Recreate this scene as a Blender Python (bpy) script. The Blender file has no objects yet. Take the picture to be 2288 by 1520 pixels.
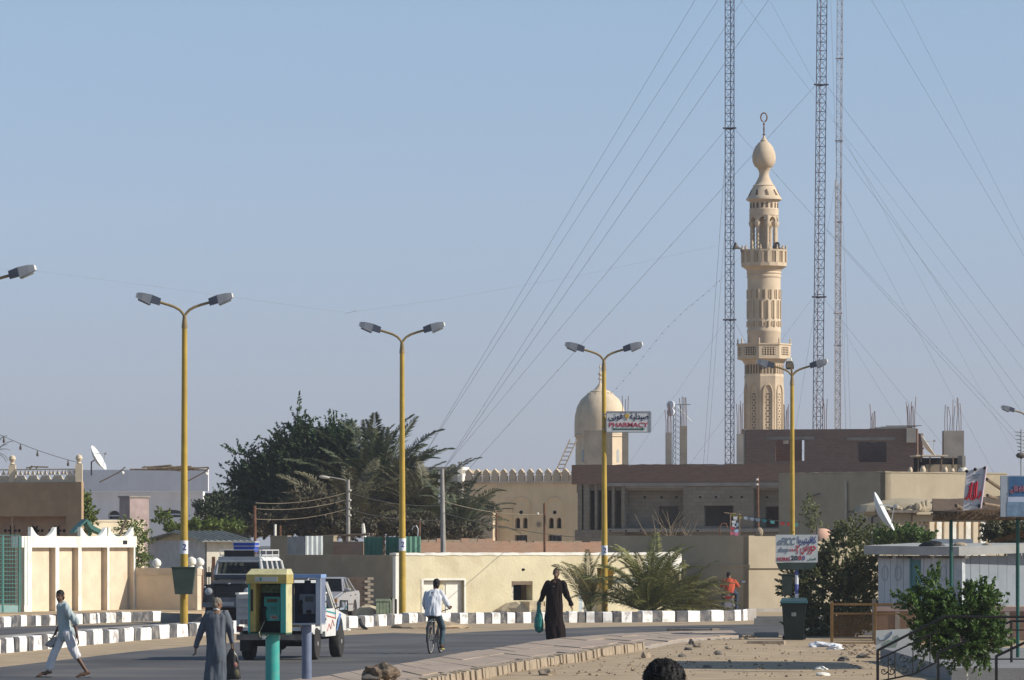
import bpy, math, random
import numpy as np
from mathutils import Vector, Matrix, noise as mnoise
R = math.radians
rng = random.Random(7)
nrg = np.random.RandomState(7)
S = bpy.context.scene
COL = S.collection
# ------------------------------------------------------------------ camera, sky, sun, exposure
HCAM, FPX = 2.6, 11000.0           # camera height (m), focal length in photo pixels
cam = bpy.data.cameras.new('camera')
cam.sensor_width = 36.0
cam.lens = 36.0 * FPX / 2288.0
cam.shift_y = (1213 - 760) / 2288.0
cam.clip_start, cam.clip_end = 1.0, 9000.0
camo = bpy.data.objects.new('camera', cam)
COL.objects.link(camo)
camo.location = (0, 0, HCAM)
camo.rotation_euler = (R(90), 0, 0)
S.camera = camo
SUN_EL, SUN_AZ = R(32), R(12)      # the sun stands to the right and a little behind the camera
sdir = Vector((math.cos(SUN_EL) * math.cos(SUN_AZ), -math.cos(SUN_EL) * math.sin(SUN_AZ), math.sin(SUN_EL)))
world = bpy.data.worlds.new('World')
S.world = world
world.use_nodes = True
wn, wl = world.node_tree.nodes, world.node_tree.links
bg = wn['Background']
sky = wn.new('ShaderNodeTexSky')
sky.sky_type = 'NISHITA'
sky.sun_disc = False
sky.sun_elevation = SUN_EL
sky.sun_rotation = R(90) + SUN_AZ
sky.altitude = 100
sky.air_density, sky.dust_density, sky.ozone_density = 1.0, 0.3, 4.0
hs = wn.new('ShaderNodeMix'); hs.data_type = 'RGBA'; hs.blend_type = 'MULTIPLY'
hs.inputs[0].default_value = 1.0
tc = wn.new('ShaderNodeTexCoord'); sx_ = wn.new('ShaderNodeSeparateXYZ'); wl.new(tc.outputs['Generated'], sx_.inputs[0])
hr = wn.new('ShaderNodeValToRGB')            # dusty air low over the horizon, the same all round
hr.color_ramp.interpolation = 'B_SPLINE'
for i, (p, c) in enumerate(((0.0, (.57, .61, .89)), (.03, (.655, .66, .925)), (.065, (.79, .765, .945)), (.12, (.95, .88, .92)), (.3, (.98, .96, .86)))):
 e = hr.color_ramp.elements[i] if i < 2 else hr.color_ramp.elements.new(p)
 e.position = p; e.color = (*c, 1)
wl.new(sx_.outputs[2], hr.inputs[0]); wl.new(hr.outputs[0], hs.inputs[7])
wl.new(sky.outputs[0], hs.inputs[6])
wl.new(hs.outputs[2], bg.inputs[0])
bg.inputs[1].default_value = 0.11
sun = bpy.data.lights.new('sun', 'SUN')
sun.energy = 4.6
sun.angle = R(0.53)
sun.color = (1.0, 0.93, 0.82)
suno = bpy.data.objects.new('sun', sun)
COL.objects.link(suno)
suno.rotation_euler = sdir.to_track_quat('Z', 'Y').to_euler()
suno.location = (60, -20, 60)
S.view_settings.view_transform = 'Standard'
S.view_settings.look = 'None'
S.view_settings.exposure = 0.25
S.view_settings.gamma = 1.0
S.view_settings.use_curve_mapping = False
HAZE_D = 0.0002
S.cycles.max_bounces = 6
S.cycles.volume_bounces = 0
S.cycles.transparent_max_bounces = 8
# ------------------------------------------------------------------ helpers
def W(px, py, Y):
 """the point at distance Y that stands at this place of the photograph"""
 return Vector(((px - 1144) / FPX * Y, Y, HCAM - (py - 1213) / FPX * Y))
def X_(px, Y): return (px - 1144) / FPX * Y
def Z_(py, Y): return HCAM - (py - 1213) / FPX * Y
def G(px, py, z=0.0):
 Y = (HCAM - z) * FPX / (py - 1213)
 return Vector((X_(px, Y), Y, z))
MATS = {}
def mat(name, col, rough=0.85, var=0.14, scale=2.5, bump=0.0, bscale=30, metal=0.0, spec=0.3, streak=0.0, dirt=None, dirt_amt=0.35, dscale=0.6, trans=0.0, patch=None):
 if name in MATS: return MATS[name]
 m = bpy.data.materials.new(name); m.use_nodes = True
 n, l = m.node_tree.nodes, m.node_tree.links
 b = n['Principled BSDF']
 b.inputs['Roughness'].default_value = rough
 b.inputs['Metallic'].default_value = metal
 b.inputs['Specular IOR Level'].default_value = spec
 geo = n.new('ShaderNodeNewGeometry')
 pos = geo.outputs['Position']
 def nz(sc, vec, det=5):
  t = n.new('ShaderNodeTexNoise'); t.inputs['Scale'].default_value = sc; t.inputs['Detail'].default_value = det
  l.new(vec, t.inputs['Vector']); return t.outputs['Fac']
 def mixc(fac, a, bcol):
  x = n.new('ShaderNodeMix'); x.data_type = 'RGBA'
  if isinstance(fac, float): x.inputs[0].default_value = fac
  else: l.new(fac, x.inputs[0])
  for i, v in ((6, a), (7, bcol)):
   if isinstance(v, tuple): x.inputs[i].default_value = (*v, 1)
   else: l.new(v, x.inputs[i])
  return x.outputs[2]
 def ramp(fac, lo, hi):
  r = n.new('ShaderNodeMapRange'); r.inputs[1].default_value = lo; r.inputs[2].default_value = hi
  l.new(fac, r.inputs[0]); return r.outputs[0]
 c = tuple(col)
 out = mixc(ramp(nz(scale, pos), 0.3, 0.7), tuple(v * (1 - var) for v in c), tuple(min(1, v * (1 + var)) for v in c))
 if dirt is not None:
  f = ramp(nz(dscale, pos, 8), 0.5, 0.75)
  mm = n.new('ShaderNodeMath'); mm.operation = 'MULTIPLY'; mm.inputs[1].default_value = dirt_amt
  l.new(f, mm.inputs[0]); out = mixc(mm.outputs[0], out, tuple(dirt))
 if streak > 0:
  mp = n.new('ShaderNodeMapping'); mp.inputs['Scale'].default_value = (1, 1, 0.08)
  l.new(pos, mp.inputs['Vector'])
  f = ramp(nz(3.0, mp.outputs['Vector'], 6), 0.5, 0.8)
  mm = n.new('ShaderNodeMath'); mm.operation = 'MULTIPLY'; mm.inputs[1].default_value = streak
  l.new(f, mm.inputs[0]); out = mixc(mm.outputs[0], out, tuple(v * 0.45 for v in c))
 if patch:                # (amount, colour, scale): ragged bare or repaired places
  f = ramp(nz(patch[2], pos, 12), .5, .565)
  f2 = ramp(nz(patch[2] * .31, pos, 6), .40, .6)
  mm = n.new('ShaderNodeMath'); mm.operation = 'MULTIPLY'; l.new(f, mm.inputs[0]); l.new(f2, mm.inputs[1])
  m2 = n.new('ShaderNodeMath'); m2.operation = 'MULTIPLY'; m2.inputs[1].default_value = patch[0]; l.new(mm.outputs[0], m2.inputs[0])
  out = mixc(m2.outputs[0], out, tuple(patch[1]))
 l.new(out, b.inputs['Base Color'])
 if bump > 0:
  bp = n.new('ShaderNodeBump'); bp.inputs['Strength'].default_value = bump; bp.inputs['Distance'].default_value = 0.02
  l.new(nz(bscale, pos, 4), bp.inputs['Height']); l.new(bp.outputs[0], b.inputs['Normal'])
 if trans > 0:
  tr = n.new('ShaderNodeBsdfTranslucent'); l.new(out, tr.inputs[0])
  ms = n.new('ShaderNodeMixShader'); ms.inputs[0].default_value = trans
  l.new(b.outputs[0], ms.inputs[1]); l.new(tr.outputs[0], ms.inputs[2])
  l.new(ms.outputs[0], n['Material Output'].inputs[0])
 MATS[name] = m
 return m
def brick_mat(name, c1, c2, mortar, ang, bw=0.25, bh=0.075, dirt=(.3, .27, .22)):
 """bricks laid along a wall that runs at ang (radians) in plan"""
 if name in MATS: return MATS[name]
 m = bpy.data.materials.new(name); m.use_nodes = True
 n, l = m.node_tree.nodes, m.node_tree.links
 b = n['Principled BSDF']; b.inputs['Roughness'].default_value = .92; b.inputs['Specular IOR Level'].default_value = .15
 geo = n.new('ShaderNodeNewGeometry')
 rot = n.new('ShaderNodeVectorRotate'); rot.rotation_type = 'Z_AXIS'; rot.inputs['Angle'].default_value = -ang
 l.new(geo.outputs['Position'], rot.inputs['Vector'])
 sp = n.new('ShaderNodeSeparateXYZ'); l.new(rot.outputs[0], sp.inputs[0])
 ad = n.new('ShaderNodeMath'); l.new(sp.outputs[0], ad.inputs[0]); l.new(sp.outputs[1], ad.inputs[1])
 cb = n.new('ShaderNodeCombineXYZ'); l.new(ad.outputs[0], cb.inputs[0]); l.new(sp.outputs[2], cb.inputs[1])
 br = n.new('ShaderNodeTexBrick')
 br.inputs['Scale'].default_value = 1; br.inputs['Brick Width'].default_value = bw; br.inputs['Row Height'].default_value = bh
 br.inputs['Mortar Size'].default_value = .008; br.inputs['Bias'].default_value = 0
 br.inputs['Color1'].default_value = (*c1, 1); br.inputs['Color2'].default_value = (*c2, 1); br.inputs['Mortar'].default_value = (*mortar, 1)
 l.new(cb.outputs[0], br.inputs['Vector'])
 t = n.new('ShaderNodeTexNoise'); t.inputs['Scale'].default_value = .7; t.inputs['Detail'].default_value = 8
 l.new(geo.outputs['Position'], t.inputs['Vector'])
 mr = n.new('ShaderNodeMapRange'); mr.inputs[1].default_value = .45; mr.inputs[2].default_value = .8; mr.inputs[4].default_value = .55
 l.new(t.outputs[0], mr.inputs[0])
 mx = n.new('ShaderNodeMix'); mx.data_type = 'RGBA'; l.new(mr.outputs[0], mx.inputs[0]); l.new(br.outputs[0], mx.inputs[6]); mx.inputs[7].default_value = (*dirt, 1)
 l.new(mx.outputs[2], b.inputs['Base Color'])
 bp = n.new('ShaderNodeBump'); bp.inputs['Strength'].default_value = .5; bp.inputs['Distance'].default_value = .01
 l.new(br.outputs['Fac'], bp.inputs['Height']); bp.invert = True; l.new(bp.outputs[0], b.inputs['Normal'])
 MATS[name] = m
 return m
def glass_mat(name, col=(.02, .025, .03), rough=.08):
 m = mat(name, col, rough=rough, var=.2, spec=.6)
 return m
class M:
 """collects shapes; one M becomes one mesh object"""
 def __init__(s): s.v = []; s.f = []
 def add(s, vs, fs):
  o = len(s.v); s.v.extend([tuple(p) for p in vs]); s.f.extend([tuple(o + i for i in f) for f in fs]); return s
 def hexa(s, p):           # 8 points: bottom ring 0-3 (ccw from above), top ring 4-7
  return s.add(p, [(3, 2, 1, 0), (4, 5, 6, 7), (0, 1, 5, 4), (1, 2, 6, 5), (2, 3, 7, 6), (3, 0, 4, 7)])
 def box(s, x0, x1, y0, y1, z0, z1, taper=0):
  t = taper
  return s.hexa([(x0, y0, z0), (x1, y0, z0), (x1, y1, z0), (x0, y1, z0), (x0 + t, y0 + t, z1), (x1 - t, y0 + t, z1), (x1 - t, y1 - t, z1), (x0 + t, y1 - t, z1)])
 def obox(s, o, a, b, a0, a1, b0, b1, z0, z1):   # box along plan directions a, b from point o
  P = lambda u, w, z: (o[0] + a[0] * u + b[0] * w, o[1] + a[1] * u + b[1] * w, z)
  return s.hexa([P(a0, b0, z0), P(a1, b0, z0), P(a1, b1, z0), P(a0, b1, z0), P(a0, b0, z1), P(a1, b0, z1), P(a1, b1, z1), P(a0, b1, z1)])
 def tube(s, pts, r, seg=8, cap=True):
  pts = [Vector(p) for p in pts]; n = len(pts)
  rs = r if isinstance(r, (list, tuple)) else [r] * n
  o = len(s.v); up = None
  for i, p in enumerate(pts):
   t = (pts[min(i + 1, n - 1)] - pts[max(i - 1, 0)]).normalized()
   if up is None:
    up = Vector((0, 0, 1)) if abs(t.z) < .9 else Vector((1, 0, 0))
   a = t.cross(up).normalized(); b = a.cross(t).normalized(); up = b
   for k in range(seg):
    q = 2 * math.pi * k / seg
    s.v.append(tuple(p + (a * math.cos(q) + b * math.sin(q)) * rs[i]))
  for i in range(n - 1):
   for k in range(seg):
    k2 = (k + 1) % seg
    s.f.append((o + i * seg + k, o + i * seg + k2, o + (i + 1) * seg + k2, o + (i + 1) * seg + k))
  if cap:
   s.f.append(tuple(o + k for k in range(seg))[::-1]); s.f.append(tuple(o + (n - 1) * seg + k for k in range(seg)))
  return s
 def lathe(s, prof, c, seg=16, phase=0.0, sx=1.0, sy=1.0):   # prof: (r, z) from bottom to top round the upright axis at c
  o = len(s.v)
  for r, z in prof:
   for k in range(seg):
    q = 2 * math.pi * k / seg + phase
    s.v.append((c[0] + r * math.cos(q) * sx, c[1] + r * math.sin(q) * sy, c[2] + z))
  for i in range(len(prof) - 1):
   for k in range(seg):
    k2 = (k + 1) % seg
    s.f.append((o + i * seg + k, o + i * seg + k2, o + (i + 1) * seg + k2, o + (i + 1) * seg + k))
  s.f.append(tuple(o + k for k in range(seg))[::-1]); s.f.append(tuple(o + (len(prof) - 1) * seg + k for k in range(seg)))
  return s
 def ell(s, c, r, seg=12, rings=8, rot=None):
  o = len(s.v); c = Vector(c)
  if not isinstance(r, (tuple, list)): r = (r, r, r)
  pts = [Vector((0, 0, -r[2]))]
  for i in range(1, rings):
   p = math.pi * i / rings - math.pi / 2
   for k in range(seg):
    q = 2 * math.pi * k / seg
    pts.append(Vector((r[0] * math.cos(p) * math.cos(q), r[1] * math.cos(p) * math.sin(q), r[2] * math.sin(p))))
  pts.append(Vector((0, 0, r[2])))
  for p in pts:
   if rot is not None: p = rot @ p
   s.v.append(tuple(c + p))
  for k in range(seg):
   k2 = (k + 1) % seg
   s.f.append((o, o + 1 + k2, o + 1 + k))
   for i in range(rings - 2):
    a = o + 1 + i * seg
    s.f.append((a + k, a + k2, a + seg + k2, a + seg + k))
   a = o + 1 + (rings - 2) * seg
   s.f.append((a + k, a + k2, o + len(pts) - 1))
  return s
 def cap(s, p0, p1, r0, r1=None, seg=10):     # a limb: rounded, tapering
  r1 = r0 if r1 is None else r1
  p0, p1 = Vector(p0), Vector(p1); d = p1 - p0; L = d.length or 1e-6; t = d / L
  pts, rs = [], []
  for a in (80, 50, 20): pts.append(p0 - t * r0 * math.sin(R(a))); rs.append(r0 * math.cos(R(a)))
  for a in (20, 50, 80): pts.append(p1 + t * r1 * math.sin(R(a))); rs.append(r1 * math.cos(R(a)))
  return s.tube(pts, rs, seg)
 def prism(s, poly, o, a, up, nrm, d0, d1):   # poly (u, w) in plane o + a*u + up*w, thick from d0 to d1 along nrm
  o, a, up, nrm = Vector(o), Vector(a), Vector(up), Vector(nrm); n = len(poly); b = len(s.v)
  for d in (d0, d1):
   for u, w in poly: s.v.append(tuple(o + a * u + up * w + nrm * d))
  s.f.append(tuple(b + i for i in range(n))[::-1]); s.f.append(tuple(b + n + i for i in range(n)))
  for i in range(n):
   j = (i + 1) % n
   s.f.append((b + i, b + j, b + n + j, b + n + i))
  return s
def base_of(p):
 v = Vector((0, 0, 0))
 while p is not None: v += Vector(p.location); p = p.parent
 return v
def props(o, label=None, cat=None, group=None, kind=None):
 for k, v in (('label', label), ('category', cat), ('group', group), ('kind', kind)):
  if v: o[k] = v
 return o
def mesh_from(m, smooth=35):
 me = bpy.data.meshes.new('mesh'); me.from_pydata(m.v, [], m.f); me.validate(); me.update()
 if smooth:
  me.polygons.foreach_set('use_smooth', [True] * len(me.polygons)); me.set_sharp_from_angle(angle=R(smooth))
 return me
def obj(name, m, material, parent=None, local=False, label=None, smooth=35, kind=None, fixn=False):
 if isinstance(m, M):
  if parent is not None and not local:
   b = base_of(parent); m.v = [(x - b.x, y - b.y, z - b.z) for x, y, z in m.v]
  me = mesh_from(m, smooth)
 else: me = m
 if fixn:
  import bmesh
  bm = bmesh.new(); bm.from_mesh(me); bmesh.ops.recalc_face_normals(bm, faces=bm.faces); bm.to_mesh(me); bm.free()
 me.name = name
 o = bpy.data.objects.new(name, me); COL.objects.link(o)
 if material: me.materials.clear(); me.materials.append(material)
 if parent is not None: o.parent = parent
 if label: o['label'] = label
 if kind: o['kind'] = kind
 return o
def thing(name, label, cat, loc=(0, 0, 0), rotz=0.0, group=None):
 o = bpy.data.objects.new(name, None); COL.objects.link(o)
 o.location = loc; o.rotation_euler = (0, 0, rotz); o.empty_display_size = .2
 return props(o, label, cat, group)
def lone(name, m, material, label, cat, group=None, loc=None, smooth=35):
 """a thing that is one mesh"""
 if loc is not None:
  loc = Vector(loc); m.v = [(x - loc.x, y - loc.y, z - loc.z) for x, y, z in m.v]
 o = obj(name, m, material, smooth=smooth)
 if loc is not None: o.location = loc
 return props(o, label, cat, group)
def struct(name, m, material, smooth=35):
 o = obj(name, m, material, smooth=smooth); o['kind'] = 'structure'; return o
def copy_tree(o, parent=None):
 c = o.copy(); COL.objects.link(c)
 if parent is not None: c.parent = parent
 for ch in o.children: copy_tree(ch, c)
 return c
def text_part(name, body, size, material, parent, loc, rx=90, rz=0, width=None, extr=.004, bold=0.0, shear=0, align='CENTER', local=False, squash=None):
 c = bpy.data.curves.new('lettering', 'FONT'); c.body = body; c.size = size; c.extrude = extr; c.offset = bold; c.shear = shear
 c.align_x = align; c.align_y = 'CENTER'; c.resolution_u = 3
 t = bpy.data.objects.new('tmp', c); COL.objects.link(t)
 dg = bpy.context.evaluated_depsgraph_get()
 me = bpy.data.meshes.new_from_object(t.evaluated_get(dg))
 bpy.data.objects.remove(t)
 co = np.empty(len(me.vertices) * 3, 'f'); me.vertices.foreach_get('co', co); co = co.reshape(-1, 3)
 if width and len(co):
  w = co[:, 0].max() - co[:, 0].min(); k = width / max(w, 1e-6)
  co[:, 0] *= k
  if squash is None: co[:, 1] *= k
 if squash and len(co):
  h = co[:, 1].max() - co[:, 1].min(); co[:, 1] = (co[:, 1] - co[:, 1].min()) * squash / max(h, 1e-6) - squash / 2
 me.vertices.foreach_set('co', co.ravel()); me.update()
 o = obj(name, me, material)
 o.parent = parent
 loc = Vector(loc)
 o.location = loc if local else loc - base_of(parent)
 o.rotation_euler = (R(rx), 0, R(rz))
 return o
# foliage: many small leaf faces in one mesh
def leaves(cen, dirs, nor, ln, wd):
 """rhombic leaves: arrays of centres, directions, side vectors, lengths, widths"""
 n = len(cen); side = np.cross(dirs, nor); side /= np.linalg.norm(side, axis=1, keepdims=True) + 1e-9
 v = np.empty((n, 4, 3)); h = ln[:, None] * .5; w = wd[:, None] * .5
 bend = np.cross(side, dirs) * (ln * .12)[:, None]
 v[:, 0] = cen - dirs * h; v[:, 1] = cen + side * w + bend; v[:, 2] = cen + dirs * h; v[:, 3] = cen - side * w + bend
 me = bpy.data.meshes.new('foliage')
 me.vertices.add(n * 4); me.vertices.foreach_set('co', v.reshape(-1).astype('f'))
 me.loops.add(n * 4); me.loops.foreach_set('vertex_index', np.arange(n * 4, dtype='i'))
 me.polygons.add(n); me.polygons.foreach_set('loop_start', np.arange(0, n * 4, 4, dtype='i'))
 me.update(calc_edges=True); me.validate()
 return me
def rdir(n):
 d = nrg.normal(size=(n, 3)); return d / np.linalg.norm(d, axis=1, keepdims=True)
def crown(blobs, n_sprig, per, sprig_len, leaf, up=.5, seed=1, base=None, hollow=.55, spread=.35, aspect=.5):
 """blobs: (centre, radii); sprigs stand on and in them and point outward, each with leaves round its axis"""
 global nrg
 nrg = np.random.RandomState(seed)
 vol = np.array([b[1][0] * b[1][1] * b[1][2] for b in blobs]) ** .7; pick = nrg.choice(len(blobs), n_sprig, p=vol / vol.sum())
 c = np.array([b[0] for b in blobs])[pick]; r = np.array([b[1] for b in blobs])[pick]
 d = rdir(n_sprig); rad = hollow + (1 - hollow) * nrg.rand(n_sprig) ** .6
 p = c + d * r * rad[:, None]
 ax = d * r; ax /= np.linalg.norm(ax, axis=1, keepdims=True); ax = ax + np.array([0, 0, up]) + rdir(n_sprig) * .35; ax /= np.linalg.norm(ax, axis=1, keepdims=True)
 L = sprig_len * (.5 + nrg.rand(n_sprig))
 t = nrg.rand(n_sprig, per)
 P = p[:, None] + ax[:, None] * (L[:, None] * t)[..., None] + nrg.normal(size=(n_sprig, per, 3)) * (spread * sprig_len * (1.05 - t))[..., None] * .5
 P = P.reshape(-1, 3); N = len(P)
 D = np.repeat(ax, per, axis=0) * .8 + rdir(N); D /= np.linalg.norm(D, axis=1, keepdims=True)
 ln = leaf * (.6 + .8 * nrg.rand(N))
 if base is not None: P = P - np.array(base)
 return leaves(P, D, rdir(N), ln, ln * aspect)
def leaf_mat(name, col, trans=.25, var=.5):
 m = mat(name, col, rough=.6, var=var, scale=9, spec=.35, trans=trans)
 return m
def frond_mesh(L, droop, n=34, lw=.04, ll=.42, seed=0, curl=0.0):
 """one feather-shaped palm leaf lying along +x from the origin, rising then drooping"""
 r = random.Random(seed); m = M(); pts = []; x = z = 0; a = R(8)
 N = 14
 for i in range(N + 1):
  pts.append(Vector((x, curl * (i / N) ** 2 * L, z))); a -= droop / N * (i / N) * 1.9
  x += math.cos(a) * L / N; z += math.sin(a) * L / N
 m.tube(pts, [.035 * (1 - .85 * i / N) for i in range(N + 1)], 4)
 for i in range(n):
  t = .16 + .84 * i / n; f = t * N; k = min(int(f), N - 1); p = pts[k].lerp(pts[k + 1], f - k); tg = (pts[k + 1] - pts[k]).normalized()
  l = ll * (math.sin(math.pi * min(1, .18 + t * .82)) ** .7 * .85 + .2) * r.uniform(.8, 1.15)
  for sd in (-1, 1):
   d = (tg * r.uniform(.5, .85) + Vector((0, sd * r.uniform(.75, 1.0), r.uniform(-.1, .5)))).normalized()
   wv = d.cross(Vector((0, 0, 1))).normalized() * lw * .5
   q = p + d * l * .45 + Vector((0, 0, .01)); e = p + d * l + Vector((0, 0, -l * .18))
   m.add([p, q + wv, e, q - wv], [(0, 1, 2, 3)])
 return mesh_from(m, 0)
def palm(name, label, base, n, meshes, material, trunk_h, el0, el1, seed, group=None, trunk_r=.2, scale=1.0, azs=None, cat='palm'):
 r = random.Random(seed)
 t = thing(name, label, cat, base, group=group)
 if trunk_h > .05:
  m = M(); k = max(4, int(trunk_h / .25)); pts = []; rs = []
  for i in range(k * 2 + 1):
   pts.append((0, 0, trunk_h * i / (k * 2))); rs.append(trunk_r * (1.12 if i % 2 else .92))
  obj('trunk', m.tube(pts, rs, 9), mat('palm trunk', (.16, .115, .075), var=.4, scale=12), t, 1)
 for i in range(n):
  me = meshes[r.randrange(len(meshes))]
  o = bpy.data.objects.new('frond', me); COL.objects.link(o); o.parent = t
  if not me.materials: me.materials.append(material)
  az = (i / n * 2 * math.pi * 5.3 + r.uniform(-.3, .3)) if azs is None else R(azs[i % len(azs)] + r.uniform(-16, 16))
  el = el0 + (el1 - el0) * ((i + .5) / n) ** .9 + r.uniform(-.1, .1)
  o.location = (r.uniform(-.1, .1), r.uniform(-.1, .1), trunk_h + r.uniform(-.15, .05) * (trunk_h > .05))
  o.rotation_euler = (r.uniform(-.5, .5), -el, az); s = scale * r.uniform(.8, 1.1); o.scale = (s, s, s)
 return t
# ------------------------------------------------------------------ walls along a line of the plan
class Face:
 """a wall line through the point seen at px at distance Y, running to the right at ang degrees; n is its outward side"""
 def __init__(s, px, Y, ang):
  s.C = (X_(px, Y), Y); a = R(ang); s.a = a
  s.d = (math.cos(a), math.sin(a)); s.n = (math.sin(a), -math.cos(a))
 def t(s, px):
  k = (px - 1144) / FPX
  return (k * s.C[1] - s.C[0]) / (s.d[0] - k * s.d[1])
 def Y(s, t): return s.C[1] + s.d[1] * t
 def z(s, py, t=0): return Z_(py, s.Y(t))
 def P(s, t, n=0, z=0): return Vector((s.C[0] + s.d[0] * t + s.n[0] * n, s.C[1] + s.d[1] * t + s.n[1] * n, z))
 def box(s, m, t0, t1, n0, n1, z0, z1): return m.obox(s.C, s.d, s.n, t0, t1, n0, n1, z0, z1)
 def pbox(s, m, px0, px1, n0, n1, py0, py1):     # the same from photo pixels (py0 above py1)
  a, b = s.t(px0), s.t(px1); q = (a + b) / 2
  return s.box(m, a, b, n0, n1, s.z(py1, q), s.z(py0, q))
 def hole(s, px0, px1, py0, py1):
  a, b = s.t(px0), s.t(px1); q = (a + b) / 2
  return (a, b, s.z(py1, q), s.z(py0, q))
 def wall(s, m, t0, t1, z0, z1, holes=(), th=.25, n0=0.0):
  ts = sorted({t0, t1} | {h[0] for h in holes} | {h[1] for h in holes}); zs = sorted({z0, z1} | {h[2] for h in holes} | {h[3] for h in holes})
  ts = [t for t in ts if t0 - 1e-6 <= t <= t1 + 1e-6]; zs = [z for z in zs if z0 - 1e-6 <= z <= z1 + 1e-6]
  def solid(i, j):
   if i < 0 or j < 0 or i >= len(ts) - 1 or j >= len(zs) - 1: return False
   a, b = (ts[i] + ts[i + 1]) / 2, (zs[j] + zs[j + 1]) / 2
   return not any(h[0] < a < h[1] and h[2] < b < h[3] for h in holes)
  for i in range(len(ts) - 1):
   for j in range(len(zs) - 1):
    if not solid(i, j): continue
    a, b, c, e = ts[i], ts[i + 1], zs[j], zs[j + 1]; f, g = n0, n0 - th
    P = s.P
    m.add([P(a, f, c), P(b, f, c), P(b, f, e), P(a, f, e)], [(0, 1, 2, 3)])
    m.add([P(a, g, c), P(b, g, c), P(b, g, e), P(a, g, e)], [(3, 2, 1, 0)])
    if not solid(i - 1, j): m.add([P(a, g, c), P(a, f, c), P(a, f, e), P(a, g, e)], [(0, 1, 2, 3)])
    if not solid(i + 1, j): m.add([P(b, f, c), P(b, g, c), P(b, g, e), P(b, f, e)], [(0, 1, 2, 3)])
    if not solid(i, j - 1): m.add([P(a, g, c), P(b, g, c), P(b, f, c), P(a, f, c)], [(0, 1, 2, 3)])
    if not solid(i, j + 1): m.add([P(a, f, e), P(b, f, e), P(b, g, e), P(a, g, e)], [(0, 1, 2, 3)])
  return m
 def tx(s): return math.degrees(s.a)
# colours
c_sand = mat('sand', (.41, .31, .195), patch=(.5, (.27, .20, .13), 2.6), var=.2, scale=1.3, bump=.9, bscale=5, dirt=(.30, .235, .16), dirt_amt=.6, dscale=.5)
c_asph = mat('asphalt', (.098, .096, .097), patch=(.55, (.055, .053, .052), .28), var=.24, scale=.22, bump=.3, bscale=40, rough=.8, dirt=(.20, .175, .145), dirt_amt=.65, dscale=.3, spec=.25, streak=0)
c_white = mat('white kerb paint', (.82, .81, .78), patch=(.9, (.36, .33, .30), 4.5), var=.05, scale=5, bump=.3, bscale=18, dirt=(.38, .34, .29), dirt_amt=.7, dscale=3.2)
c_black = mat('black kerb paint', (.085, .085, .09), patch=(.8, (.27, .25, .22), 4.0), var=.3, scale=5, bump=.3, bscale=18, dirt=(.27, .24, .21), dirt_amt=.75, dscale=2.6)
c_conc = mat('grey concrete', (.30, .275, .245), var=.16, scale=1.5, bump=.4, bscale=20, dirt=(.2, .18, .15), dirt_amt=.5)
c_slab = mat('pavement slab', (.36, .285, .23), patch=(.6, (.40, .31, .205), 1.1), var=.18, scale=1.2, bump=.4, bscale=14, dirt=(.40, .32, .22), dirt_amt=.5, dscale=.9)
c_stone = mat('pale kerb stone', (.32, .255, .18), var=.22, scale=5, bump=.5, bscale=12, dirt=(.27, .20, .13), dirt_amt=.5, dscale=3)
c_cream = mat('cream plaster', (.655, .585, .395), patch=(.5, (.52, .43, .27), 1.3), var=.09, scale=1.1, bump=.5, bscale=9, dirt=(.52, .43, .27), dirt_amt=.5, dscale=.8, streak=.12)
c_offw = mat('white limewash', (.80, .78, .70), patch=(.45, (.55, .48, .36), 2.2), var=.07, scale=2, bump=.4, bscale=12, streak=.1)
c_peach = mat('sandy render', (.68, .56, .41), patch=(.4, (.54, .42, .28), 1.1), var=.10, scale=2.2, bump=.6, bscale=25, streak=.12)
c_brownw = mat('brown render', (.40, .275, .165), patch=(.4, (.30, .20, .12), 1.0), var=.10, scale=1.6, bump=.5, bscale=20, streak=.15)
c_mosque = mat('mosque plaster', (.78, .60, .37), patch=(.35, (.55, .42, .27), .7), var=.07, scale=1.1, bump=.3, bscale=14, streak=.2)
c_minar = mat('minaret plaster', (.60, .475, .335), patch=(.5, (.46, .35, .235), .9), var=.12, scale=1.0, bump=.3, bscale=10, streak=.15)
c_dome = mat('dome plaster', (.64, .52, .37), patch=(.5, (.46, .36, .25), 1.0), var=.1, scale=1.0, bump=.3, bscale=8, streak=.4)
c_plast = mat('drab cement plaster', (.38, .32, .225), patch=(.5, (.30, .25, .17), .9), var=.12, scale=.9, bump=.4, bscale=14, streak=.1, dirt=(.29, .24, .165), dirt_amt=.6)
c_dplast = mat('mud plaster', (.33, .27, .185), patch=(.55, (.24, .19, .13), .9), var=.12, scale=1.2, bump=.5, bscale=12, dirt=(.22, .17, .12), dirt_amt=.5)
c_cemgrey = mat('bare cement block', (.27, .235, .19), streak=.3, var=.16, scale=1.5, bump=.5, bscale=9, dirt=(.2, .18, .16), dirt_amt=.5)
c_bluew = mat('bluish white limewash', (.80, .79, .80), var=.05, scale=1, bump=.3, bscale=10, streak=.18)
c_dark = mat('dark void', (.012, .012, .012), var=.2)  # near-black paints the darkness inside holes and openings
c_wood = mat('weathered wood', (.19, .14, .095), var=.3, scale=9)
c_post = mat('grey concrete pole', (.33, .31, .28), var=.15, scale=4, streak=.25)
c_rust = mat('rusty steel', (.17, .085, .05), var=.35, scale=8)
c_black_m = mat('black painted steel', (.012, .012, .014), rough=.5, var=.3, scale=8)
c_steel = mat('galvanised steel', (.34, .35, .36), rough=.5, metal=.4, var=.15)
c_stick = mat('dry sticks', (.20, .155, .10), var=.4, scale=14)
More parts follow.
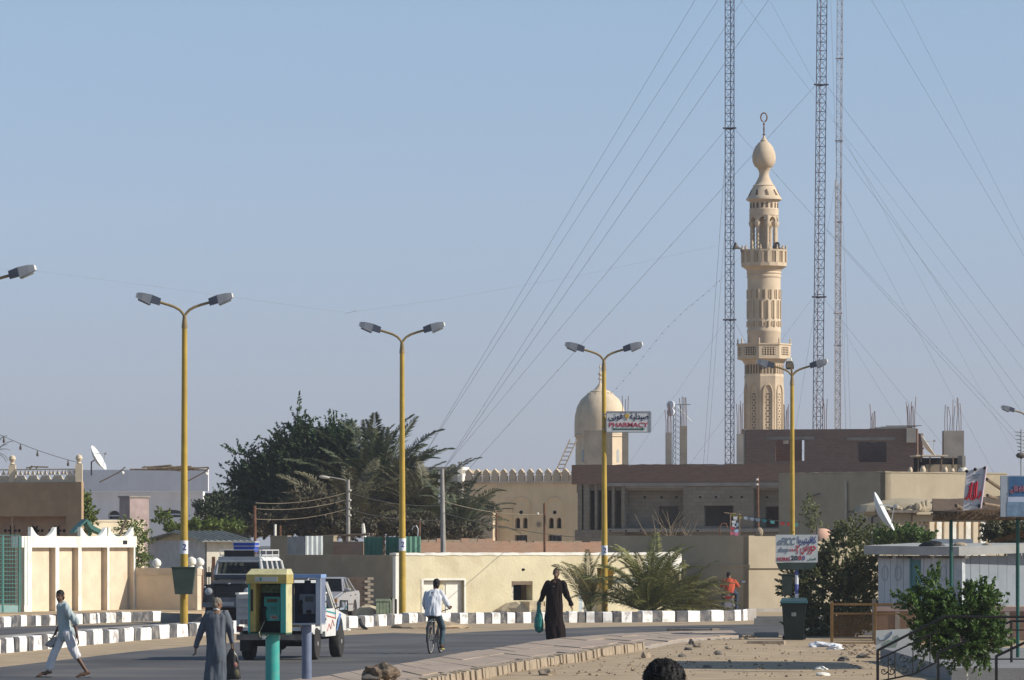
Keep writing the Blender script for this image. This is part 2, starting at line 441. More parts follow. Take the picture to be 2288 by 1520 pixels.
# ------------------------------------------------------------------ ground and roads
def poly_sheet(name, pts, z, material, sub=None):
 m = M(); m.add([(p[0], p[1], z) for p in pts], [tuple(range(len(pts)))])
 return struct(name, m, material, smooth=0)
sand_edge = [(760, 1575), (900, 1540), (1016, 1516), (1173, 1487), (1280, 1471), (1340, 1458), (1425, 1447), (1475, 1437), (1520, 1428), (1660, 1419)]
ps = [G(x, y, .15) for x, y in sand_edge]
gm = M()                                   # one sheet out to the horizon, finer near by, with a gently uneven near field
NX, NY = 60, 150
def gz(x, y):
 if y > 140 or x < -4: return 0.0
 xe = np.interp(y, [p.y for p in ps], [p.x for p in ps]); up = .1 * min(1, max(0, (x - xe + .7) / .9)) * min(1, max(0, (136 - y) / 5))
 side = min(1, max(0, (x - 3) / 6)) * min(1, max(0, (132 - y) / 8))
 return side * .07 * mnoise.noise(Vector((x * .5, y * .25, 0))) - side * .03 + up
xs = np.linspace(-30, 30, NX + 1); ys = np.concatenate([np.linspace(15, 150, NY), [4000]])
for y in ys:
 for x in xs: gm.v.append((x if y < 2000 else x * 100, y, gz(x, y)))
for j in range(len(ys) - 1):
 for i in range(NX): a = j * (NX + 1) + i; gm.f.append((a, a + 1, a + NX + 2, a + NX + 1))
o0 = len(gm.v)
for x0, x1 in ((-3000, -30), (30, 3000)):
 gm.add([(x0, 15, 0), (x1, 15, 0), (x1, 4000, 0), (x0, 4000, 0)], [(0, 1, 2, 3)])
struct('ground', gm, c_sand, smooth=60)
# near carriageway: between the dusty verge of the kerb (left) and the pavement (right)
verge = [(-300, 1540), (-60, 1502), (0, 1491), (60, 1484), (180, 1470), (300, 1456), (440, 1443), (600, 1430), (760, 1420), (880, 1414), (980, 1417), (1060, 1412), (1150, 1408), (1280, 1403), (1450, 1399), (1640, 1396), (1720, 1395), (1900, 1394), (2400, 1393)]
pave_road = [(600, 1530), (660, 1518), (740, 1508), (876, 1486), (1050, 1456), (1250, 1425), (1340, 1419), (1430, 1413), (1560, 1409), (1640, 1408)]
rp = [G(x, y, .006) for x, y in verge]
rq = [G(x, y, .15) for x, y in pave_road]
road_pts = [(p.x, p.y) for p in rp] + [(30, 138)] + [(p.x + .1, p.y - .1) for p in reversed(rq)] + [(-6.5, 70), (-6.5, 15), (-25, 15), (-25, 80)]
poly_sheet('road', road_pts, .006, c_asph)
# far carriageway behind the kerbs
poly_sheet('far_road', [(-40, 110), (-13.6, 122), (-12, 130), (-9.2, 141), (-6, 151), (-3, 160), (2, 164), (9, 168), (20, 168), (20, 176), (6, 173), (-2, 171.5), (-8, 166), (-12.5, 156), (-17, 150), (-40, 146)], .006, c_asph)
def polyline(pts, u):
 """point and direction at length u along a polyline"""
 acc = 0
 for a, b in zip(pts, pts[1:]):
  L = (b - a).length
  if u <= acc + L or b is pts[-1]: return a + (b - a) * ((u - acc) / L), (b - a).normalized()
  acc += L
def len_at_px(pts, px):
 acc = 0
 for i, (a, b) in enumerate(zip(pts, pts[1:])):
  pa, pb = 1144 + FPX * a.x / a.y, 1144 + FPX * b.x / b.y
  L = (b - a).length
  if px <= pb or i == len(pts) - 2:
   lo, hi = 0.0, 1.0
   f = (px - pa) / (pb - pa)
   for _ in range(20):
    q = a + (b - a) * f; pq = 1144 + FPX * q.x / q.y; f += (px - pq) / (pb - pa)
   return acc + L * f
  acc += L
def kerb_run(name, base_px, cuts, h, depth, first_white, grey_from=None):
 """a kerb of single painted blocks; base_px is the foot of its road face, cuts the photo columns where the colour changes"""
 pts = [G(x, y) for x, y in base_px]
 par = bpy.data.objects.new(name, None); COL.objects.link(par); par['kind'] = 'structure'; par.location = (pts[0].x, pts[0].y, 0)
 us = [len_at_px(pts, c) for c in cuts]; white = first_white
 for i, (a, b) in enumerate(zip(us, us[1:])):
  p, d = polyline(pts, a + rng.uniform(.006, .03)); q, _ = polyline(pts, b - rng.uniform(.006, .03)); d = (q - p).normalized(); nrm = Vector((-d.y, d.x, 0))
  hh = h * rng.uniform(.965, 1.035); m = M(); s = rng.uniform(-.015, .015); e = .035; off = nrm * rng.uniform(-.02, .02)
  A, B = p + off, q + off
  prof = [(0, -.05), (0, hh - e), (e * .8, hh), (depth - e, hh), (depth, hh - e), (depth, -.05)]
  for P in (A, B):
   for w, z in prof: m.v.append(tuple(P + nrm * (w + rng.uniform(-.012, .012)) + Vector((0, 0, z + (s + rng.uniform(-.016, .012)) * (z > 0)))))
  n = len(prof)
  for k in range(n): m.f.append((k, (k + 1) % n, n + (k + 1) % n, n + k))
  m.f.append(tuple(range(n))[::-1]); m.f.append(tuple(range(n, 2 * n)))
  mt = c_white if white else c_black
  if grey_from and cuts[i] >= grey_from: mt = c_conc
  obj('kerb_block', m, mt, par, smooth=0, fixn=True); white = not white
 return par
near_base = [(-120, 1470), (0, 1460.5), (54, 1456), (84, 1453), (219, 1439.5), (289, 1433), (367, 1427), (410, 1423), (560, 1413.5), (700, 1407.5), (787, 1403), (856, 1399), (940, 1396), (1036, 1394.5), (1142, 1393), (1280, 1391.5), (1400, 1391), (1495, 1390), (1602, 1388.5), (1651, 1387), (1692, 1385.5)]
near_cuts = [-110, -92, -75, -57, -38, -20, 0, 14, 33, 44, 62, 74, 94, 106, 125, 137, 156, 169, 192, 208, 229, 243, 264, 279, 300, 314, 338, 355, 378, 397, 422, 439, 464, 481, 505, 521, 546, 562, 584, 600, 622, 640, 660, 676, 696, 712, 732, 745, 762, 779, 799, 815, 834, 847, 866, 880, 898, 915, 934, 950, 970, 985, 1008, 1026, 1046, 1063, 1082, 1099, 1119, 1134, 1153, 1169, 1188, 1203, 1222, 1238, 1257, 1271, 1292, 1309, 1329, 1347, 1369, 1388, 1412, 1434, 1459, 1480, 1510, 1536, 1564, 1589, 1618, 1642, 1657, 1661, 1672, 1691]
kerb_run('painted_kerb', near_base, near_cuts, .36, .28, False, grey_from=1671)
far_base = [(-80, 1408), (0, 1403), (60, 1399), (111, 1398), (223, 1392.5), (294, 1390), (362, 1387.5)]
far_cuts = [-72, -54, -40, -22, -6, 10, 26, 46, 60, 79, 92, 111, 125, 142, 156, 170, 186, 200, 224, 237, 259, 273, 294, 341, 360]
kerb_run('far_painted_kerb', far_base, far_cuts, .33, .25, False)
# raised ground behind the far kerb, up to the walls
fp = [G(x, y) for x, y in far_base]
struct('far_pavement', M().hexa([(p[0], p[1], -.1) for p in ((-25, 154), (fp[-1].x + .1, fp[-1].y + .4), (-7.0, 182), (-30, 190))] + [(p[0], p[1], .27) for p in ((-25, 154), (fp[-1].x + .1, fp[-1].y + .4), (-7.0, 182), (-30, 190))]), c_sand, smooth=0)
# narrow earth strip on top of the median behind the near kerb
mp = [G(x, y) for x, y in near_base[:9]]
mm = M()
for a, b in zip(mp, mp[1:]):
 d = (b - a).normalized(); nn = Vector((-d.y, d.x, 0))
 mm.add([a + nn * .3 + Vector((0, 0, .3)), b + nn * .3 + Vector((0, 0, .3)), b + nn * 1.3 + Vector((0, 0, .32)), a + nn * 1.3 + Vector((0, 0, .32)), a + nn * 1.3, b + nn * 1.3], [(0, 1, 2, 3), (3, 2, 5, 4)])
struct('median_strip', mm, c_conc, smooth=0)
# rough unpainted kerb blocks at the side road and loose ones
def block(name, px, py, w, d, h, rz, material, label, cat='kerb block', z=0.0, group=None):
 p = G(px, py, z); m = M().box(-w / 2, w / 2, -d / 2, d / 2, -.02, h, .015)
 o = lone(name, m, material, label, cat, group); o.location = (p.x, p.y, z); o.rotation_euler = (R(rng.uniform(-2, 2)), R(rng.uniform(-2, 2)), R(rz)); return o
c_dgrey = mat('dark worn stone', (.13, .115, .10), var=.3, scale=5, bump=.5, bscale=9)
block('kerb_stone', 405, 1393, 1.35, .5, .32, 3, c_conc, 'long rough grey kerb stone beside the first yellow lamp post', group='loose kerb stones')
block('kerb_stone', 1718, 1397, .95, .35, .22, -4, c_conc, 'grey kerb stone at the end of the painted kerb behind the wheelie bin', group='loose kerb stones')
block('kerb_stone', 1538, 1415, 1.28, .3, .13, -2, c_dgrey, 'long dark stone lying flat at the far end of the pavement', group='loose kerb stones')
block('kerb_stone', 1598, 1415, .25, .3, .14, 10, c_stone, 'short pale stone touching the long dark flat stone', group='loose kerb stones')
block('kerb_stone', 1712, 1429, .66, .45, .19, -6, c_conc, 'grey kerb stone lying to the left of the wheelie bin', group='loose kerb stones')
block('kerb_stone', 1712, 1446, .95, .5, .16, -8, c_stone, 'pale rounded slab on the sand in front of the wheelie bin', group='loose kerb stones')
# near pavement: separate slabs on a bed, with pale kerb stones along the sand
pr = [G(x, y, .15) for x, y in pave_road]
def plen(p): return sum((b - a).length for a, b in zip(p, p[1:]))
LR, LS = plen(pr), plen(ps); NR, NC = 26, 3
def pav(i, j):
 a, _ = polyline(pr, LR * i / NR * .999); b, _ = polyline(ps, LS * i / NR * .999); return a.lerp(b, j / NC)
pm = M()
for i in range(NR):
 a, b, c, d = pav(i, 0), pav(i + 1, 0), pav(i + 1, NC), pav(i, NC)
 pm.hexa([(q.x, q.y, -.06) for q in (a, d, c, b)] + [(q.x, q.y, .125) for q in (a, d, c, b)])
pavement = struct('pavement', pm, c_conc, smooth=0)
pavement.location = (0, 0, 0)
for i in range(NR):
 for j in range(NC):
  g = .012; q = [pav(i + g, j + g * 1.2), pav(i + 1 - g, j + g * 1.2), pav(i + 1 - g, j + 1 - g * 1.2), pav(i + g, j + 1 - g * 1.2)]
  dz = rng.uniform(-.012, .012)
  z = [.15 + dz + rng.uniform(-.006, .006) for _ in range(4)]
  order = [0, 3, 2, 1]
  obj('slab', M().hexa([(q[k].x, q[k].y, .11) for k in order] + [(q[k].x, q[k].y, z[k]) for k in order]), c_slab, pavement, smooth=0)
u = 0.3
while u < LS - .6:
 w = rng.uniform(.2, .42); p, d = polyline(ps, u); q, _ = polyline(ps, min(LS - .01, u + w - .012)); d = (q - p).normalized(); nn = Vector((-d.y, d.x, 0))
 t = rng.uniform(.115, .145); ti = nn * rng.uniform(-.03, .03)
 m = M().hexa([tuple(x) for x in (p - nn * .17 + ti + Vector((0, 0, -.24)), q - nn * .17 + ti + Vector((0, 0, -.24)), q - nn * .01 + Vector((0, 0, -.24)), p - nn * .01 + Vector((0, 0, -.24)))] +
    [tuple(x) for x in (p - nn * .14 + ti + Vector((0, 0, t - .17)) + Vector((0, 0, .15)), q - nn * .14 + ti + Vector((0, 0, t - .02)), q - nn * .01 + Vector((0, 0, t)), p - nn * .01 + Vector((0, 0, t)))])
 if p.y < G(1428, 1447, .15).y: obj('kerb_stone', m, c_stone, pavement, smooth=0)
 u += w
# ------------------------------------------------------------------ left: white walled garden, gate, low wall
def start(name, label, F_, cat='building', t=0.0, group=None):
 p = F_.P(t, 0, 0); return thing(name, label, cat, p, group=group)
Fw = Face(47, 166, 60)
w = start('garden_wall', 'white garden wall with sandy panels and curved horns on its coping', Fw, 'wall')
tE = Fw.t(300); pil = [(47, 69), (117, 130), (168, 180), (233, 242), (292, 300)]
obj('panel', Fw.box(M(), .35, Fw.t(117), -.30, -.14, 0, 2.45), c_peach, w)
obj('panel', Fw.box(M(), Fw.t(130), Fw.t(168), -.30, -.14, 0, 2.45), c_peach, w)
obj('panel', Fw.box(M(), Fw.t(180), Fw.t(233), -.30, -.14, 0, 2.45), c_peach, w)
obj('panel', Fw.box(M(), Fw.t(242), Fw.t(292), -.30, -.14, 0, 2.45), c_peach, w)
for a, b in pil:
 obj('pillar', Fw.box(M(), Fw.t(a) + .12, Fw.t(b) - .02, -.34, .05, 0, 2.44), c_peach, w); obj('pillar_face', Fw.box(M(), Fw.t(a) + .1, Fw.t(b) - .03, .0505, .065, 0, 2.44), c_offw, w)
obj('coping', Fw.box(M(), -.05, tE + .05, -.36, .07, 2.441, 2.82), c_offw, w)
for a, sgn in ((67, 1), (124, -1), (178, 1), (237, -1), (240, 1), (296, -1)):
 t0 = Fw.t(a); prof = [(0, 0), (0, .32), (.08, .30)] + [(.08 + .5 * k / 5, .30 - .30 * (1 - (1 - k / 5) ** 2)) for k in range(1, 6)]
 obj('horn', M().prism([(x * sgn, z) for x, z in prof], Fw.P(t0, 0, 2.815), (*Fw.d, 0), (0, 0, 1), (*Fw.n, 0), -.09, .04), c_offw, w, fixn=True)
obj('number_plate', Fw.box(M(), Fw.t(271), Fw.t(280), .071, .085, 2.55, 2.68), c_black_m, w)
dk = mat('faint stencil', (.35, .31, .25))
for k in range(4): obj('stencil_mark', Fw.box(M(), Fw.t(121), Fw.t(128), .051, .055, 2.0 + k * .11, 2.06 + k * .11), dk, w)
# iron gate at the left edge
Fg = Face(-60, 164.5, 20)
g = start('iron_gate', 'green iron lattice gate at the left end of the white wall', Fg, 'gate')
c_green = mat('worn green paint', (.10, .26, .22), rough=.6, var=.2)
for px in (-40, -8, 5, 42): obj('bar', Fg.box(M(), Fg.t(px), Fg.t(px) + .05, -.03, .03, 0, 2.85), c_green, g)
for k in range(18): obj('rail', Fg.box(M(), 0.3, Fg.t(42), -.012, .012, .55 + k * .135, .57 + k * .135), c_green, g)
for k in range(16): obj('bar', Fg.box(M(), .35 + k * .1, .364 + k * .1, -.01, .01, .5, 2.8), c_green, g)
obj('kick_plate', Fg.box(M(), Fg.t(-40), Fg.t(40), -.015, .015, .02, .5), mat('pale turquoise paint', (.30, .45, .42)), g)
# low wall running towards the camera from the end of the white wall
Fl = Face(228, 172.5, -30)
lw = start('low_wall', 'low sand coloured wall with a paler band along its top', Fl, 'wall')
tL = Fl.t(441)
obj('wall', Fl.box(M(), 0, tL, -.25, 0, 0, 1.47), c_peach, lw)
obj('top_band', Fl.box(M(), -.02, tL + .02, -.27, .03, 1.471, 1.72), mat('pale render', (.55, .46, .35), bump=.4, bscale=20), lw)
def ball_post(px, Y, top, w, label, material, ball=True, base_z=0.0, group='gate posts with ball finials'):
 z = Z_(top, Y); t = thing('gate_post', label, 'post', (X_(px, Y), Y, base_z), group=group)
 obj('shaft', M().box(-w / 2, w / 2, -w / 2, w / 2, 0, z - .42 - base_z), material, t, 1)
 if ball: obj('finial', M().lathe([(.05, -.12), (.13, -.1), (.14, 0), (.10, .06), (.08, .09), (.15, .15), (.17, .24), (.13, .34), (.03, .40), (0.001, .41)], (0, 0, z - .42 - base_z), 12), c_offw, t, 1)
c_brick_red = brick_mat('red garden brick', (.36, .17, .10), (.30, .14, .09), (.3, .24, .18), 0)
ball_post(350, 178, 1247, .3, 'white ball finial rising behind the low sand wall', c_offw)
ball_post(428, 173, 1243, .26, 'ball topped post just right of the first lamp post', c_offw)
ball_post(446, 174, 1245, .28, 'red brick gate post with white ball beside the dark jeep', c_brick_red)
t = thing('gate_post', 'slim rusty post standing left of the dark jeep', 'post', (X_(477, 176), 176, 0), group='gate posts with ball finials')
obj('shaft', M().box(-.06, .06, -.06, .06, 0, 2.1), c_rust, t, 1); obj('band', M().box(-.075, .075, -.075, .075, 1.7, 1.78), c_rust, t, 1)
gt = thing('side_gate', 'narrow dark gate of upright bars beside the ball topped posts', 'gate', (X_(455, 174.5), 174.5, 0))
for k in range(5): obj('bar', M().box(k * .085, k * .085 + .035, -.02, .02, 0, 1.75 - .05 * (k % 2)), c_dgrey, gt, 1)
for z in (.4, 1.4): obj('rail', M().box(0, .38, -.03, -.021, z, z + .06), c_dgrey, gt, 1)
t = thing('stub_wall', 'pale rendered stub wall behind the hanging basket of the first lamp post', 'wall', (X_(432, 171.5), 171.5, 0))
obj('wall', M().box(-.25, .12, -.15, .15, 0, 1.25), c_peach, t, 1); obj('cap', M().box(-.29, .16, -.18, .18, 1.251, 1.33), c_offw, t, 1)
# ------------------------------------------------------------------ left background houses
Fb = Face(182, 204, -30)         # shaded face of the brown house, its right end at px 182
b = start('brown_house', 'brown rendered house with a cream lattice balustrade on its roof', Fb)
t0 = Fb.t(-120); zt = Fb.z(1077)
Fb2 = Face(182, 204, 97)
arch = [Fb.hole(22 - 60, 150 - 20, 1153, 1210)]
wm = Fb.wall(M(), t0, 0, 0, zt, [(t0 + 1, Fb.t(148), 0.6, Fb.z(1154, Fb.t(80)))], .16)
Fb2.wall(wm, 0.4, 7, 0, zt, [], .3, 0.0)
obj('wall', wm, c_brownw, b)
obj('inner_wall', Fb.box(M(), t0 + .9, Fb.t(155), -.75, -.5, 0, zt - .3), mat('dark pinkish render', (.36, .235, .155), streak=.1), b)
obj('roof', Fb.box(M(), t0, -3.2, -3, -.2, zt - .25, zt - .02), c_brownw, b)
for px in (12, 63, 112):
 tt = Fb.t(px); star = []
 for k in range(12):
  r_ = .13 if k % 2 else .27; star.append((r_ * math.cos(k * math.pi / 6), r_ * math.sin(k * math.pi / 6)))
 zc = Fb.z(1186, tt)
 obj('star_window', M().prism(star, Fb.P(tt, -.5, zc), (*Fb.d, 0), (0, 0, 1), (*Fb.n, 0), -.02, .012), c_dark, b)
 for s_ in (-.36, .36): obj('round_hole', M().prism([(.07 * math.cos(k * .785), .07 * math.sin(k * .785)) for k in range(8)], Fb.P(tt + s_, -.5, zc), (*Fb.d, 0), (0, 0, 1), (*Fb.n, 0), -.02, .012), c_dark, b)
obj('post', Fb.box(M(), Fb.t(24), Fb.t(28), -.12, -.05, .61, Fb.z(1155, Fb.t(26))), c_brownw, b)
c_creamp = mat('cream balustrade paint', (.62, .52, .38), var=.08)
zb0, zb1 = zt + .001, Fb.z(1047)
for px in (-48, 22, 171):
 tt = Fb.t(px); zp = Fb.z(1022, tt); pt = Fb.P(tt, -.18, 0)
 q = obj('corner_post', M().box(pt.x - .14, pt.x + .14, pt.y - .14, pt.y + .14, zt, zb1 + .18), c_creamp, b)
 obj('ball', M().lathe([(.06, 0), (.12, .04), (.06, .10), (.10, .14), (.15, .24), (.11, .36), (.02, .41)], (pt.x, pt.y, zb1 + .18), 12), c_creamp, q)
for a_, b_ in ((-45, 18), (27, 165)):
 ta, tb = Fb.t(a_), Fb.t(b_); n = max(2, round((tb - ta) / .62)); st = (tb - ta) / n
 obj('bottom_rail', Fb.box(M(), ta, tb, -.26, -.10, zt, zt + .07), c_creamp, b); obj('top_rail', Fb.box(M(), ta, tb, -.24, -.12, zb1 - .05, zb1), c_creamp, b)
 for k in range(n):
  for tri in (((0, 0), (.5, 0), (.25, .5)), ((.5, 0), (1, 0), (.75, .5)), ((.25, .5), (.5, .05), (.75, .5)), ((.03, .56), (.25, .56), (.14, .95)), ((.37, .56), (.63, .56), (.5, .95)), ((.77, .56), (.97, .56), (.86, .95))):
   H = zb1 - zt - .12
   obj('lattice_tile', M().prism([(u_ * st, v_ * H) for u_, v_ in tri], Fb.P(ta + k * st, -.2, zt + .07), (*Fb.d, 0), (0, 0, 1), (*Fb.n, 0), -.03, .05), c_creamp, b, fixn=True)
Fq = Face(465, 262, -17)        # bluish white house
q = start('white_house', 'long bluish white house with a deep plain parapet and arched windows', Fq)
tl = Fq.t(150); zt = Fq.z(1049); zs = Fq.z(1098)
hol = [Fq.hole(227, 254, 1141, 1160), Fq.hole(341, 396, 1139, 1156)]
m = Fq.wall(M(), tl, Fq.t(440), 0, zs, hol, .3, -.9); obj('wall', m, c_bluew, q)
Fq.box(m := M(), tl, 0, -.1, 0, zs, zt); obj('parapet', m, c_bluew, q)
obj('side_wall', M().obox(Fq.P(Fq.t(440), -.9), Fq.d, (.1, -1), -.3, 0, -8, -.3, 0, zs - .01), c_bluew, q)
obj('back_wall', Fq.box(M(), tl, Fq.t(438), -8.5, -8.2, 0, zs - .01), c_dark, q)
for a_, b_, c1, d1 in ((227, 254, 1141, 1160), (341, 396, 1139, 1156)):
 ta, tb = Fq.t(a_), Fq.t(b_); z0, z1 = Fq.z(d1, ta), Fq.z(c1, ta); wv = tb - ta
 win = obj('window', Fq.box(M(), ta, tb, -1.25, -1.2, z0, z1), glass_mat('dark window glass'), q)
 poly = [(0, z1 - z0 + .02), (wv, z1 - z0 + .02), (wv, .45 * (z1 - z0))] + [(wv / 2 + wv / 2 * math.cos(k * math.pi / 8), (.45 + .55 * math.sin(k * math.pi / 8)) * (z1 - z0)) for k in range(1, 8)] + [(0, .45 * (z1 - z0))]
 half = [poly[0], (wv / 2, z1 - z0 + .02)] + [p for p in reversed(poly[2:]) if p[0] <= wv / 2 + .01][::1]
 obj('arch_head', M().prism([(0, z1 - z0 + .01)] + [(wv / 2 - wv / 2 * math.cos(k * math.pi / 16), (.45 + .55 * math.sin(k * math.pi / 16)) * (z1 - z0)) for k in range(8, -1, -1)][::1], Fq.P(ta, -.9, z0), (*Fq.d, 0), (0, 0, 1), (*Fq.n, 0), -.28, -.005), c_bluew, win, fixn=True)
 obj('arch_head', M().prism([(wv, z1 - z0 + .01)] + [(wv / 2 + wv / 2 * math.cos(k * math.pi / 16), (.45 + .55 * math.sin(k * math.pi / 16)) * (z1 - z0)) for k in range(8, -1, -1)], Fq.P(ta, -.9, z0), (*Fq.d, 0), (0, 0, 1), (*Fq.n, 0), -.28, -.005), c_bluew, win, fixn=True)
 obj('window_bar', Fq.box(M(), ta, tb, -1.19, -1.15, (z0 * .6 + z1 * .4) - .03, (z0 * .6 + z1 * .4) + .03), c_bluew, win)
# water tank box in front of it
Fk = Face(290, 240, 35); kk = start('roof_hut', 'small grey rendered hut in front of the bluish white house', Fk, 'hut')
hb = M(); Fk.box(hb, 0, Fk.t(333), -1, 0, .0, Fk.z(1112)); obj('wall', hb, mat('pinkish grey render', (.40, .31, .29), bump=.4), kk)
obj('roof_slab', Fk.box(M(), -.05, Fk.t(333) + .05, -1.05, .05, Fk.z(1112) + .001, Fk.z(1112) + .08), c_conc, kk)
lo = Face(182, 236, 42); y = start('yellow_hut', 'low cream wall seen behind the green curved roof', lo, 'wall')
obj('wall', lo.box(M(), 0, lo.t(322), -.3, 0, 0, lo.z(1166)), mat('pale cream render', (.66, .56, .40), streak=.1), y)
obj('coping', lo.box(M(), -.04, lo.t(322) + .04, -.34, .04, lo.z(1166) + .001, lo.z(1166) + .09), c_creamp, y)
gz_ = thing('pavilion_roof', 'small green tent shaped roof peeping over the white garden wall', 'roof', (X_(212, 196), 196, 0))
Fv = Face(180, 196, 12); prof = []
for k in range(9): f = k / 8; prof.append((Fv.t(193) + (Fv.t(262) - Fv.t(193)) * f, Fv.z(1160 + 36 * f ** .55)))
und = [(a, z - .18) for a, z in reversed(prof)]
obj('canopy', M().prism(prof + und, Fv.P(0, 0, 0), (*Fv.d, 0), (0, 0, 1), (*Fv.n, 0), -1.5, .3), c_green, gz_, fixn=True)
prof2 = [(Fv.t(193), Fv.z(1160)), (Fv.t(193), Fv.z(1164)), (Fv.t(165), Fv.z(1192)), (Fv.t(165), Fv.z(1187))]
obj('canopy', M().prism(prof2, Fv.P(0, 0, 0), (*Fv.d, 0), (0, 0, 1), (*Fv.n, 0), -1.5, .3), c_green, gz_, fixn=True)
obj('post', M().box(X_(195, 196), X_(195, 196) + .1, 196.4, 196.5, 0, Fv.z(1164)), c_green, gz_)
# shed with low gabled roof behind the jeep
Fs = Face(462, 196, 22); s = start('tin_shed', 'low pale shed with a shallow grey tin roof behind the jeep', Fs, 'shed')
Fs2 = Face(462, 196, -68)
zt = Fs.z(1207); te = Fs.t(545); ts = Fs2.t(330)
m = M(); Fs.box(m, 0, te, -.2, 0, 0, zt); obj('wall', m, mat('sunlit cream tin', (.66, .61, .50), streak=.15), s)  # cream tone puts the sun on this face into the tin colour
m = M(); Fs2.box(m, ts, -.002, -.2, 0, 0, zt - .02); obj('side_wall', m, mat('shade grey tin', (.50, .48, .46), streak=.15), s)  # greyer tin: the shade of this face is put into its colour
ridge = Fs.z(1187); dep = abs(ts)
def roofq(tt, nn, z): return tuple(Fs.P(tt, nn, z))
rm = M()
for n0, n1, za, zb_ in ((.35, -dep * .45, zt - .03, ridge), (-dep * .45, -dep - .3, ridge, zt - .03)):
 rm.hexa([roofq(-.3, n0, za - .05), roofq(te + .3, n0, za - .05), roofq(te + .3, n1, zb_ - .05), roofq(-.3, n1, zb_ - .05), roofq(-.3, n0, za), roofq(te + .3, n0, za), roofq(te + .3, n1, zb_), roofq(-.3, n1, zb_)])
obj('roof', rm, mat('weathered tin', (.24, .25, .23), var=.25, scale=3), s, smooth=0)
for k in range(9):
 obj('roof_rib', M().tube([Fs.P(-.2 + k * (te + .4) / 8, .36, zt - .01), Fs.P(-.2 + k * (te + .4) / 8, -dep * .45, ridge + .02)], .03, 5), mat('weathered tin', (.24, .25, .23)), s)
# ------------------------------------------------------------------ cream walled compound in the middle
Fy = Face(885, 178, 30); Fyl = Face(885, 178, -60)
y = start('cream_house', 'long low cream plastered house with white edging along the street', Fy)
tR = Fy.t(1522); zt = Fy.z(1239)
h1 = (Fy.t(946), Fy.t(1037), 0.0, Fy.z(1297, Fy.t(990))); h2 = Fy.hole(1143, 1190, 1299, 1342); h3 = (Fy.t(1293), Fy.t(1345), 0.0, Fy.z(1302, Fy.t(1320)))
obj('wall', Fy.wall(M(), 0, tR, 0, zt, [h1, h2, h3], .45), c_cream, y)
tb_ = Fyl.t(600)
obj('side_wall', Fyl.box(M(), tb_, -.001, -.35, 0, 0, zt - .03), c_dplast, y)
obj('roof', M().obox(Fy.P(0, 0), Fy.d, Fy.n, .36, tR - .3, -7.5, -.46, zt - .5, zt - .35), c_dplast, y)
obj('back_wall', Fy.box(M(), .4, tR, -8, -7.6, 0, zt - .1), c_dplast, y)
# uneven white edging on the corner and along the top
def edging(F, a, b, n0, n1, z0, z1, st, amp, vert=False):
 m = M(); r_ = random.Random(3); k = max(2, int((b - a) / st)) if not vert else max(2, int((z1 - z0) / st))
 if vert:
  jit = [r_.uniform(-amp, amp) for _ in range(k + 1)]
  for i in range(k):
   za, zb = z0 + (z1 - z0) * i / k, z0 + (z1 - z0) * (i + 1) / k
   m.hexa([F.P(a, n1, za), F.P(b + jit[i], n1, za), F.P(b + jit[i], n0, za), F.P(a, n0, za), F.P(a, n1, zb), F.P(b + jit[i + 1], n1, zb), F.P(b + jit[i + 1], n0, zb), F.P(a, n0, zb)])
 else:
  jt = [r_.uniform(-amp, amp) for _ in range(k + 1)]; jb = [r_.uniform(-amp, amp) * .6 for _ in range(k + 1)]
  for i in range(k):
   ta, tb = a + (b - a) * i / k, a + (b - a) * (i + 1) / k
   m.hexa([F.P(ta, n1, z0 + jb[i]), F.P(tb, n1, z0 + jb[i + 1]), F.P(tb, n0, z0 + jb[i + 1]), F.P(ta, n0, z0 + jb[i]), F.P(ta, n1, z1 + jt[i]), F.P(tb, n1, z1 + jt[i + 1]), F.P(tb, n0, z1 + jt[i + 1]), F.P(ta, n0, z1 + jt[i])])
 return m
obj('top_edging', edging(Fy, -.02, tR, -.46, .025, zt - .04, zt + .055, .22, .02), c_offw, y, smooth=0)
obj('corner_edging', edging(Fy, -.03, .13, -.2, .02, 0, zt - .06, .14, .03, True), c_offw, y, smooth=0)
# white door recess with double leaves
a_, b_, z0, z1 = h1
dr = obj('white_doorway', Fy.box(M(), a_, b_, -.52, -.18, 0, z1), c_offw, y)
for u0, u1 in ((a_ - .09, a_), (b_, b_ + .07)): obj('frame', Fy.box(M(), u0, u1, -.3, .02, 0, z1 + .05), c_offw, dr)
obj('frame', Fy.box(M(), a_, b_, -.3, .02, z1 + .003, z1 + .07), c_offw, dr)
for f0, f1, mt in ((.03, .30, c_offw), (.36, .55, c_cream), (.60, .93, c_offw)):
 obj('leaf_panel', Fy.box(M(), a_ + (b_ - a_) * f0, a_ + (b_ - a_) * f1, -.179, -.15, .05, z1 - .05), mt, dr)
# small dark window with crumbling brick jamb and a stone lump of render under it
a_, b_, z0, z1 = h2
wd = obj('window_hole', Fy.box(M(), a_ + .02, b_ - .02, -.9, -.8, z0, z1 - .01), c_dark, y)
obj('broken_jamb', Fy.box(M(), a_ + .001, a_ + .13, -.43, -.1, z0, z1 - .14), mat('broken plaster', (.55, .50, .42), var=.4, scale=18), wd)
obj('lintel', Fy.box(M(), a_ - .05, b_ + .05, -.3, -.01, z1 - .13, z1 - .002), c_wood, wd)
a_, b_, z0, z1 = h3
dr = obj('white_doorway', Fy.box(M(), a_, b_, -.5, -.46, 0, z1), c_offw, y)
obj('lintel', Fy.box(M(), a_ - .1, Fy.t(1425), -.1, .05, z1, z1 + .14), mat('greenish grey beam', (.24, .27, .23)), dr)
obj('door_panel', Fy.box(M(), a_ + .25, a_ + .42, -.459, -.43, .05, z1 - .1), mat('faded blue door', (.45, .52, .58)), dr)
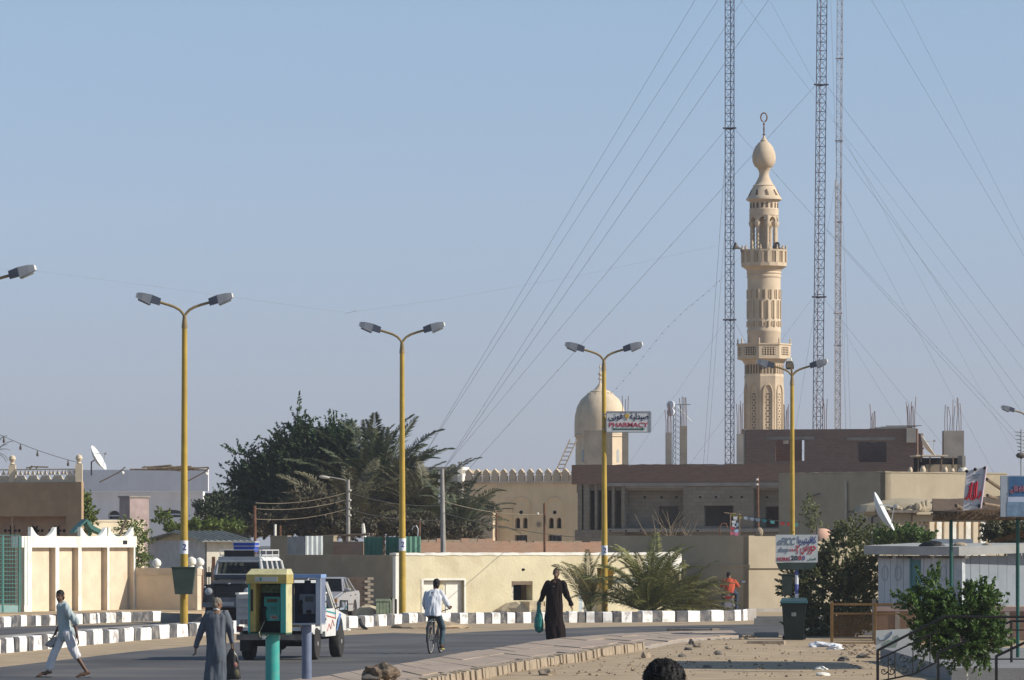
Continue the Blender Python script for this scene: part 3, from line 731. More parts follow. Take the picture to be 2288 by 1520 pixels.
obj('hole_in_plaster', M().ell(Fy.P(Fy.t(1168), .0, Fy.z(1273, Fy.t(1168))), (.09, .03, .05), 8, 6), c_dark, y)
obj('white_end', edging(Fy, Fy.t(1440), tR + .02, -.44, .012, Fy.z(1278, tR), zt - .05, .3, .03), c_offw, y, smooth=0)
pq = Fy.P(Fy.t(1507), -.2, 0)
fin = obj('end_finial', M().lathe([(.12, 0), (.10, .06), (.24, .16), (.27, .28), (.2, .42), (.03, .5)], (pq.x, pq.y, Fy.z(1262, tR)), 14), c_offw, y)
# heap of building stone and render in front of the small window
def lump(name, c, r, material, label, cat, seed, group=None, flat=.0, amp=.28, sub=3, rotz=0):
 import bmesh
 bm = bmesh.new(); bmesh.ops.create_icosphere(bm, subdivisions=sub, radius=1)
 for v in bm.verts:
  k = mnoise.noise(v.co * 1.3 + Vector((seed * 7.1, 0, 0))) * amp + mnoise.noise(v.co * 3.1 + Vector((0, seed * 3.3, 0))) * amp * .45
  q = v.co * (1 + k); q.z = max(q.z, -.35) if flat else q.z
  v.co = Vector((q.x * r[0], q.y * r[1], q.z * r[2]))
 me = bpy.data.meshes.new(name); bm.to_mesh(me); bm.free()
 o = obj(name, me, material); o.location = c; o.rotation_euler = (0, 0, rotz)
 return props(o, label, cat, group) if label else o
c_mound = mat('pale rubble render', (.50, .42, .29), var=.2, scale=4, bump=.8, bscale=9)
m_ = Fy.P(Fy.t(1165), .7, 0)
dm = thing('plaster_heap', 'sandy heap of stone and old plaster under the small dark window', 'heap', m_)
mo_ = lump('mound', (0, 0, 0), (1.25, .5, .5), c_mound, None, None, 5, flat=1); mo_.parent = dm
for u0, u1, z0, z1 in ((-.35, .25, .0, .46), (.3, 1.0, 0, .44)):
 obj('block', M().obox((0, 0), Fy.d, Fy.n, u0, u1, -.3, .5, z0, z1), c_mound, dm, 1)
# corrugated sheets standing on the wall behind
Yb = 189
c_zinc = mat('dull zinc sheet', (.30, .31, .31), rough=.55, metal=.3, var=.15, streak=.2)
c_zincl = mat('bright zinc sheet', (.55, .57, .56), rough=.5, metal=.2, var=.1, streak=.25)
c_gsheet = mat('green sheet', (.045, .16, .115), rough=.6, var=.15, streak=.3)
def sheet(px0, px1, py0, py1, Y, ang, material, label, group='metal sheets above the dark wall', wave=.05, n=None):
 F = Face(px0, Y, ang); t1 = F.t(px1); n = n or max(6, int(abs(t1) / .05)); m = M(); zt = F.z(py0, t1 / 2); zb = 1.0
 for side in (0, .012):
  for k in range(n + 1):
   u = t1 * k / n; d = math.sin(k * math.pi / 2 * 1.0) * wave * .5 - side
   m.v += [tuple(F.P(u, d, zb)), tuple(F.P(u, d, zt + rng.uniform(-.004, .004)))]
 w = 2 * (n + 1)
 for k in range(n): m.f += [(2 * k, 2 * k + 2, 2 * k + 3, 2 * k + 1), (w + 2 * k, w + 2 * k + 1, w + 2 * k + 3, w + 2 * k + 2), (2 * k + 1, 2 * k + 3, w + 2 * k + 3, w + 2 * k + 1)]
 lone('metal_sheet', m, material, label, 'sheet', group, loc=F.P(0, 0, zb), smooth=50)
sheet(642, 682, 1199, 1238, Yb, -55, c_zinc, 'dull grey metal sheet, leftmost above the dark wall')
sheet(682, 722, 1198, 1238, Yb - 1.5, 30, c_zincl, 'bright ribbed metal sheet beside the dull grey one')
sheet(813, 856, 1200, 1240, Yb - 1, -30, c_gsheet, 'smaller green metal sheet left of the second lamp post')
sheet(862, 900, 1200, 1240, Yb - .5, -45, c_gsheet, 'dark green metal sheet directly behind the second lamp post')
sheet(902, 940, 1199, 1240, Yb - 1.2, 25, mat('sunlit green sheet', (.10, .22, .16), rough=.6, streak=.25), 'paler green metal sheet right of the second lamp post')  # brighter copy of the green, with the sunlight put into its colour
bxs = [(722, 745, 1200, 189.5, c_dplast, 'brown mud wall piece beside the bright metal sheet'), (745, 812, 1213, 188.8, brick_mat('pink garden brick', (.42, .24, .16), (.36, .20, .13), (.36, .28, .2), R(-30)), 'low pinkish brick wall piece between the metal sheets'), (604, 642, 1200, 190.5, c_dplast, 'dull mud wall piece between the tin shed and the metal sheets')]
for a, b_, p, Yq, mt, lb in bxs:
 F = Face(a, Yq, -30); t = start('yard_wall', lb, F, 'wall', group='wall pieces behind the dark wall'); obj('wall', F.box(M(), 0, F.t(b_), -.25, 0, 0, F.z(p)), mt, t)
 obj('coping', F.box(M(), -.02, F.t(b_) + .02, -.27, .02, F.z(p) + .001, F.z(p) + .05), c_dplast, t)
F = Face(722, 191, -20); t = start('roof_beams', 'row of rough poles laid over the yard wall by the metal sheets', F, 'beam')
for k in range(4): obj('pole', M().tube([F.P(-.3, -.2 * k, F.z(1199)), F.P(1.9, -.2 * k - .1, F.z(1194))], .05, 6), c_wood, t)
# long red brick wall behind the cream house
Fr = Face(940, 196, 18); br = start('brick_wall', 'long low wall of pale red brick behind the cream house', Fr, 'wall')
cb = brick_mat('pinkish red brick', (.46, .27, .18), (.40, .23, .15), (.42, .33, .25), R(18), .22, .08)  # pinkish red is the brick's own even colour
tE = Fr.t(1360); m = Fr.wall(M(), 0, tE, 0, Fr.z(1212, tE / 2), [], .25); obj('wall', m, cb, br)
r_ = random.Random(4)
for k in range(int(tE / .34)):
 if k * .34 < Fr.t(1165) or r_.random() < .8:
  hh = (.15 if k * .34 < Fr.t(1090) else .06) * r_.uniform(.55, 1.1)
  obj('brick', Fr.box(M(), k * .34, k * .34 + r_.uniform(.31, .34), -.22, -.02, Fr.z(1212, tE / 2) + .001, Fr.z(1212, tE / 2) + hh), c_stone if r_.random() < .6 else cb, br)
# drab boundary wall on the right of the palms, corner at px 1673
Fd = Face(1673, 185, -50); Fdr = Face(1673, 185, 40)
d = start('boundary_wall', 'tall drab plastered boundary wall whose sunlit side turns away behind the bush', Fd, 'wall')
zt = Fd.z(1197); td = Fd.t(1350)
obj('wall', Fd.box(M(), td, -.001, -.3, 0, -.4, zt), c_plast, d); obj('end_wall', Fdr.box(M(), 0, 9, -.3, 0, -.4, zt - .02), c_plast, d)
obj('ledge', Fd.box(M(), td, .03, .001, .04, Fd.z(1266), Fd.z(1262)), c_plast, d); obj('ledge', Fdr.box(M(), -.035, 9, .001, .09, Fd.z(1270), Fd.z(1262)), c_plast, d)
obj('plinth', Fdr.box(M(), -.1, 9, .0, .35, -.4, .12), c_conc, d)
# ------------------------------------------------------------------ the mosque
Fm = Face(1292, 262, -17)
mq = start('mosque_hall', 'ochre mosque hall crowned with a row of pale pointed merlons', Fm)
tl = Fm.t(1036); zt = Fm.z(1080)
hol = []
ap = [(1151, 1162, 1157, 1181), (1168, 1178.5, 1157, 1181), (1226, 1237, 1157, 1181), (1243.5, 1254, 1157, 1181)]
lowp = [(1150, 1178, 1196, 1224), (1224, 1255, 1196, 1224)]
for p in ap + lowp + [(1079, 1104, 1123, 1140)]: hol.append(Fm.hole(*p))
obj('wall', Fm.wall(M(), tl, 0, 0, zt, hol, .35), c_mosque, mq)
obj('side_wall', M().obox(Fm.P(tl, 0), Fm.d, Fm.n, 0, .3, -14, -.351, 0, zt - .01), c_mosque, mq)
obj('side_wall', M().obox(Fm.P(0, 0), Fm.d, Fm.n, -.3, 0, -14, -.351, 0, zt - .01), c_mosque, mq)
obj('back_wall', M().obox(Fm.P(tl, 0), Fm.d, Fm.n, .301, -tl - .301, -14, -13.7, 0, zt - .01), c_mosque, mq)
obj('roof', M().obox(Fm.P(tl, 0), Fm.d, Fm.n, .301, -tl - .301, -13.69, -.36, zt - .6, zt - .4), c_plast, mq)
obj('cornice', Fm.box(M(), tl - .05, .05, -.1, .08, Fm.z(1081), Fm.z(1075)), c_minar, mq)
c_shut = mat('dark brown shutter', (.05, .03, .022), rough=.6)
def arch_fill(F, ta, tb, z1, h, n0, n1, parent, name='arch_head'):
 w = tb - ta; zs = z1 - h
 for sg in (0, 1):
  pts = [((0 if sg == 0 else w), h)] + [((w / 2 - w / 2 * math.cos(k * math.pi / 12)) if sg == 0 else (w / 2 + w / 2 * math.cos(k * math.pi / 12)), h * math.sin(k * math.pi / 12)) for k in range(6, -1, -1)]
  obj(name, M().prism(pts, F.P(ta, 0, zs), (*F.d, 0), (0, 0, 1), (*F.n, 0), n0, n1), c_mosque, parent, fixn=True)
for p in ap:
 a_, b_, z0, z1 = Fm.hole(*p)
 w = obj('window', Fm.box(M(), a_, b_, -.4, -.353, z0, z1), c_shut, mq)
 arch_fill(Fm, a_, b_, z1, (b_ - a_) * .5, -.33, -.002, w)
 obj('sill', Fm.box(M(), a_ - .05, b_ + .05, .001, .06, z0 - .07, z0), c_mosque, w); obj('frame', Fm.box(M(), (a_ + b_) / 2 - .02, (a_ + b_) / 2 + .02, -.352, -.31, z0, z1), c_shut, w)
for p in lowp:
 a_, b_, z0, z1 = Fm.hole(*p)
 w = obj('window', Fm.box(M(), a_, b_, -.4, -.353, z0, z1), glass_mat('dark window glass'), mq)
 for f in (.33, .66): obj('frame', Fm.box(M(), a_ + (b_ - a_) * f - .02, a_ + (b_ - a_) * f + .02, -.352, -.3, z0, z1), c_shut, w)
a_, b_, z0, z1 = Fm.hole(1079, 1104, 1123, 1140); obj('window', Fm.box(M(), a_, b_, -.4, -.353, z0, z1), c_dark, mq)
for px in (1164.5, 1239.5):
 tt = Fm.t(px); rw = obj('round_window', M().prism([(.1 * math.cos(k * .524), .1 * math.sin(k * .524)) for k in range(12)], Fm.P(tt, 0, Fm.z(1145, tt)), (*Fm.d, 0), (0, 0, 1), (*Fm.n, 0), -.05, .012), c_dark, mq)
 ring = []
 w_, zz0, zz1 = (Fm.t(px + 20) - Fm.t(px - 20)) / 2, Fm.z(1178, tt), Fm.z(1130, tt)
 ring = [Fm.P(tt - w_, .02, zz0), Fm.P(tt - w_, .02, zz1)] + [Fm.P(tt - w_ * math.cos(k * math.pi / 8), .02, zz1 + w_ * .9 * math.sin(k * math.pi / 8)) for k in range(1, 8)] + [Fm.P(tt + w_, .02, zz1), Fm.P(tt + w_, .02, zz0)]
 obj('arch_moulding', M().tube(ring, .035, 5), c_mosque, mq)
tw = Fm.t(1088); obj('porch_wall', Fm.box(M(), Fm.t(1063), Fm.t(1111), .001, .8, 0, Fm.z(1143, tw)), c_minar, mq)
obj('porch_roof', Fm.box(M(), Fm.t(1061), Fm.t(1113), .001, .85, Fm.z(1143, tw) + .001, Fm.z(1140, tw)), c_minar, mq)
tt = Fm.t(1204); fl = obj('wall_lamp', M().ell(Fm.P(tt, .18, Fm.z(1148, tt)), .07, 10, 6), c_offw, mq); obj('bracket', M().tube([Fm.P(tt, 0, Fm.z(1147, tt)), Fm.P(tt, .18, Fm.z(1147, tt))], .02, 5), c_steel, fl)
obj('pierced_star', M().prism([((.22 if k % 2 else .1) * math.cos(k * math.pi / 8), (.22 if k % 2 else .1) * math.sin(k * math.pi / 8)) for k in range(16)], Fm.P(tt, 0, Fm.z(1172, tt)), (*Fm.d, 0), (0, 0, 1), (*Fm.n, 0), -.05, .008), mat('grey inlay', (.30, .24, .17)), mq)
def merlon(F, t, n0, n1, z0, h, w, parent):
 prof = [(-w * .42, 0), (w * .42, 0), (w * .42, h * .42), (w * .30, h * .5), (w * .36, h * .62), (w * .36, h * .74), (w * .2, h * .86), (0, h), (-w * .2, h * .86), (-w * .36, h * .74), (-w * .36, h * .62), (-w * .30, h * .5), (-w * .42, h * .42)]
 obj('merlon', M().prism(prof, F.P(t, 0, z0), (*F.d, 0), (0, 0, 1), (*F.n, 0), n0, n1), c_minar, parent, fixn=True, smooth=0)
hm = Fm.z(1047) - Fm.z(1075); per = (0 - tl) / 13
for k in range(13): merlon(Fm, tl + (k + .5) * per, -.3, -.02, Fm.z(1075), hm, per * .93, mq)
for k in range(8): merlon(Fm, tl + 1.0 + k * per * .8, -13.9, -13.7, zt - .05, hm * 1.35, per * .8, mq)
t = thing('white_chimney_post', 'whitewashed ragged post at the left corner of the mosque parapet', 'post', Fm.P(Fm.t(1023), -.3, 0))
obj('shaft', M().box(-.1, .12, -.1, .1, 0, Fm.z(1043)), c_offw, t, 1); obj('horn_speaker', M().lathe([(.02, 0), (.05, .1), (.12, .22)], (0, 0, Fm.z(1040)), 8), c_steel, t, 1)
Fpb = Face(1027, 268, -25); t = start('parapet_house', 'pale flat roofed house half hidden by the palms beside the mosque', Fpb)
ob = Fpb.t(900); obj('wall', Fpb.wall(M(), ob, 0, 0, Fpb.z(1043), [Fpb.hole(948, 985, 1060, 1085)], .4), mat('greyish cream render', (.46, .42, .34), streak=.1), t)
obj('blind_window', Fpb.box(M(), Fpb.t(948), Fpb.t(985), -.5, -.15, Fpb.z(1086, ob / 2), Fpb.z(1059, ob / 2)), mat('grey shutters', (.34, .32, .28)), t)
obj('roof', M().obox(Fpb.P(0, 0), Fpb.d, Fpb.n, ob, 0, -6, -.41, Fpb.z(1050) - .2, Fpb.z(1050)), c_plast, t)
obj('side_wall', Face(1027, 268, 65).box(M(), .41, 1.2, -.3, 0, 0, Fpb.z(1044)), c_offw, t)
# ladder leaning on the drum
lad = thing('ladder', 'grey wooden ladder leaning against the dome drum above the merlons', 'ladder', W(1240, 1075, 270))
p0, p1 = Vector((0, 0, 0)), W(1281, 983, 277) - W(1240, 1075, 270)
for sx in (-.19, .19): obj('rail', M().tube([p0 + Vector((sx, 0, 0)), p1 + Vector((sx, 0, 0))], .035, 6), c_wood, lad, 1)
for k in range(1, 10): q_ = p0.lerp(p1, k / 10); obj('rung', M().tube([q_ - Vector((.19, 0, 0)), q_ + Vector((.19, 0, 0))], .028, 6), c_wood, lad, 1)
# dome on its drum
YD = 284; sD = FPX / YD; cx = X_(1341, YD); rd = 57.5 / sD
dom = thing('mosque_dome', 'pale onion dome on an eight sided drum with a ball finial', 'dome', (cx, YD, 0))
zd = Z_(972, YD)
prof = [(rd * .985, 0), (rd, .02), (rd * 1.0, .7), (rd * .985, 1.1), (rd * .90, 1.62), (rd * .74, 2.05), (rd * .5, 2.36), (rd * .40, 2.44), (rd * .38, 2.52), (rd * .24, 2.6), (rd * .1, 2.85), (.05, 3.0)]
obj('dome_shell', M().lathe(prof, (0, 0, zd), 40), c_dome, dom, 1)
for k in range(12):
 q = k * math.pi / 6 + .2; obj('knob', M().ell((rd * .47 * math.cos(q), rd * .47 * math.sin(q), zd + 2.4), .05, 6, 5), c_dome, dom, 1)
obj('drum', M().lathe([(rd * 1.03, 0), (rd * 1.03, zd - .12), (rd * 1.08, zd - .1), (rd * 1.08, zd)], (0, 0, 0), 8, R(22.5)), c_dome, dom, 1, smooth=20)
for k in range(8):
 q = k * math.pi / 4 - R(90) + R(0); mtx = (rd * 1.03 * math.cos(math.pi / 8))
 c_ = Vector((mtx * math.cos(q), mtx * math.sin(q), zd - 1.25)); a_ = Vector((-math.sin(q), math.cos(q), 0)); nn = Vector((math.cos(q), math.sin(q), 0))
 ww = obj('slit_window', M().prism([(-.1, -.35), (.1, -.35), (.1, .3), (0, .42), (-.1, .3)], c_, a_, (0, 0, 1), nn, -.06, .01), mat('pale blue grille', (.36, .38, .38)), dom, 1)
obj('finial', M().lathe([(.05, 0), (.05, .18), (.13, .26), (.05, .34), (.04, .42), (.11, .5), (.11, .58), (.03, .66), (.025, .85), (.08, .9), (.03, .98), (.01, 1.15)], (0, 0, zd + 2.98), 10), c_dome, dom, 1)
# ------------------------------------------------------------------ minaret, built upwards from the ground
YM = 300; sM = FPX / YM; xm = X_(1707, YM)
mi = thing('minaret', 'tall sandstone coloured minaret with two balconies and an egg shaped top', 'minaret', (xm, YM, 0))
def zM(py): return Z_(py, YM)
def pxr(w): return w / sM
PH = R(22.5) + R(9)
def ocirc(r): return r / math.cos(R(22.5))
ro = pxr(41)
obj('octagon_shaft', M().lathe([(ocirc(ro) * 1.0, 0), (ocirc(ro), zM(846)), (ocirc(ro) * 1.02, zM(842)), (ocirc(ro) * .99, zM(838)), (ocirc(ro) * .99, zM(815)), (ocirc(ro) * 1.12, zM(806)), (ocirc(pxr(56)), zM(803))], (0, 0, 0), 8, PH), c_minar, mi, 1, smooth=15)
dkm = mat('painted recess shade', (.16, .11, .07))  # dark tone paints the shade of holes and slots on flush plates
for k in range(8):
 q = PH + R(22.5) + k * math.pi / 4; ap_ = ro; nn = Vector((math.cos(q), math.sin(q), 0)); a_ = Vector((-math.sin(q), math.cos(q), 0))
 if nn.y > .5: continue
 o_ = nn * ap_
 hw = ro * math.tan(R(22.5))
 za, zb = 0.0, zM(885)
 ring = [o_ + a_ * (-.62 * hw) + nn * .03 + Vector((0, 0, 6)), o_ + a_ * (-.62 * hw) + nn * .03 + Vector((0, 0, zM(880)))] + [o_ + a_ * (-.62 * hw * math.cos(j * math.pi / 8)) + nn * .03 + Vector((0, 0, zM(880) + .55 * math.sin(j * math.pi / 8))) for j in range(1, 8)] + [o_ + a_ * (.62 * hw) + nn * .03 + Vector((0, 0, zM(880))), o_ + a_ * (.62 * hw) + nn * .03 + Vector((0, 0, 6))]
 obj('blind_arch', M().tube(ring, .05, 5), c_minar, mi, 1)
 for j in range(24):
  for sx in (-.1, .1):
   zz = zM(882) - j * .17
   obj('pierced_hole', M().prism([(.05 * math.cos(i * 1.05), .07 * math.sin(i * 1.05)) for i in range(6)], o_ + a_ * (sx * (1 if j % 2 else .55)) + Vector((0, 0, zz)), a_, (0, 0, 1), nn, -.03, .006), dkm, mi, 1, smooth=0)
 for j in range(5):
  obj('fret_slot', M().prism([(-.06, 0), (.06, 0), (.06, .5), (0, .62), (-.06, .5)], o_ * .99 + a_ * ((j - 2) * .2) + Vector((0, 0, zM(836))), a_, (0, 0, 1), nn, -.03, .006), dkm, mi, 1, smooth=0)
# square lower balcony with fretted panels
PB = R(22.5) + R(9)
b1 = obj('lower_balcony', M().lathe([(ocirc(pxr(56)), zM(803)), (ocirc(pxr(56)), zM(773)), (ocirc(pxr(58)), zM(772)), (ocirc(pxr(58)), zM(769)), (ocirc(pxr(52)), zM(769)), (ocirc(pxr(52)), zM(798)), (.3, zM(798))], (0, 0, 0), 8, PB), c_minar, mi, 1, smooth=15)
for k in range(8):
 q = PB + R(22.5) + k * math.pi / 4; nn = Vector((math.cos(q), math.sin(q), 0)); a_ = Vector((-math.sin(q), math.cos(q), 0))
 if nn.y > .5: continue
 o_ = nn * pxr(56); hw = pxr(56) * math.tan(R(22.5))
 z0, z1 = zM(795), zM(777)
 obj('panel', M().prism([(-hw * .62, z0), (hw * .62, z0), (hw * .62, z1), (-hw * .62, z1)], o_, a_, (0, 0, 1), nn, -.03, .005), dkm, b1, 1)
 for j in range(5):
  for i in range(3): obj('fret', M().prism([(.06 * math.cos(h * math.pi / 2), .08 * math.sin(h * math.pi / 2)) for h in range(4)], o_ + a_ * ((j - 2) * .165) + Vector((0, 0, z0 + .1 + i * .14)), a_, (0, 0, 1), nn, .006, .03), c_minar, b1, 1, smooth=0)
 qc = PB + k * math.pi / 4; obj('finial', M().lathe([(.04, 0), (.07, .06), (.03, .13), (.06, .2), (.01, .36)], (ocirc(pxr(55)) * math.cos(qc), ocirc(pxr(55)) * math.sin(qc), zM(769)), 8), c_minar, b1, 1)
# round shaft
rr = pxr(37)
obj('round_shaft', M().lathe([(rr, zM(800)), (rr, zM(745)), (rr * 1.03, zM(743)), (rr * 1.03, zM(738)), (rr, zM(736)), (rr, zM(622)), (rr * 1.04, zM(620)), (rr * 1.04, zM(616)), (rr * 1.0, zM(614)), (rr * 1.06, zM(611)), (rr * 1.02, zM(608)), (rr * 1.1, zM(602)), (pxr(47), zM(598)), (pxr(51), zM(596))], (0, 0, 0), 32), c_minar, mi, 1)
for k in range(16):
 q = k * math.pi / 8 + .1; nn = Vector((math.cos(q), math.sin(q), 0)); a_ = Vector((-math.sin(q), math.cos(q), 0))
 if nn.y > .35: continue
 for (pa, pb, w, off) in ((730, 718, .09, 0), (712, 672, .055, 0), (668, 648, .07, .2)):
  qq = q + off; nn = Vector((math.cos(qq), math.sin(qq), 0)); a_ = Vector((-math.sin(qq), math.cos(qq), 0))
  obj('flute', M().prism([(-w, zM(pa)), (w, zM(pa)), (w, zM(pb) - .06), (0, zM(pb)), (-w, zM(pb) - .06)], nn * rr, a_, (0, 0, 1), nn, -.12, .02), mat('painted flute shade', (.40, .29, .18)), mi, 1, smooth=0)  # darker tone paints the groove's shade on a raised strip
  obj('rib', M().prism([(w + .02, zM(pa) - .04), (w + .08, zM(pa) - .04), (w + .08, zM(pb)), (w + .02, zM(pb))], nn * rr, a_, (0, 0, 1), nn, -.05, .05), c_minar, mi, 1, smooth=0)
# upper balcony
b2 = obj('upper_balcony', M().lathe([(pxr(51), zM(596)), (pxr(51.5), zM(588)), (pxr(46), zM(588)), (pxr(46), zM(592)), (.2, zM(592))], (0, 0, 0), 16, R(11)), c_minar, mi, 1, smooth=15)
for k in range(16):
 q = R(11) + k * math.pi / 8; c_ = Vector((pxr(49.5) * math.cos(q), pxr(49.5) * math.sin(q), 0)); nn = Vector((math.cos(q), math.sin(q), 0)); a_ = Vector((-math.sin(q), math.cos(q), 0))
 obj('baluster', M().prism([(-.12, zM(588)), (.12, zM(588)), (.12, zM(563)), (-.12, zM(563))], c_, a_, (0, 0, 1), nn, -.1, .05), c_minar, b2, 1, smooth=0)
 obj('finial', M().lathe([(.04, 0), (.07, .06), (.03, .12), (.05, .18), (.01, .3)], (c_.x, c_.y, zM(559)), 8), c_minar, b2, 1)
 for j in (-1, 0, 1): obj('lattice_bar', M().box(-.03, .03, -.03, .03, zM(588), zM(563)), c_minar, b2, 1).location = Vector((c_.x, c_.y, 0)) + Matrix.Rotation(math.pi / 16, 3, 'Z') @ Vector((0, 0, 0)) + (Vector((math.cos(q + math.pi / 8 * (.5 + .18 * j)), math.sin(q + math.pi / 8 * (.5 + .18 * j)), 0)) * pxr(48.5) - Vector((c_.x, c_.y, 0)))
obj('rail', M().lathe([(pxr(51.5), zM(563)), (pxr(52), zM(559)), (pxr(46), zM(559)), (pxr(46), zM(563))], (0, 0, 0), 16, R(11)), c_minar, b2, 1, smooth=15)
# lantern: eight columns carrying arches, a ring, a flared roof, a neck and the egg
rl = pxr(33); zc0, zc1 = zM(592), zM(497)
obj('core', M().tube([(0, 0, zc0), (0, 0, zM(490))], pxr(10), 12), c_minar, mi, 1)
for k in range(8):
 q = R(13) + k * math.pi / 4; x, y_ = (rl - .14) * math.cos(q), (rl - .14) * math.sin(q); pr_ = [(.17, 0), (.17, .12)]
 H = zc1 - zc0
 for j in range(18): pr_ += [(.10 + (.028 if j % 2 else 0), .2 + (H - .5) * j / 17)]
 pr_ += [(.17, H - .22), (.2, H - .1), (.2, H)]
 obj('column', M().lathe(pr_, (x, y_, zc0), 8), c_minar, mi, 1)
 qa = q + math.pi / 8; nn = Vector((math.cos(qa), math.sin(qa), 0)); a_ = Vector((-math.sin(qa), math.cos(qa), 0)); hw = (rl) * math.tan(R(22.5)) ; z0, z1 = zc1 - .02, zM(482)
 for sg in (-1, 1):
  pts = [(sg * hw, 0), (sg * hw, z1 - z0)] + [(0, z1 - z0), (0, (z1 - z0) * .82), (sg * hw * .3, (z1 - z0) * .66), (sg * hw * .55, (z1 - z0) * .4), (sg * hw * .62, 0)]
  obj('arch', M().prism(pts, nn * (rl * math.cos(R(22.5)) * .985) + Vector((0, 0, z0)), a_, (0, 0, 1), nn, -.22, .02), c_minar, mi, 1, smooth=0, fixn=True)
obj('ring', M().lathe([(rl * .99, zM(482)), (rl * .99, zM(470)), (rl * 1.0, zM(468)), (rl * .95, zM(466)), (rl * .95, zM(452)), (rl * 1.12, zM(449)), (pxr(40), zM(447)), (pxr(40), zM(445)), (pxr(37), zM(441)), (pxr(26), zM(420)), (pxr(24), zM(417)), (pxr(25), zM(415)), (pxr(21), zM(413)), (pxr(17), zM(406)), (pxr(12), zM(396)), (pxr(10.5), zM(388)), (pxr(13), zM(380)), (pxr(15.5), zM(377)), (pxr(15), zM(376)), (pxr(21), zM(372)), (pxr(25.5), zM(362)), (pxr(26.5), zM(352)), (pxr(25), zM(342)), (pxr(20), zM(329)), (pxr(12), zM(319)), (pxr(8), zM(317)), (pxr(8), zM(314)), (pxr(4), zM(310)), (pxr(2), zM(304))], (0, 0, 0), 32), c_minar, mi, 1, smooth=40)
for k in range(18):
 q = k * math.pi / 9; nn = Vector((math.cos(q), math.sin(q), 0)); a_ = Vector((-math.sin(q), math.cos(q), 0))
 if nn.y < .45:
  obj('slot', M().prism([(-.07, zM(466)), (.07, zM(466)), (.07, zM(456)), (0, zM(453)), (-.07, zM(456))], nn * rl * .95, a_, (0, 0, 1), nn, -.05, .012), dkm, mi, 1, smooth=0)
  s0, s1 = nn * pxr(35) + Vector((0, 0, zM(438))), nn * pxr(28.5) + Vector((0, 0, zM(425))); up = (s1 - s0).normalized(); on = a_.cross(up)
  if k % 2 == 0: obj('slot', M().prism([(-.09, 0), (.09, 0), (.0, .42), (-.1, .34)], s0, a_, up, on, -.03, .03), dkm, mi, 1, smooth=0)
obj('spire', M().lathe([(.04, zM(308)), (.035, zM(303)), (.10, zM(301)), (.035, zM(298)), (.06, zM(288)), (.03, zM(282)), (.07, zM(277)), (.025, zM(274)), (.02, zM(271))], (0, 0, 0), 8), mat('bronze', (.20, .12, .08), rough=.5), mi, 1)
cr = [Vector((.19 * math.sin(a), 0, -.27 * math.cos(a))) + Vector((0, 0, zM(262.5))) for a in np.linspace(R(18), R(342), 22)]
obj('crescent', M().tube(cr, [.05 - .03 * abs(i - 10.5) / 10.5 * -0 for i in range(22)], 6), mat('bronze', (.20, .12, .08)), mi, 1)
for px, sgn, lb in ((1654, -1, 'dark loudspeaker horn on the left of the upper minaret balcony'), (1742, 1, 'dark loudspeaker horn on the right of the upper minaret balcony')):
 c_ = Vector((X_(px, YM), YM - pxr(20), zM(557))); t = thing('loudspeaker', lb, 'loudspeaker', c_, group='loudspeakers on the minaret')
 hm_ = M().lathe([(.05, -.1), (.06, .1), (.12, .25), (.26, .42), (.27, .43)], (0, 0, 0), 12); ho = obj('horn', hm_, c_dgrey, t, 1); ho.rotation_euler = (R(70), 0, R(-40) if sgn > 0 else R(-75))
 obj('bracket', M().tube([(0, 0, -.1), (.1 * -sgn, .3, -.25)], .04, 6), c_dgrey, t, 1)
# ------------------------------------------------------------------ unfinished brick building
bA = R(-16); Fu = Face(1742, 236, -16)
cbk = brick_mat('dusty brown brick', (.27, .16, .115), (.22, .13, .095), (.25, .205, .165), bA, .25, .085, dirt=(.21, .165, .13))  # dusty brown is the brick's own colour
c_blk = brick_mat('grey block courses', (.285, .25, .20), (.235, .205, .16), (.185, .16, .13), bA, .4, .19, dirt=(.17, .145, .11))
ub = start('unfinished_building', 'unfinished building of bare red brick over grey cement with black window holes', Fu)
tl = Fu.t(1284); zt = Fu.z(1039); zf = Fu.z(1081)      # top, foot of the brick parapet
def hh(*p): return Fu.hole(*p)
holes = [hh(1464, 1508, 1131, 1180), hh(1573, 1638, 1130, 1176), hh(1702, 1741, 1132, 1178)]
tC, tD = Fu.t(1388), Fu.t(1398)
# recessed wall bays: left bay set back, right bay flush with piers
recess1 = [Fu.hole(1464, 1508, 1131, 1180)]
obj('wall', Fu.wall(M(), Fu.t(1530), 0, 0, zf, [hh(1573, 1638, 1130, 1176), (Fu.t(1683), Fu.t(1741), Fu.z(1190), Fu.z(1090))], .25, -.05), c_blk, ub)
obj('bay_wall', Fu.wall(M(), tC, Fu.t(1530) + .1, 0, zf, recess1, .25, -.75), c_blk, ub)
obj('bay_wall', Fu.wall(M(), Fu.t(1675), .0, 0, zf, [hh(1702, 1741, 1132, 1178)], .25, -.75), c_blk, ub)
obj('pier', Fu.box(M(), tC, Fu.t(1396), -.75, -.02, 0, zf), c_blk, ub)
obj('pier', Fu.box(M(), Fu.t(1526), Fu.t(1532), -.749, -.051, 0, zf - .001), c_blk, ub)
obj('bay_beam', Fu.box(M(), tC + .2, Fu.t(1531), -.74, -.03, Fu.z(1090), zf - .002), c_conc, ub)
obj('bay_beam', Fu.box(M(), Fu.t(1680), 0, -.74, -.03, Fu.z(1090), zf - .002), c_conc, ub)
obj('floor_ledge', Fu.box(M(), Fu.t(1352), -.01, -.7, .12, Fu.z(1189), Fu.z(1181)), c_conc, ub)
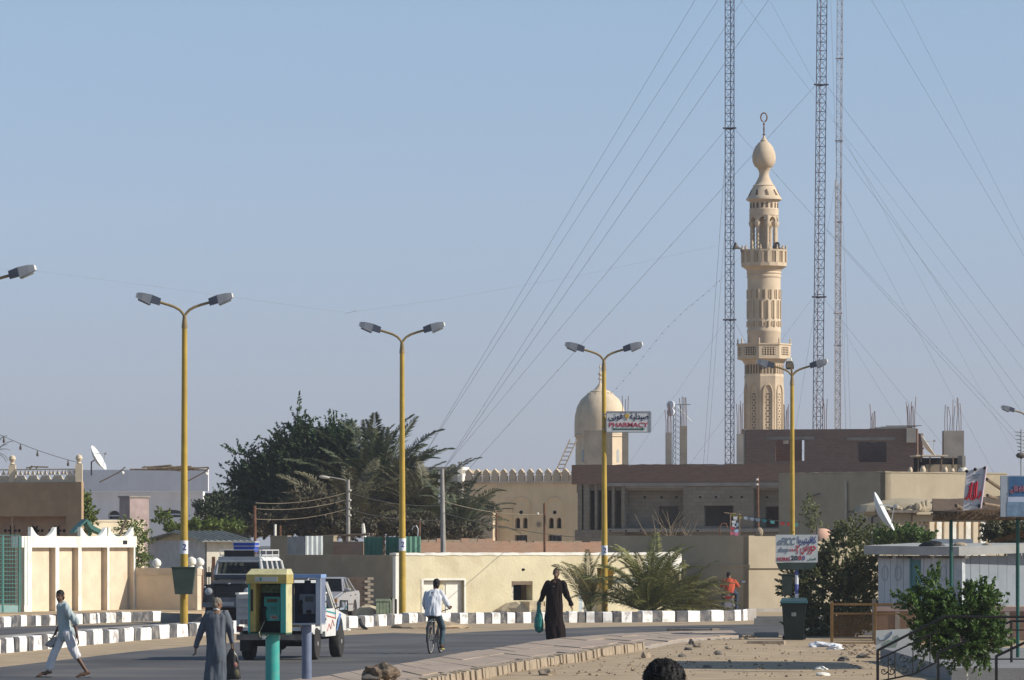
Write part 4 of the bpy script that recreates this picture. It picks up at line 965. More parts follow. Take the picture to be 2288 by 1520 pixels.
# open corner porch on the left: pillars and darkness between
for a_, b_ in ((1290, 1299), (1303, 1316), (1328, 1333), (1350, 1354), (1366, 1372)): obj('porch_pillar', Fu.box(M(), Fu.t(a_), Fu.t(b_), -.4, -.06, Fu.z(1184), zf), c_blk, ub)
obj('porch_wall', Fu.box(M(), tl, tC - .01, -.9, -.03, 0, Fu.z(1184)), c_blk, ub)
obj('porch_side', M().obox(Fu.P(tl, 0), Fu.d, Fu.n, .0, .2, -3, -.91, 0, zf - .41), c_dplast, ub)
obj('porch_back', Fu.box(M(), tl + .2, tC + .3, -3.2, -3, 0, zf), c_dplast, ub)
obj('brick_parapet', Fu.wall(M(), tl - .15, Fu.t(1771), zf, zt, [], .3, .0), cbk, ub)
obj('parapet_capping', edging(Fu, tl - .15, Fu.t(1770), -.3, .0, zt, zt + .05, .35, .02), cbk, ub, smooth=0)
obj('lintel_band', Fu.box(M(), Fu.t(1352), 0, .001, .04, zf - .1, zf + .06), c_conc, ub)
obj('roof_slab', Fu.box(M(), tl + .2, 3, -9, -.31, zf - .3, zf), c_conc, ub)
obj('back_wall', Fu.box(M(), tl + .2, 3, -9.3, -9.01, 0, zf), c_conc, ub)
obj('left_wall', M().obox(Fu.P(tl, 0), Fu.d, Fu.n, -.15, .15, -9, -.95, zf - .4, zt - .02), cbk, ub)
obj('right_wall', M().obox(Fu.P(2.8, 0), Fu.d, Fu.n, 0, .3, -9, -.01, 0, zf), c_conc, ub)
for k, px in enumerate((1432, 1470, 1503, 1564, 1599, 1633, 1657, 1706)):
 tt = Fu.t(px); nn_ = -.749 if px < 1525 or px > 1680 else -.049
 obj('putlog_hole', Fu.box(M(), tt - .06, tt + .06, nn_ - .03, nn_ + .004, Fu.z(1111, tt) - .05, Fu.z(1111, tt) + .05), c_dark, ub, smooth=0)
for k, px in enumerate((1365, 1400, 1433, 1465, 1500, 1560)):
 tt = Fu.t(px); obj('putlog_hole', Fu.box(M(), tt - .05, tt + .05, .11, .124, Fu.z(1186, tt) - .04, Fu.z(1186, tt) + .03), c_dark, ub, smooth=0)
# upper storey
Fv2 = Face(2050, 241, -14)
up = start('upper_storey', 'upper brick storey with two dark window holes below starter bars', Fv2)
cbk2 = brick_mat('upper brown brick', (.26, .155, .115), (.21, .125, .095), (.24, .2, .165), R(-14), .25, .085, dirt=(.2, .16, .125))  # brown of the brick itself, a little darker than below
tl2 = Fv2.t(1665); zb, zt2 = Fv2.z(1085), Fv2.z(958)
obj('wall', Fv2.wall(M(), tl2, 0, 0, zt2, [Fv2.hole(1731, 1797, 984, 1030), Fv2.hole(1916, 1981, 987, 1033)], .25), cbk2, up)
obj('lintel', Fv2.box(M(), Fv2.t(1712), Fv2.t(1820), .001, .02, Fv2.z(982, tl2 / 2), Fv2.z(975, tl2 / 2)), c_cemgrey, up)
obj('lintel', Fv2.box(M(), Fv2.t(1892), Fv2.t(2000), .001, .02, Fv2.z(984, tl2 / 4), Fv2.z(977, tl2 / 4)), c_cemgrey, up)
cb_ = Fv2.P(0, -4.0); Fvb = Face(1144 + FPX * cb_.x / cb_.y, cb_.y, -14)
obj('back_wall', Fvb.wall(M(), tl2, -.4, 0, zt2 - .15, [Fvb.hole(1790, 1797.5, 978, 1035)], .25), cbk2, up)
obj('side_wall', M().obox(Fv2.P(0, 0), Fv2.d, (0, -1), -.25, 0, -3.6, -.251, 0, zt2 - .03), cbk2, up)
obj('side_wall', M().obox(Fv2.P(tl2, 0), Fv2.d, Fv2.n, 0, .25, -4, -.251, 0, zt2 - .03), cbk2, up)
obj('corner_pier', Fv2.box(M(), Fv2.t(1657), Fv2.t(1664.5), -.4, .02, 0, zt2 + .02), c_cemgrey, up)
t0 = Fv2.t(1940)
pl = thing('roof_planks', 'weathered planks lying on the top edge of the upper brick storey', 'planks', Fv2.P(Fv2.t(1985), -.1, zt2))
for k in range(4): obj('plank', M().obox((0, 0), Fv2.d, Fv2.n, -1 + k * .3, .9 + k * .25, -.3 + .14 * k, -.2 + .14 * k, .002 + .04 * k, .035 + .04 * k), c_wood if k % 2 else mat('pale plank', (.55, .47, .36)), pl, 1)
# roof columns with starter bars
def column(px0, px1, top, base, Y, lab, material, bars=0, bar_top=890, group='concrete roof columns with starter bars', bpx=None):
 c_ = W((px0 + px1) / 2, base, Y); w = (px1 - px0) / FPX * Y
 t = thing('roof_column', lab, 'column', c_, group=group); z1 = Z_(top, Y) - c_.z
 if z1 > .05: obj('shaft', M().box(-w / 2, w / 2, -w / 2, w / 2, -.6, z1), material, t, 1)
 r_ = random.Random(int(px0)); zb_ = max(z1, -.3)
 span = bpx if bpx else (-w * .4, w * .4)
 for k in range(bars):
  x = span[0] + (span[1] - span[0]) * (k / max(1, bars - 1)); h = Z_(bar_top, Y) - c_.z - r_.uniform(0, .5)
  obj('rebar', M().tube([(x, r_.uniform(-w * .4, w * .4), zb_ - .3), (x + r_.uniform(-.02, .02), r_.uniform(-w * .4, w * .4), zb_ + (h - zb_) * .5), (x + r_.uniform(-.06, .06), 0, h)], .016, 5), c_rust, t, 1)
column(1305, 1347, 962, 1045, 243, 'broad grey block column in front of the dome drum', c_cemgrey)
column(1352, 1368, 966, 1045, 244, 'grey column hidden behind the pharmacy sign post', c_cemgrey)
column(1390, 1404, 966, 1045, 244, 'narrow grey column right of the dome drum under the pharmacy sign', c_cemgrey, 3, 882)
column(1487, 1501, 967, 1045, 240, 'shorter concrete column left of the small lattice aerial', c_conc, 5, 897)
column(1519, 1535, 952, 1045, 239, 'taller dark column right of the small lattice aerial', c_cemgrey, 5, 884)
column(1646, 1661, 970, 1045, 238, 'pale column at the left end of the upper brick storey', c_conc, 5, 893)
column(1750, 1762, 960, 965, 244, 'starter bars beside the minaret on the upper storey', c_conc, 5, 895)
column(1832, 1848, 960, 965, 245, 'starter bars beside the second tall mast', c_conc, 4, 884)
column(1944, 1957, 957, 962, 242, 'single thick bundle of starter bars above the planks', c_conc, 5, 902)
column(2025, 2046, 957, 962, 241, 'wide bundle of starter bars at the right end of the upper storey', c_conc, 7, 886)
column(2107, 2152, 963, 1046, 243, 'broad pale pier with tall starter bars right of the upper storey', c_conc, 8, 887)
# little lattice aerial with two drum antennas
lt = thing('lattice_aerial', 'small grey lattice aerial with two white dish antennas between the roof columns', 'aerial', W(1512, 1045, 250))
w_ = .27; H = Z_(903, 250) - Z_(1045, 250)
for k in range(3): q = k * 2.094 + .3; obj('leg', M().tube([(w_ * math.cos(q), w_ * math.sin(q), 0), (w_ * math.cos(q) * .8, w_ * math.sin(q) * .8, H)], .022, 5), c_steel, lt, 1)
m = M()
for i in range(int(H / .28)):
 for k in range(3):
  q, q2 = k * 2.094 + .3, (k + 1) * 2.094 + .3; z = i * .28
  m.tube([(w_ * .93 * math.cos(q), w_ * .93 * math.sin(q), z), (w_ * .93 * math.cos(q2), w_ * .93 * math.sin(q2), z + .28)], .013, 3)
obj('bracing', m, c_steel, lt, 1, kind='stuff', smooth=0)
for z in (H - .05, H - .42): o = obj('dish', M().lathe([(.02, -.1), (.2, -.04), (.22, .06), (.2, .09)], (0, 0, 0), 14), mat('white dish', (.72, .72, .72), var=.04), lt, 1); o.location = (-.3, -.2, z); o.rotation_euler = (R(80), 0, R(-30))
obj('boom', M().tube([(0, 0, H - .02), (.7, 0, H - .02)], .025, 5), c_steel, lt, 1); obj('boom', M().tube([(.05, 0, H - .15), (.75, 0, H - .9)], .02, 5), c_steel, lt, 1)
# awning shelter on the roof, dish and jars beside it
F = Face(2052, 236, 4); sh = start('roof_shelter', 'dark slatted shelter on the roof under a thin flat awning', F, 'shelter')
tt = F.t(2156); z0, z1 = F.z(1052), F.z(1020)
for k in range(5): obj('post', F.box(M(), k * tt / 4 - .03, k * tt / 4 + .03, -.05, .0, 0, z1), c_wood, sh)
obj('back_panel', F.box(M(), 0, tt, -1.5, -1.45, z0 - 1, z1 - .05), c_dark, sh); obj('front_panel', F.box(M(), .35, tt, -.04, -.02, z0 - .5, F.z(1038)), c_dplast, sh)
obj('roof', F.box(M(), -.15, F.t(2116), -1.7, .25, z1, z1 + .07), mat('pale plank', (.55, .47, .36)), sh)
obj('end_pier', F.box(M(), F.t(2150), F.t(2156), -1.4, .05, 0, F.z(1018)), c_conc, sh)
def dish(c, dia, az, el, label, material, depth=.16, arms=True, group='satellite dishes', mount=None):
 t = thing('satellite_dish', label, 'dish', c, group=group); r_ = dia / 2
 prof = [(.001, 0)] + [(r_ * k / 8, depth * dia * (k / 8) ** 2) for k in range(1, 9)]
 prof2 = prof + [(r_ * .99, depth * dia + .015)] + [(r_ * k / 8 * .985, depth * dia * (k / 8) ** 2 + .03) for k in range(7, 0, -1)]
 d_ = Vector((math.cos(el) * math.cos(az), math.cos(el) * math.sin(az), math.sin(el))); rot = d_.to_track_quat('Z', 'Y')
 b_ = obj('reflector', M().lathe(prof2, (0, 0, 0), 28), material, t, 1); b_.rotation_euler = rot.to_euler()
 if arms:
  m = M()
  for k in range(3): q = k * 2.094 + .5; m.tube([(r_ * .8 * math.cos(q), r_ * .8 * math.sin(q), depth * dia * .7), (0, 0, dia * .42)], .014, 5)
  a_ = obj('feed_arms', m, c_steel, t, 1); a_.rotation_euler = rot.to_euler()
  f_ = obj('feed_horn', M().lathe([(.04, dia * .4), (.05, dia * .46), (.03, dia * .49)], (0, 0, 0), 8), c_steel, t, 1); f_.rotation_euler = rot.to_euler()
  for q in range(8):
   pass
 mt = mount if mount is not None else Vector((0, 0, -dia * .55))
 obj('mount', M().tube([-d_ * .03, -d_ * .2, Vector(mt) + Vector((-d_.x * .2, -d_.y * .2, 0))], .035, 6), c_dgrey, t, 1)
 return t
c_dishw = mat('white dish enamel', (.74, .75, .73), var=.04, rough=.5)
dish(W(2066, 1000, 233), 1.25, R(-6), R(34), 'cream satellite dish beside the roof shelter on the brick building', mat('cream dish', (.70, .62, .50), var=.05))
dish(W(212, 1028, 236), 1.35, R(-9), R(30), 'white satellite dish on the roof behind the cream balustrade', c_dishw)
dish(W(1962, 1150, 150), 1.32, R(-9), R(27), 'large white satellite dish tilted behind the round bush', c_dishw, mount=(0, .3, -1.6))
dish(W(1830, 1186, 158), .66, R(60), R(-52), 'peach coloured dish seen from behind above the round bush', mat('peach enamel', (.62, .38, .27), var=.05), depth=.26, arms=False)
for k, (px, wd, h, lb) in enumerate(((2034, .1, .25, 'small cream tin standing on the roof edge by the shelter'), (2062, .13, .3, 'narrow white jar in front of the shelter'), (2112, .11, .26, 'middle clay jar on the roof edge'), (2128, .1, .2, 'small clay pot right of the middle jar'), (2152, .22, .24, 'white rounded tank lid at the right end of the roof edge'))):
 c_ = W(px, 1054, 208); lone('roof_jar', M().lathe([(wd * .7, 0), (wd, h * .3), (wd * .8, h * .7), (wd * .5, h * .85), (wd * .6, h)], tuple(c_ - Vector((0, 0, .05))), 10), c_dome if k != 4 else c_offw, lb, 'jar', 'jars on the roof edge', loc=c_)
# ------------------------------------------------------------------ plastered house on the right
Fp = Face(1978, 205, -52); Fp2 = Face(1978, 205, 38)
ph = start('plaster_house', 'flat roofed plastered house with one shaded and one sunlit face', Fp)
tl = Fp.t(1740); zt = Fp.z(1056); tr = Fp2.t(2250)
m = Fp.wall(M(), tl, 0, 0, zt, [], .3); obj('wall', m, c_plast, ph)
m = Fp2.wall(M(), 0.0, tr, 0, zt - .01, [], .3); obj('front_wall', m, c_plast, ph)
obj('roof', M().hexa([tuple(Fp.P(-.3, -.3, zt - .3)), tuple(Fp2.P(tr, -.3, zt - .3)), tuple(Fp2.P(tr, tl * .9, zt - .3)), tuple(Fp.P(tl, -.3, zt - .3)), tuple(Fp.P(-.3, -.3, zt - .2)), tuple(Fp2.P(tr, -.3, zt - .2)), tuple(Fp2.P(tr, tl * .9, zt - .2)), tuple(Fp.P(tl, -.3, zt - .2))]), c_conc, ph)
obj('coping', edging(Fp, tl, .03, -.33, .03, zt, zt + .05, .3, .012), c_plast, ph, smooth=0); obj('coping', edging(Fp2, .0, tr, -.33, .03, zt - .008, zt + .04, .3, .012), c_plast, ph, smooth=0)
tt = Fp.t(1893); obj('drain_pipe', M().tube([Fp.P(tt, .08, Fp.z(1160, tt)), Fp.P(tt + .02, .08, Fp.z(1120, tt)), Fp.P(tt, .08, Fp.z(1076, tt))], .055, 8), mat('limed pipe', (.50, .45, .36)), ph)
lone('wall_hook', M().tube([Fp.P(Fp.t(1803), .03, Fp.z(1113, Fp.t(1803))), Fp.P(Fp.t(1842), .25, Fp.z(1103, Fp.t(1842)))], .03, 5), c_dgrey, 'thin dark rod fixed aslant on the shaded plaster wall', 'rod', loc=Fp.P(Fp.t(1803), .03, Fp.z(1113, Fp.t(1803))))
# lower annex with mud roof, lattice panel and white arcade
Fa = Face(1978, 198, 24); an = start('arcade_annex', 'low annex with rubble covered roof, carved screen and white arcade', Fa)
t1, t2, t3 = Fa.t(2040), Fa.t(2082), Fa.t(2196)
obj('roof_slab', Fa.box(M(), -.1, t1, -3, .45, Fa.z(1146), Fa.z(1140)), c_dgrey, an); obj('roof_slab', Fa.box(M(), t1 + .01, t3 + 1, -3, .3, Fa.z(1150, t1), Fa.z(1144, t1)), c_plast, an)
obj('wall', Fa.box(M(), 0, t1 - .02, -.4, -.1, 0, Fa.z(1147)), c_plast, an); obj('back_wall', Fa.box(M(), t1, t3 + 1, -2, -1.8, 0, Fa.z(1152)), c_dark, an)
obj('parapet', Fa.box(M(), t1, t3 + 1, -.3, 0, Fa.z(1166, t2), Fa.z(1151, t1) - .003), c_plast, an)
c_scr = mat('carved cream screen', (.62, .54, .42), var=.1)
obj('screen_back', Fa.box(M(), t1 + .05, t2, -.3, -.26, 0, Fa.z(1166, t2)), c_dplast, an)
for i in range(7):
 for j in range(6):
  if (i + j) % 2 == 0: obj('screen_tile', M().prism([(.085 * math.cos(h * math.pi / 2), .11 * math.sin(h * math.pi / 2)) for h in range(4)], Fa.P(t1 + .12 + i * (t2 - t1 - .15) / 7, -.25, Fa.z(1200, t2) + j * .14), (*Fa.d, 0), (0, 0, 1), (*Fa.n, 0), 0, .04), c_scr, an, smooth=0)
n = 7
for k in range(n + 1): obj('arcade_pillar', Fa.box(M(), t2 + (t3 - t2) * k / n - .11, t2 + (t3 - t2) * k / n + .11, -.3, .02, 0, Fa.z(1166, t2)), c_offw if k % 2 else c_creamp, an)
for k in range(n):
 a_, b_ = t2 + (t3 - t2) * k / n + .111, t2 + (t3 - t2) * (k + 1) / n - .111
 arch_fill(Fa, a_, b_, Fa.z(1167, t2) - .002, .2, -.28, .0, an)
# rubble on the annex roof
rub = M(); r_ = random.Random(8)
for k in range(180):
 u, v = r_.uniform(0, t3), r_.uniform(-2.6, .2); hgt = .55 * max(0, 1 - abs(u - t2) / t3) * r_.random()
 rub.ell(Fa.P(u, v, Fa.z(1141) - .02 + hgt * .5), (r_.uniform(.05, .22), r_.uniform(.05, .2), r_.uniform(.04, .12) + hgt * .3), 6, 4)
o = lone('roof_rubble', rub, c_plast, None, None, loc=Fa.P(t2, 0, Fa.z(1142))); o['kind'] = 'stuff'
mound = lump('roof_mound', Fa.P(t2 * .95, -1.3, Fa.z(1143)), (t3 * .55, 1.3, .5), c_plast, 'mud heap sagging over the annex roof', 'heap', 9, flat=1, amp=.2, rotz=R(24))
# ------------------------------------------------------------------ street lamps
c_lampy = mat('yellow pole paint', (.44, .29, .045), rough=.5, var=.16, scale=3, streak=.25, dirt=(.30, .20, .06), dirt_amt=.4)
c_lamph = mat('lamp housing grey', (.20, .215, .24), rough=.5, var=.08)
c_lampd = mat('lamp gear cover', (.05, .06, .085), rough=.5, var=.1)
c_lamplens = mat('lamp lens', (.28, .28, .27), rough=.25, spec=.5)
c_band = mat('number band white', (.72, .73, .75), var=.04)
c_blue_ink = mat('blue ink', (.03, .05, .22)); c_red_ink = mat('red ink', (.42, .03, .05)); c_green_ink = mat('green ink', (.01, .10, .06)); c_navy = mat('navy ink', (.012, .012, .05)); c_black_ink = mat('black ink', (.015, .02, .02))
c_sign = mat('sign face white', (.60, .60, .60), rough=.5, var=.04)
def lamp_head(t, az, z, reach=.77):
 """arm and lamp head leaving the pole top towards az"""
 d = Vector((math.cos(az), math.sin(az), 0)); P = lambda u, h: tuple(d * u + Vector((0, 0, z + h)))
 obj('arm', M().tube([P(0, -.05), P(.05, .06), (P(.14, .16)), P(.28, .24), P(.45, .30), P(.66, .36), P(reach + .02, .395)], .038, 8), c_lampy_dark, t, 1)
 tilt = R(13); e = Vector((d.x * math.cos(tilt), d.y * math.cos(tilt), math.sin(tilt))); s = Vector((-d.y, d.x, 0)); u_ = s.cross(e) * -1
 u_ = e.cross(s) * -1 if e.cross(s).z < 0 else e.cross(s)
 o = Vector(P(reach - .08, .36))
 Q = lambda a, b, c: tuple(o + e * a + s * b + u_ * c * .8)
 def ring(a, w, lo, hi): return [Q(a, -w, lo), Q(a, w, lo), Q(a, w * .8, hi), Q(a, -w * .8, hi)]
 def body(rings):
  m = M()
  for r_ in rings: m.v += r_
  for i in range(len(rings) - 1):
   for k in range(4): m.f.append((4 * i + k, 4 * i + (k + 1) % 4, 4 * i + 4 + (k + 1) % 4, 4 * i + 4 + k))
  m.f.append((3, 2, 1, 0)); b_ = 4 * (len(rings) - 1); m.f.append((b_, b_ + 1, b_ + 2, b_ + 3)); return m
 h = obj('lamp_head', body([ring(0, .13, -.10, .15), ring(0.252, .155, -.08, .20)]), c_lampd, t, 1, smooth=0, fixn=True)
 obj('front_cover', body([ring(0.254, .155, -.155, .205), ring(0.521, .145, -.075, .20), ring(0.672, .12, -.02, .165)]), c_lamph, h, 1, smooth=0, fixn=True)
 obj('end_cap', body([ring(0.674, .118, -.015, .16), ring(0.706, .10, .0, .13)]), c_offw, h, 1, smooth=0, fixn=True)
 obj('lens', body([ring(0.277, .125, -.185, -.15), ring(0.622, .10, -.10, -.05)]), c_lamplens, h, 1, smooth=0, fixn=True)
c_lampy_dark = mat('dusty pole arm', (.26, .19, .085), rough=.6, var=.2, scale=5)
POLE_Z = 9.0
def street_lamp(px, Y, label, azs=(0, 180), band=None, twist=0):
 t = thing('street_lamp', label, 'street lamp', (X_(px, Y), Y, 0), group='yellow street lamps along the kerb')
 z0 = Z_(band[1], Y) if band else 1.9; z1 = Z_(band[0], Y) if band else 2.3
 obj('pole', M().tube([(0, 0, 0), (0, 0, .6), (0, 0, z0)], [.115, .113, .110], 14), c_lampy, t, 1)
 b_ = obj('number_band', M().tube([(0, 0, z0), (0, 0, z1)], (.113), 14), c_band, t, 1)
 text_part('number', '2', .24, c_blue_ink, b_, (0.02, -.115, (z0 + z1) / 2), rz=6, local=True, bold=.003)
 obj('pole', M().tube([(0, 0, z1), (0, 0, 5), (0, 0, POLE_Z - .36)], [.108, .090, .074], 14), c_lampy, t, 1)
 obj('collar', M().tube([(0, 0, POLE_Z - .36), (0, 0, POLE_Z - .30), (0, 0, POLE_Z + .02)], [.086, .084, .05], 12), c_lampy_dark, t, 1)
 for a in azs: lamp_head(t, R(a + twist), POLE_Z)
 t.rotation_euler = (R(rng.uniform(-.5, .5)), R(rng.uniform(-.35, .35)), 0)
 return t
L1 = street_lamp(411, 138.6, 'nearest yellow street lamp, standing by the hanging green basket at the left', (2, 182), (1208, 1238))
L2 = street_lamp(899, 157, 'yellow street lamp standing between the white car and the cyclist', (1, 181), (1203, 1231))
L3 = street_lamp(1351, 172.6, 'yellow street lamp carrying the pharmacy sign', (0, 180), (1219, 1241))
L4 = street_lamp(1770.5, 188.7, 'four headed yellow street lamp behind the cafe sign', (0, 95, 265, 180), (1300, 1330), twist=-3)
L0 = street_lamp(-40, 124.7, 'street lamp of which only one head reaches in at the left edge', (1, 181), (1200, 1230))
L5 = street_lamp(2299, 252, 'far street lamp of which only one head reaches in at the right edge', (0, 180), (1200, 1230))
c_basket = mat('dark green litter basket', (.035, .055, .045), rough=.6, var=.25, dirt=(.12, .11, .09), dirt_amt=.5)
def basket(px, Y, py0, py1, w, label, material, dx=0):
 z1, z0 = Z_(py0, Y), Z_(py1, Y); t = thing('litter_basket', label, 'litter bin', (X_(px, Y) , Y, z0), group='litter baskets on lamp posts'); h = z1 - z0; a, b_ = w * .36, w * .5
 m = M()
 for s_, ins in ((0, 0), (1, .02)):
  k = -ins
  m.v += [(-a - k, -a - k, .02 * s_), (a + k, -a - k, .02 * s_), (a + k, a + k, .02 * s_), (-a - k, a + k, .02 * s_), (-b_ - k, -a * 1.1 - k, h), (b_ + k, -a * 1.1 - k, h), (b_ + k, a * 1.1 + k, h), (-b_ - k, a * 1.1 + k, h)]
 m.f += [(0, 1, 5, 4), (1, 2, 6, 5), (2, 3, 7, 6), (3, 0, 4, 7), (3, 2, 1, 0)] + [(8 + i for i in f) for f in []]
 m.f += [(12, 13, 9, 8), (13, 14, 10, 9), (14, 15, 11, 10), (15, 12, 8, 11), (8, 9, 10, 11), (4, 5, 13, 12), (5, 6, 14, 13), (6, 7, 15, 14), (7, 4, 12, 15)]
 obj('bin', m, material, t, 1, smooth=0, fixn=True)
 obj('rim', M().tube([(-b_, -a * 1.1, h), (b_, -a * 1.1, h), (b_, a * 1.1, h), (-b_, a * 1.1, h), (-b_, -a * 1.1, h)], .018, 5), material, t, 1)
 obj('bracket', M().box(-.16, .16, a, a + .06, h * .6, h * .75), c_rust, t, 1)
basket(411, 138.22, 1268, 1328, .66, 'dark green basket hung on the nearest lamp post', c_basket)
basket(1353, 172.97, 1270, 1316, .60, 'ochre basket hung behind the pharmacy lamp post', mat('ochre basket', (.34, .21, .03), var=.2))
basket(1759, 131.4, 1284, 1331, .30, 'narrow green basket under the left corner of the cafe sign', c_basket)
# pharmacy sign on the third lamp post
Y = 172.3; s = thing('pharmacy_sign', 'white pharmacy sign board with red and navy lettering on its lamp post', 'sign', W(1356, 942, Y))
x0, x1, z0, z1 = X_(1355, Y), X_(1452, Y), Z_(966, Y), Z_(920, Y); cz = (z0 + z1) / 2
obj('board', M().box(x0 + .02, x1 - .02, Y - .005, Y + .13, z0 + .02, z1 - .02), c_sign, s)
for b_ in ((x0, x1 + .03, z1 - .02, z1 + .015), (x0, x1 + .03, z0 - .015, z0 + .02)): obj('frame', M().box(b_[0], b_[1], Y - .02, Y + .15, b_[2], b_[3]), c_steel, s)
for b_ in ((x0 - .02, x0 + .018, z0 + .021, z1 - .021), (x1 - .018, x1 + .05, z0 + .021, z1 - .021)): obj('frame', M().box(b_[0], b_[1], Y - .02, Y + .15, b_[2], b_[3]), c_steel, s)
sx = lambda px: X_(px, Y); sz = lambda py: Z_(py, Y)
text_part('lettering', '\ufe94\ufef4\ufedf\ufeaa\ufef4\ufebb', .3, c_navy, s, (sx(1428.5), Y - .012, sz(931.5)), width=sx(1449) - sx(1408), squash=sz(922) - sz(941), bold=.004)
text_part('lettering', '\ufef0\ufeaf\ufeee\ufed3', .3, c_navy, s, (sx(1375.5), Y - .012, sz(932)), width=sx(1391) - sx(1360), squash=sz(923) - sz(942), bold=.004)
text_part('lettering', 'PHARMACY', .22, c_red_ink, s, (sx(1404), Y - .012, sz(949.5)), width=sx(1447) - sx(1360), squash=sz(944) - sz(954.5), bold=.003)
hp = [(0, -.14), (.07, -.03), (.085, .05), (.05, .09), (0, .055), (-.05, .09), (-.085, .05), (-.07, -.03)]
obj('heart_emblem', M().prism([(u * 1.05, v) for u, v in hp], (sx(1400.5), Y - .006, sz(930)), (1, 0, 0), (0, 0, 1), (0, -1, 0), 0, .008), mat('gold emblem', (.55, .36, .08)), s, smooth=0)
obj('snake_emblem', M().tube([(sx(1399), Y - .012, sz(924)), (sx(1395.5), Y - .012, sz(927)), (sx(1396), Y - .012, sz(932)), (sx(1399.5), Y - .012, sz(935.5)), (sx(1400.5), Y - .012, sz(938))], .016, 5), c_dgrey, s)
ar = [(sx(1367), sz(955.5)), (sx(1373.5), sz(957.5)), (sx(1434), sz(957.5)), (sx(1435), sz(955)), (sx(1440.5), sz(959)), (sx(1435), sz(962.5)), (sx(1434), sz(960.5)), (sx(1373.5), sz(960.5)), (sx(1368), sz(962.5)), (sx(1371), sz(959))]
obj('arrow', M().prism(ar, (0, Y - .006, 0), (1, 0, 0), (0, 0, 1), (0, -1, 0), 0, .008), c_green_ink, s, fixn=True, smooth=0)
obj('clamp', M().box(sx(1346), sx(1356), Y + .05, Y + .12, z1 - .12, z1 - .08), c_steel, s); obj('clamp', M().box(sx(1346), sx(1356), Y + .05, Y + .12, z0 + .08, z0 + .12), c_steel, s)
# ------------------------------------------------------------------ cafe sign, wheelie bin, bush
Y = 130.3; s = thing('cafe_sign', 'hand painted white cafe sign board on a blue and white banded pole', 'sign', (X_(1780, Y), Y, 0)); sx = lambda px: X_(px, Y); sz = lambda py: Z_(py, Y)
obj('board', M().box(sx(1733), sx(1827), Y - .03, Y + .03, sz(1257), sz(1195)), mat('board greyish white', (.50, .53, .53), var=.08, scale=3), s)
c_gteal = mat('grey blue paint', (.14, .19, .25)); 
text_part('lettering', '\ufe8e\ufef3\ufeae\ufef4\ufe98\ufef4\ufed3\ufe8e\ufedb', .26, c_blue_ink, s, (sx(1802.5), Y - .035, sz(1209)), width=sx(1823) - sx(1782), squash=sz(1199) - sz(1220), bold=.003)
text_part('lettering', 'oFfCC', .2, c_gteal, s, (sx(1756), Y - .035, sz(1210)), width=sx(1776) - sx(1736), squash=sz(1201) - sz(1218), shear=.3, bold=.004)
text_part('lettering', 'shop', .16, c_gteal, s, (sx(1749.5), Y - .035, sz(1230)), width=sx(1761) - sx(1738), squash=sz(1222) - sz(1237), shear=.3)
text_part('lettering', '\u0660\u0660\u0660\u0662', .28, c_red_ink, s, (sx(1775), Y - .035, sz(1228)), width=sx(1787) - sx(1764), squash=sz(1218) - sz(1238), bold=.004)
text_part('lettering', '\ufeb1\ufead\ufeee\ufea3', .28, c_red_ink, s, (sx(1806), Y - .035, sz(1228.5)), width=sx(1823) - sx(1789), squash=sz(1218) - sz(1240), bold=.004)
text_part('lettering', 'HORAS', .14, c_red_ink, s, (sx(1750.5), Y - .035, sz(1249.5)), width=sx(1765) - sx(1736.5), squash=sz(1245) - sz(1253.5), bold=.003)
text_part('lettering', '20', .17, c_black_ink, s, (sx(1774.5), Y - .035, sz(1247)), width=sx(1782) - sx(1767), squash=sz(1242) - sz(1253), bold=.003)
text_part('lettering', '0', .17, c_red_ink, s, (sx(1787), Y - .035, sz(1247)), width=sx(1790.5) - sx(1783.5), squash=sz(1242) - sz(1253), bold=.006)
text_part('lettering', '0', .17, mat('violet ink', (.14, .12, .25)), s, (sx(1795.5), Y - .035, sz(1247)), width=sx(1799) - sx(1792), squash=sz(1242) - sz(1253), bold=.006)
text_part('lettering', '\ufef2\ufe97\ufef4\ufe92\ufedf\ufe8d', .1, c_green_ink, s, (sx(1814), Y - .035, sz(1250)), width=sx(1823) - sx(1805), squash=sz(1247) - sz(1253.5))
obj('tray', M().hexa([(sx(1742), Y - .02, sz(1273)), (sx(1815), Y - .02, sz(1273)), (sx(1815), Y + .3, sz(1273)), (sx(1742), Y + .3, sz(1273)), (sx(1735), Y - .028, sz(1257.6)), (sx(1826), Y - .028, sz(1257.6)), (sx(1826), Y + .3, sz(1257.6)), (sx(1735), Y + .3, sz(1257.6))]), c_basket, s, smooth=0)
for k in range(10):
 za, zb = .0 + k * .25, .0 + (k + 1) * .25
 if za > sz(1258): break
 obj('pole_band', M().tube([(sx(1780.5), Y + .08, za), (sx(1780.5), Y + .08, min(zb, sz(1257)))], .05, 10), mat('blue band', (.10, .12, .34)) if k % 2 else mat('white band', (.66, .68, .72), var=.04), s)
for sg in (-1, 1): obj('strut', M().tube([(sx(1780), Y + .08, sz(1290)), (sx(1780 + sg * 40), Y + .06, sz(1262))], .012, 5), c_dgrey, s)
bn = thing('wheelie_bin', 'dark green wheelie bin with a bluish lid beside the round bush', 'bin', (X_(1774, 127.5), 127.5, 0), R(-4))
c_bin = mat('dark green bin plastic', (.011, .02, .018), rough=.45, var=.2)
obj('body', M().hexa([(-.24, -.28, .08), (.24, -.28, .08), (.24, .28, .08), (-.24, .28, .08), (-.31, -.36, 1.0), (.31, -.36, 1.0), (.31, .36, 1.0), (-.31, .36, 1.0)]), c_bin, bn, 1, smooth=0)
obj('rim', M().box(-.34, .34, -.39, .39, 1.0, 1.04), c_bin, bn, 1)
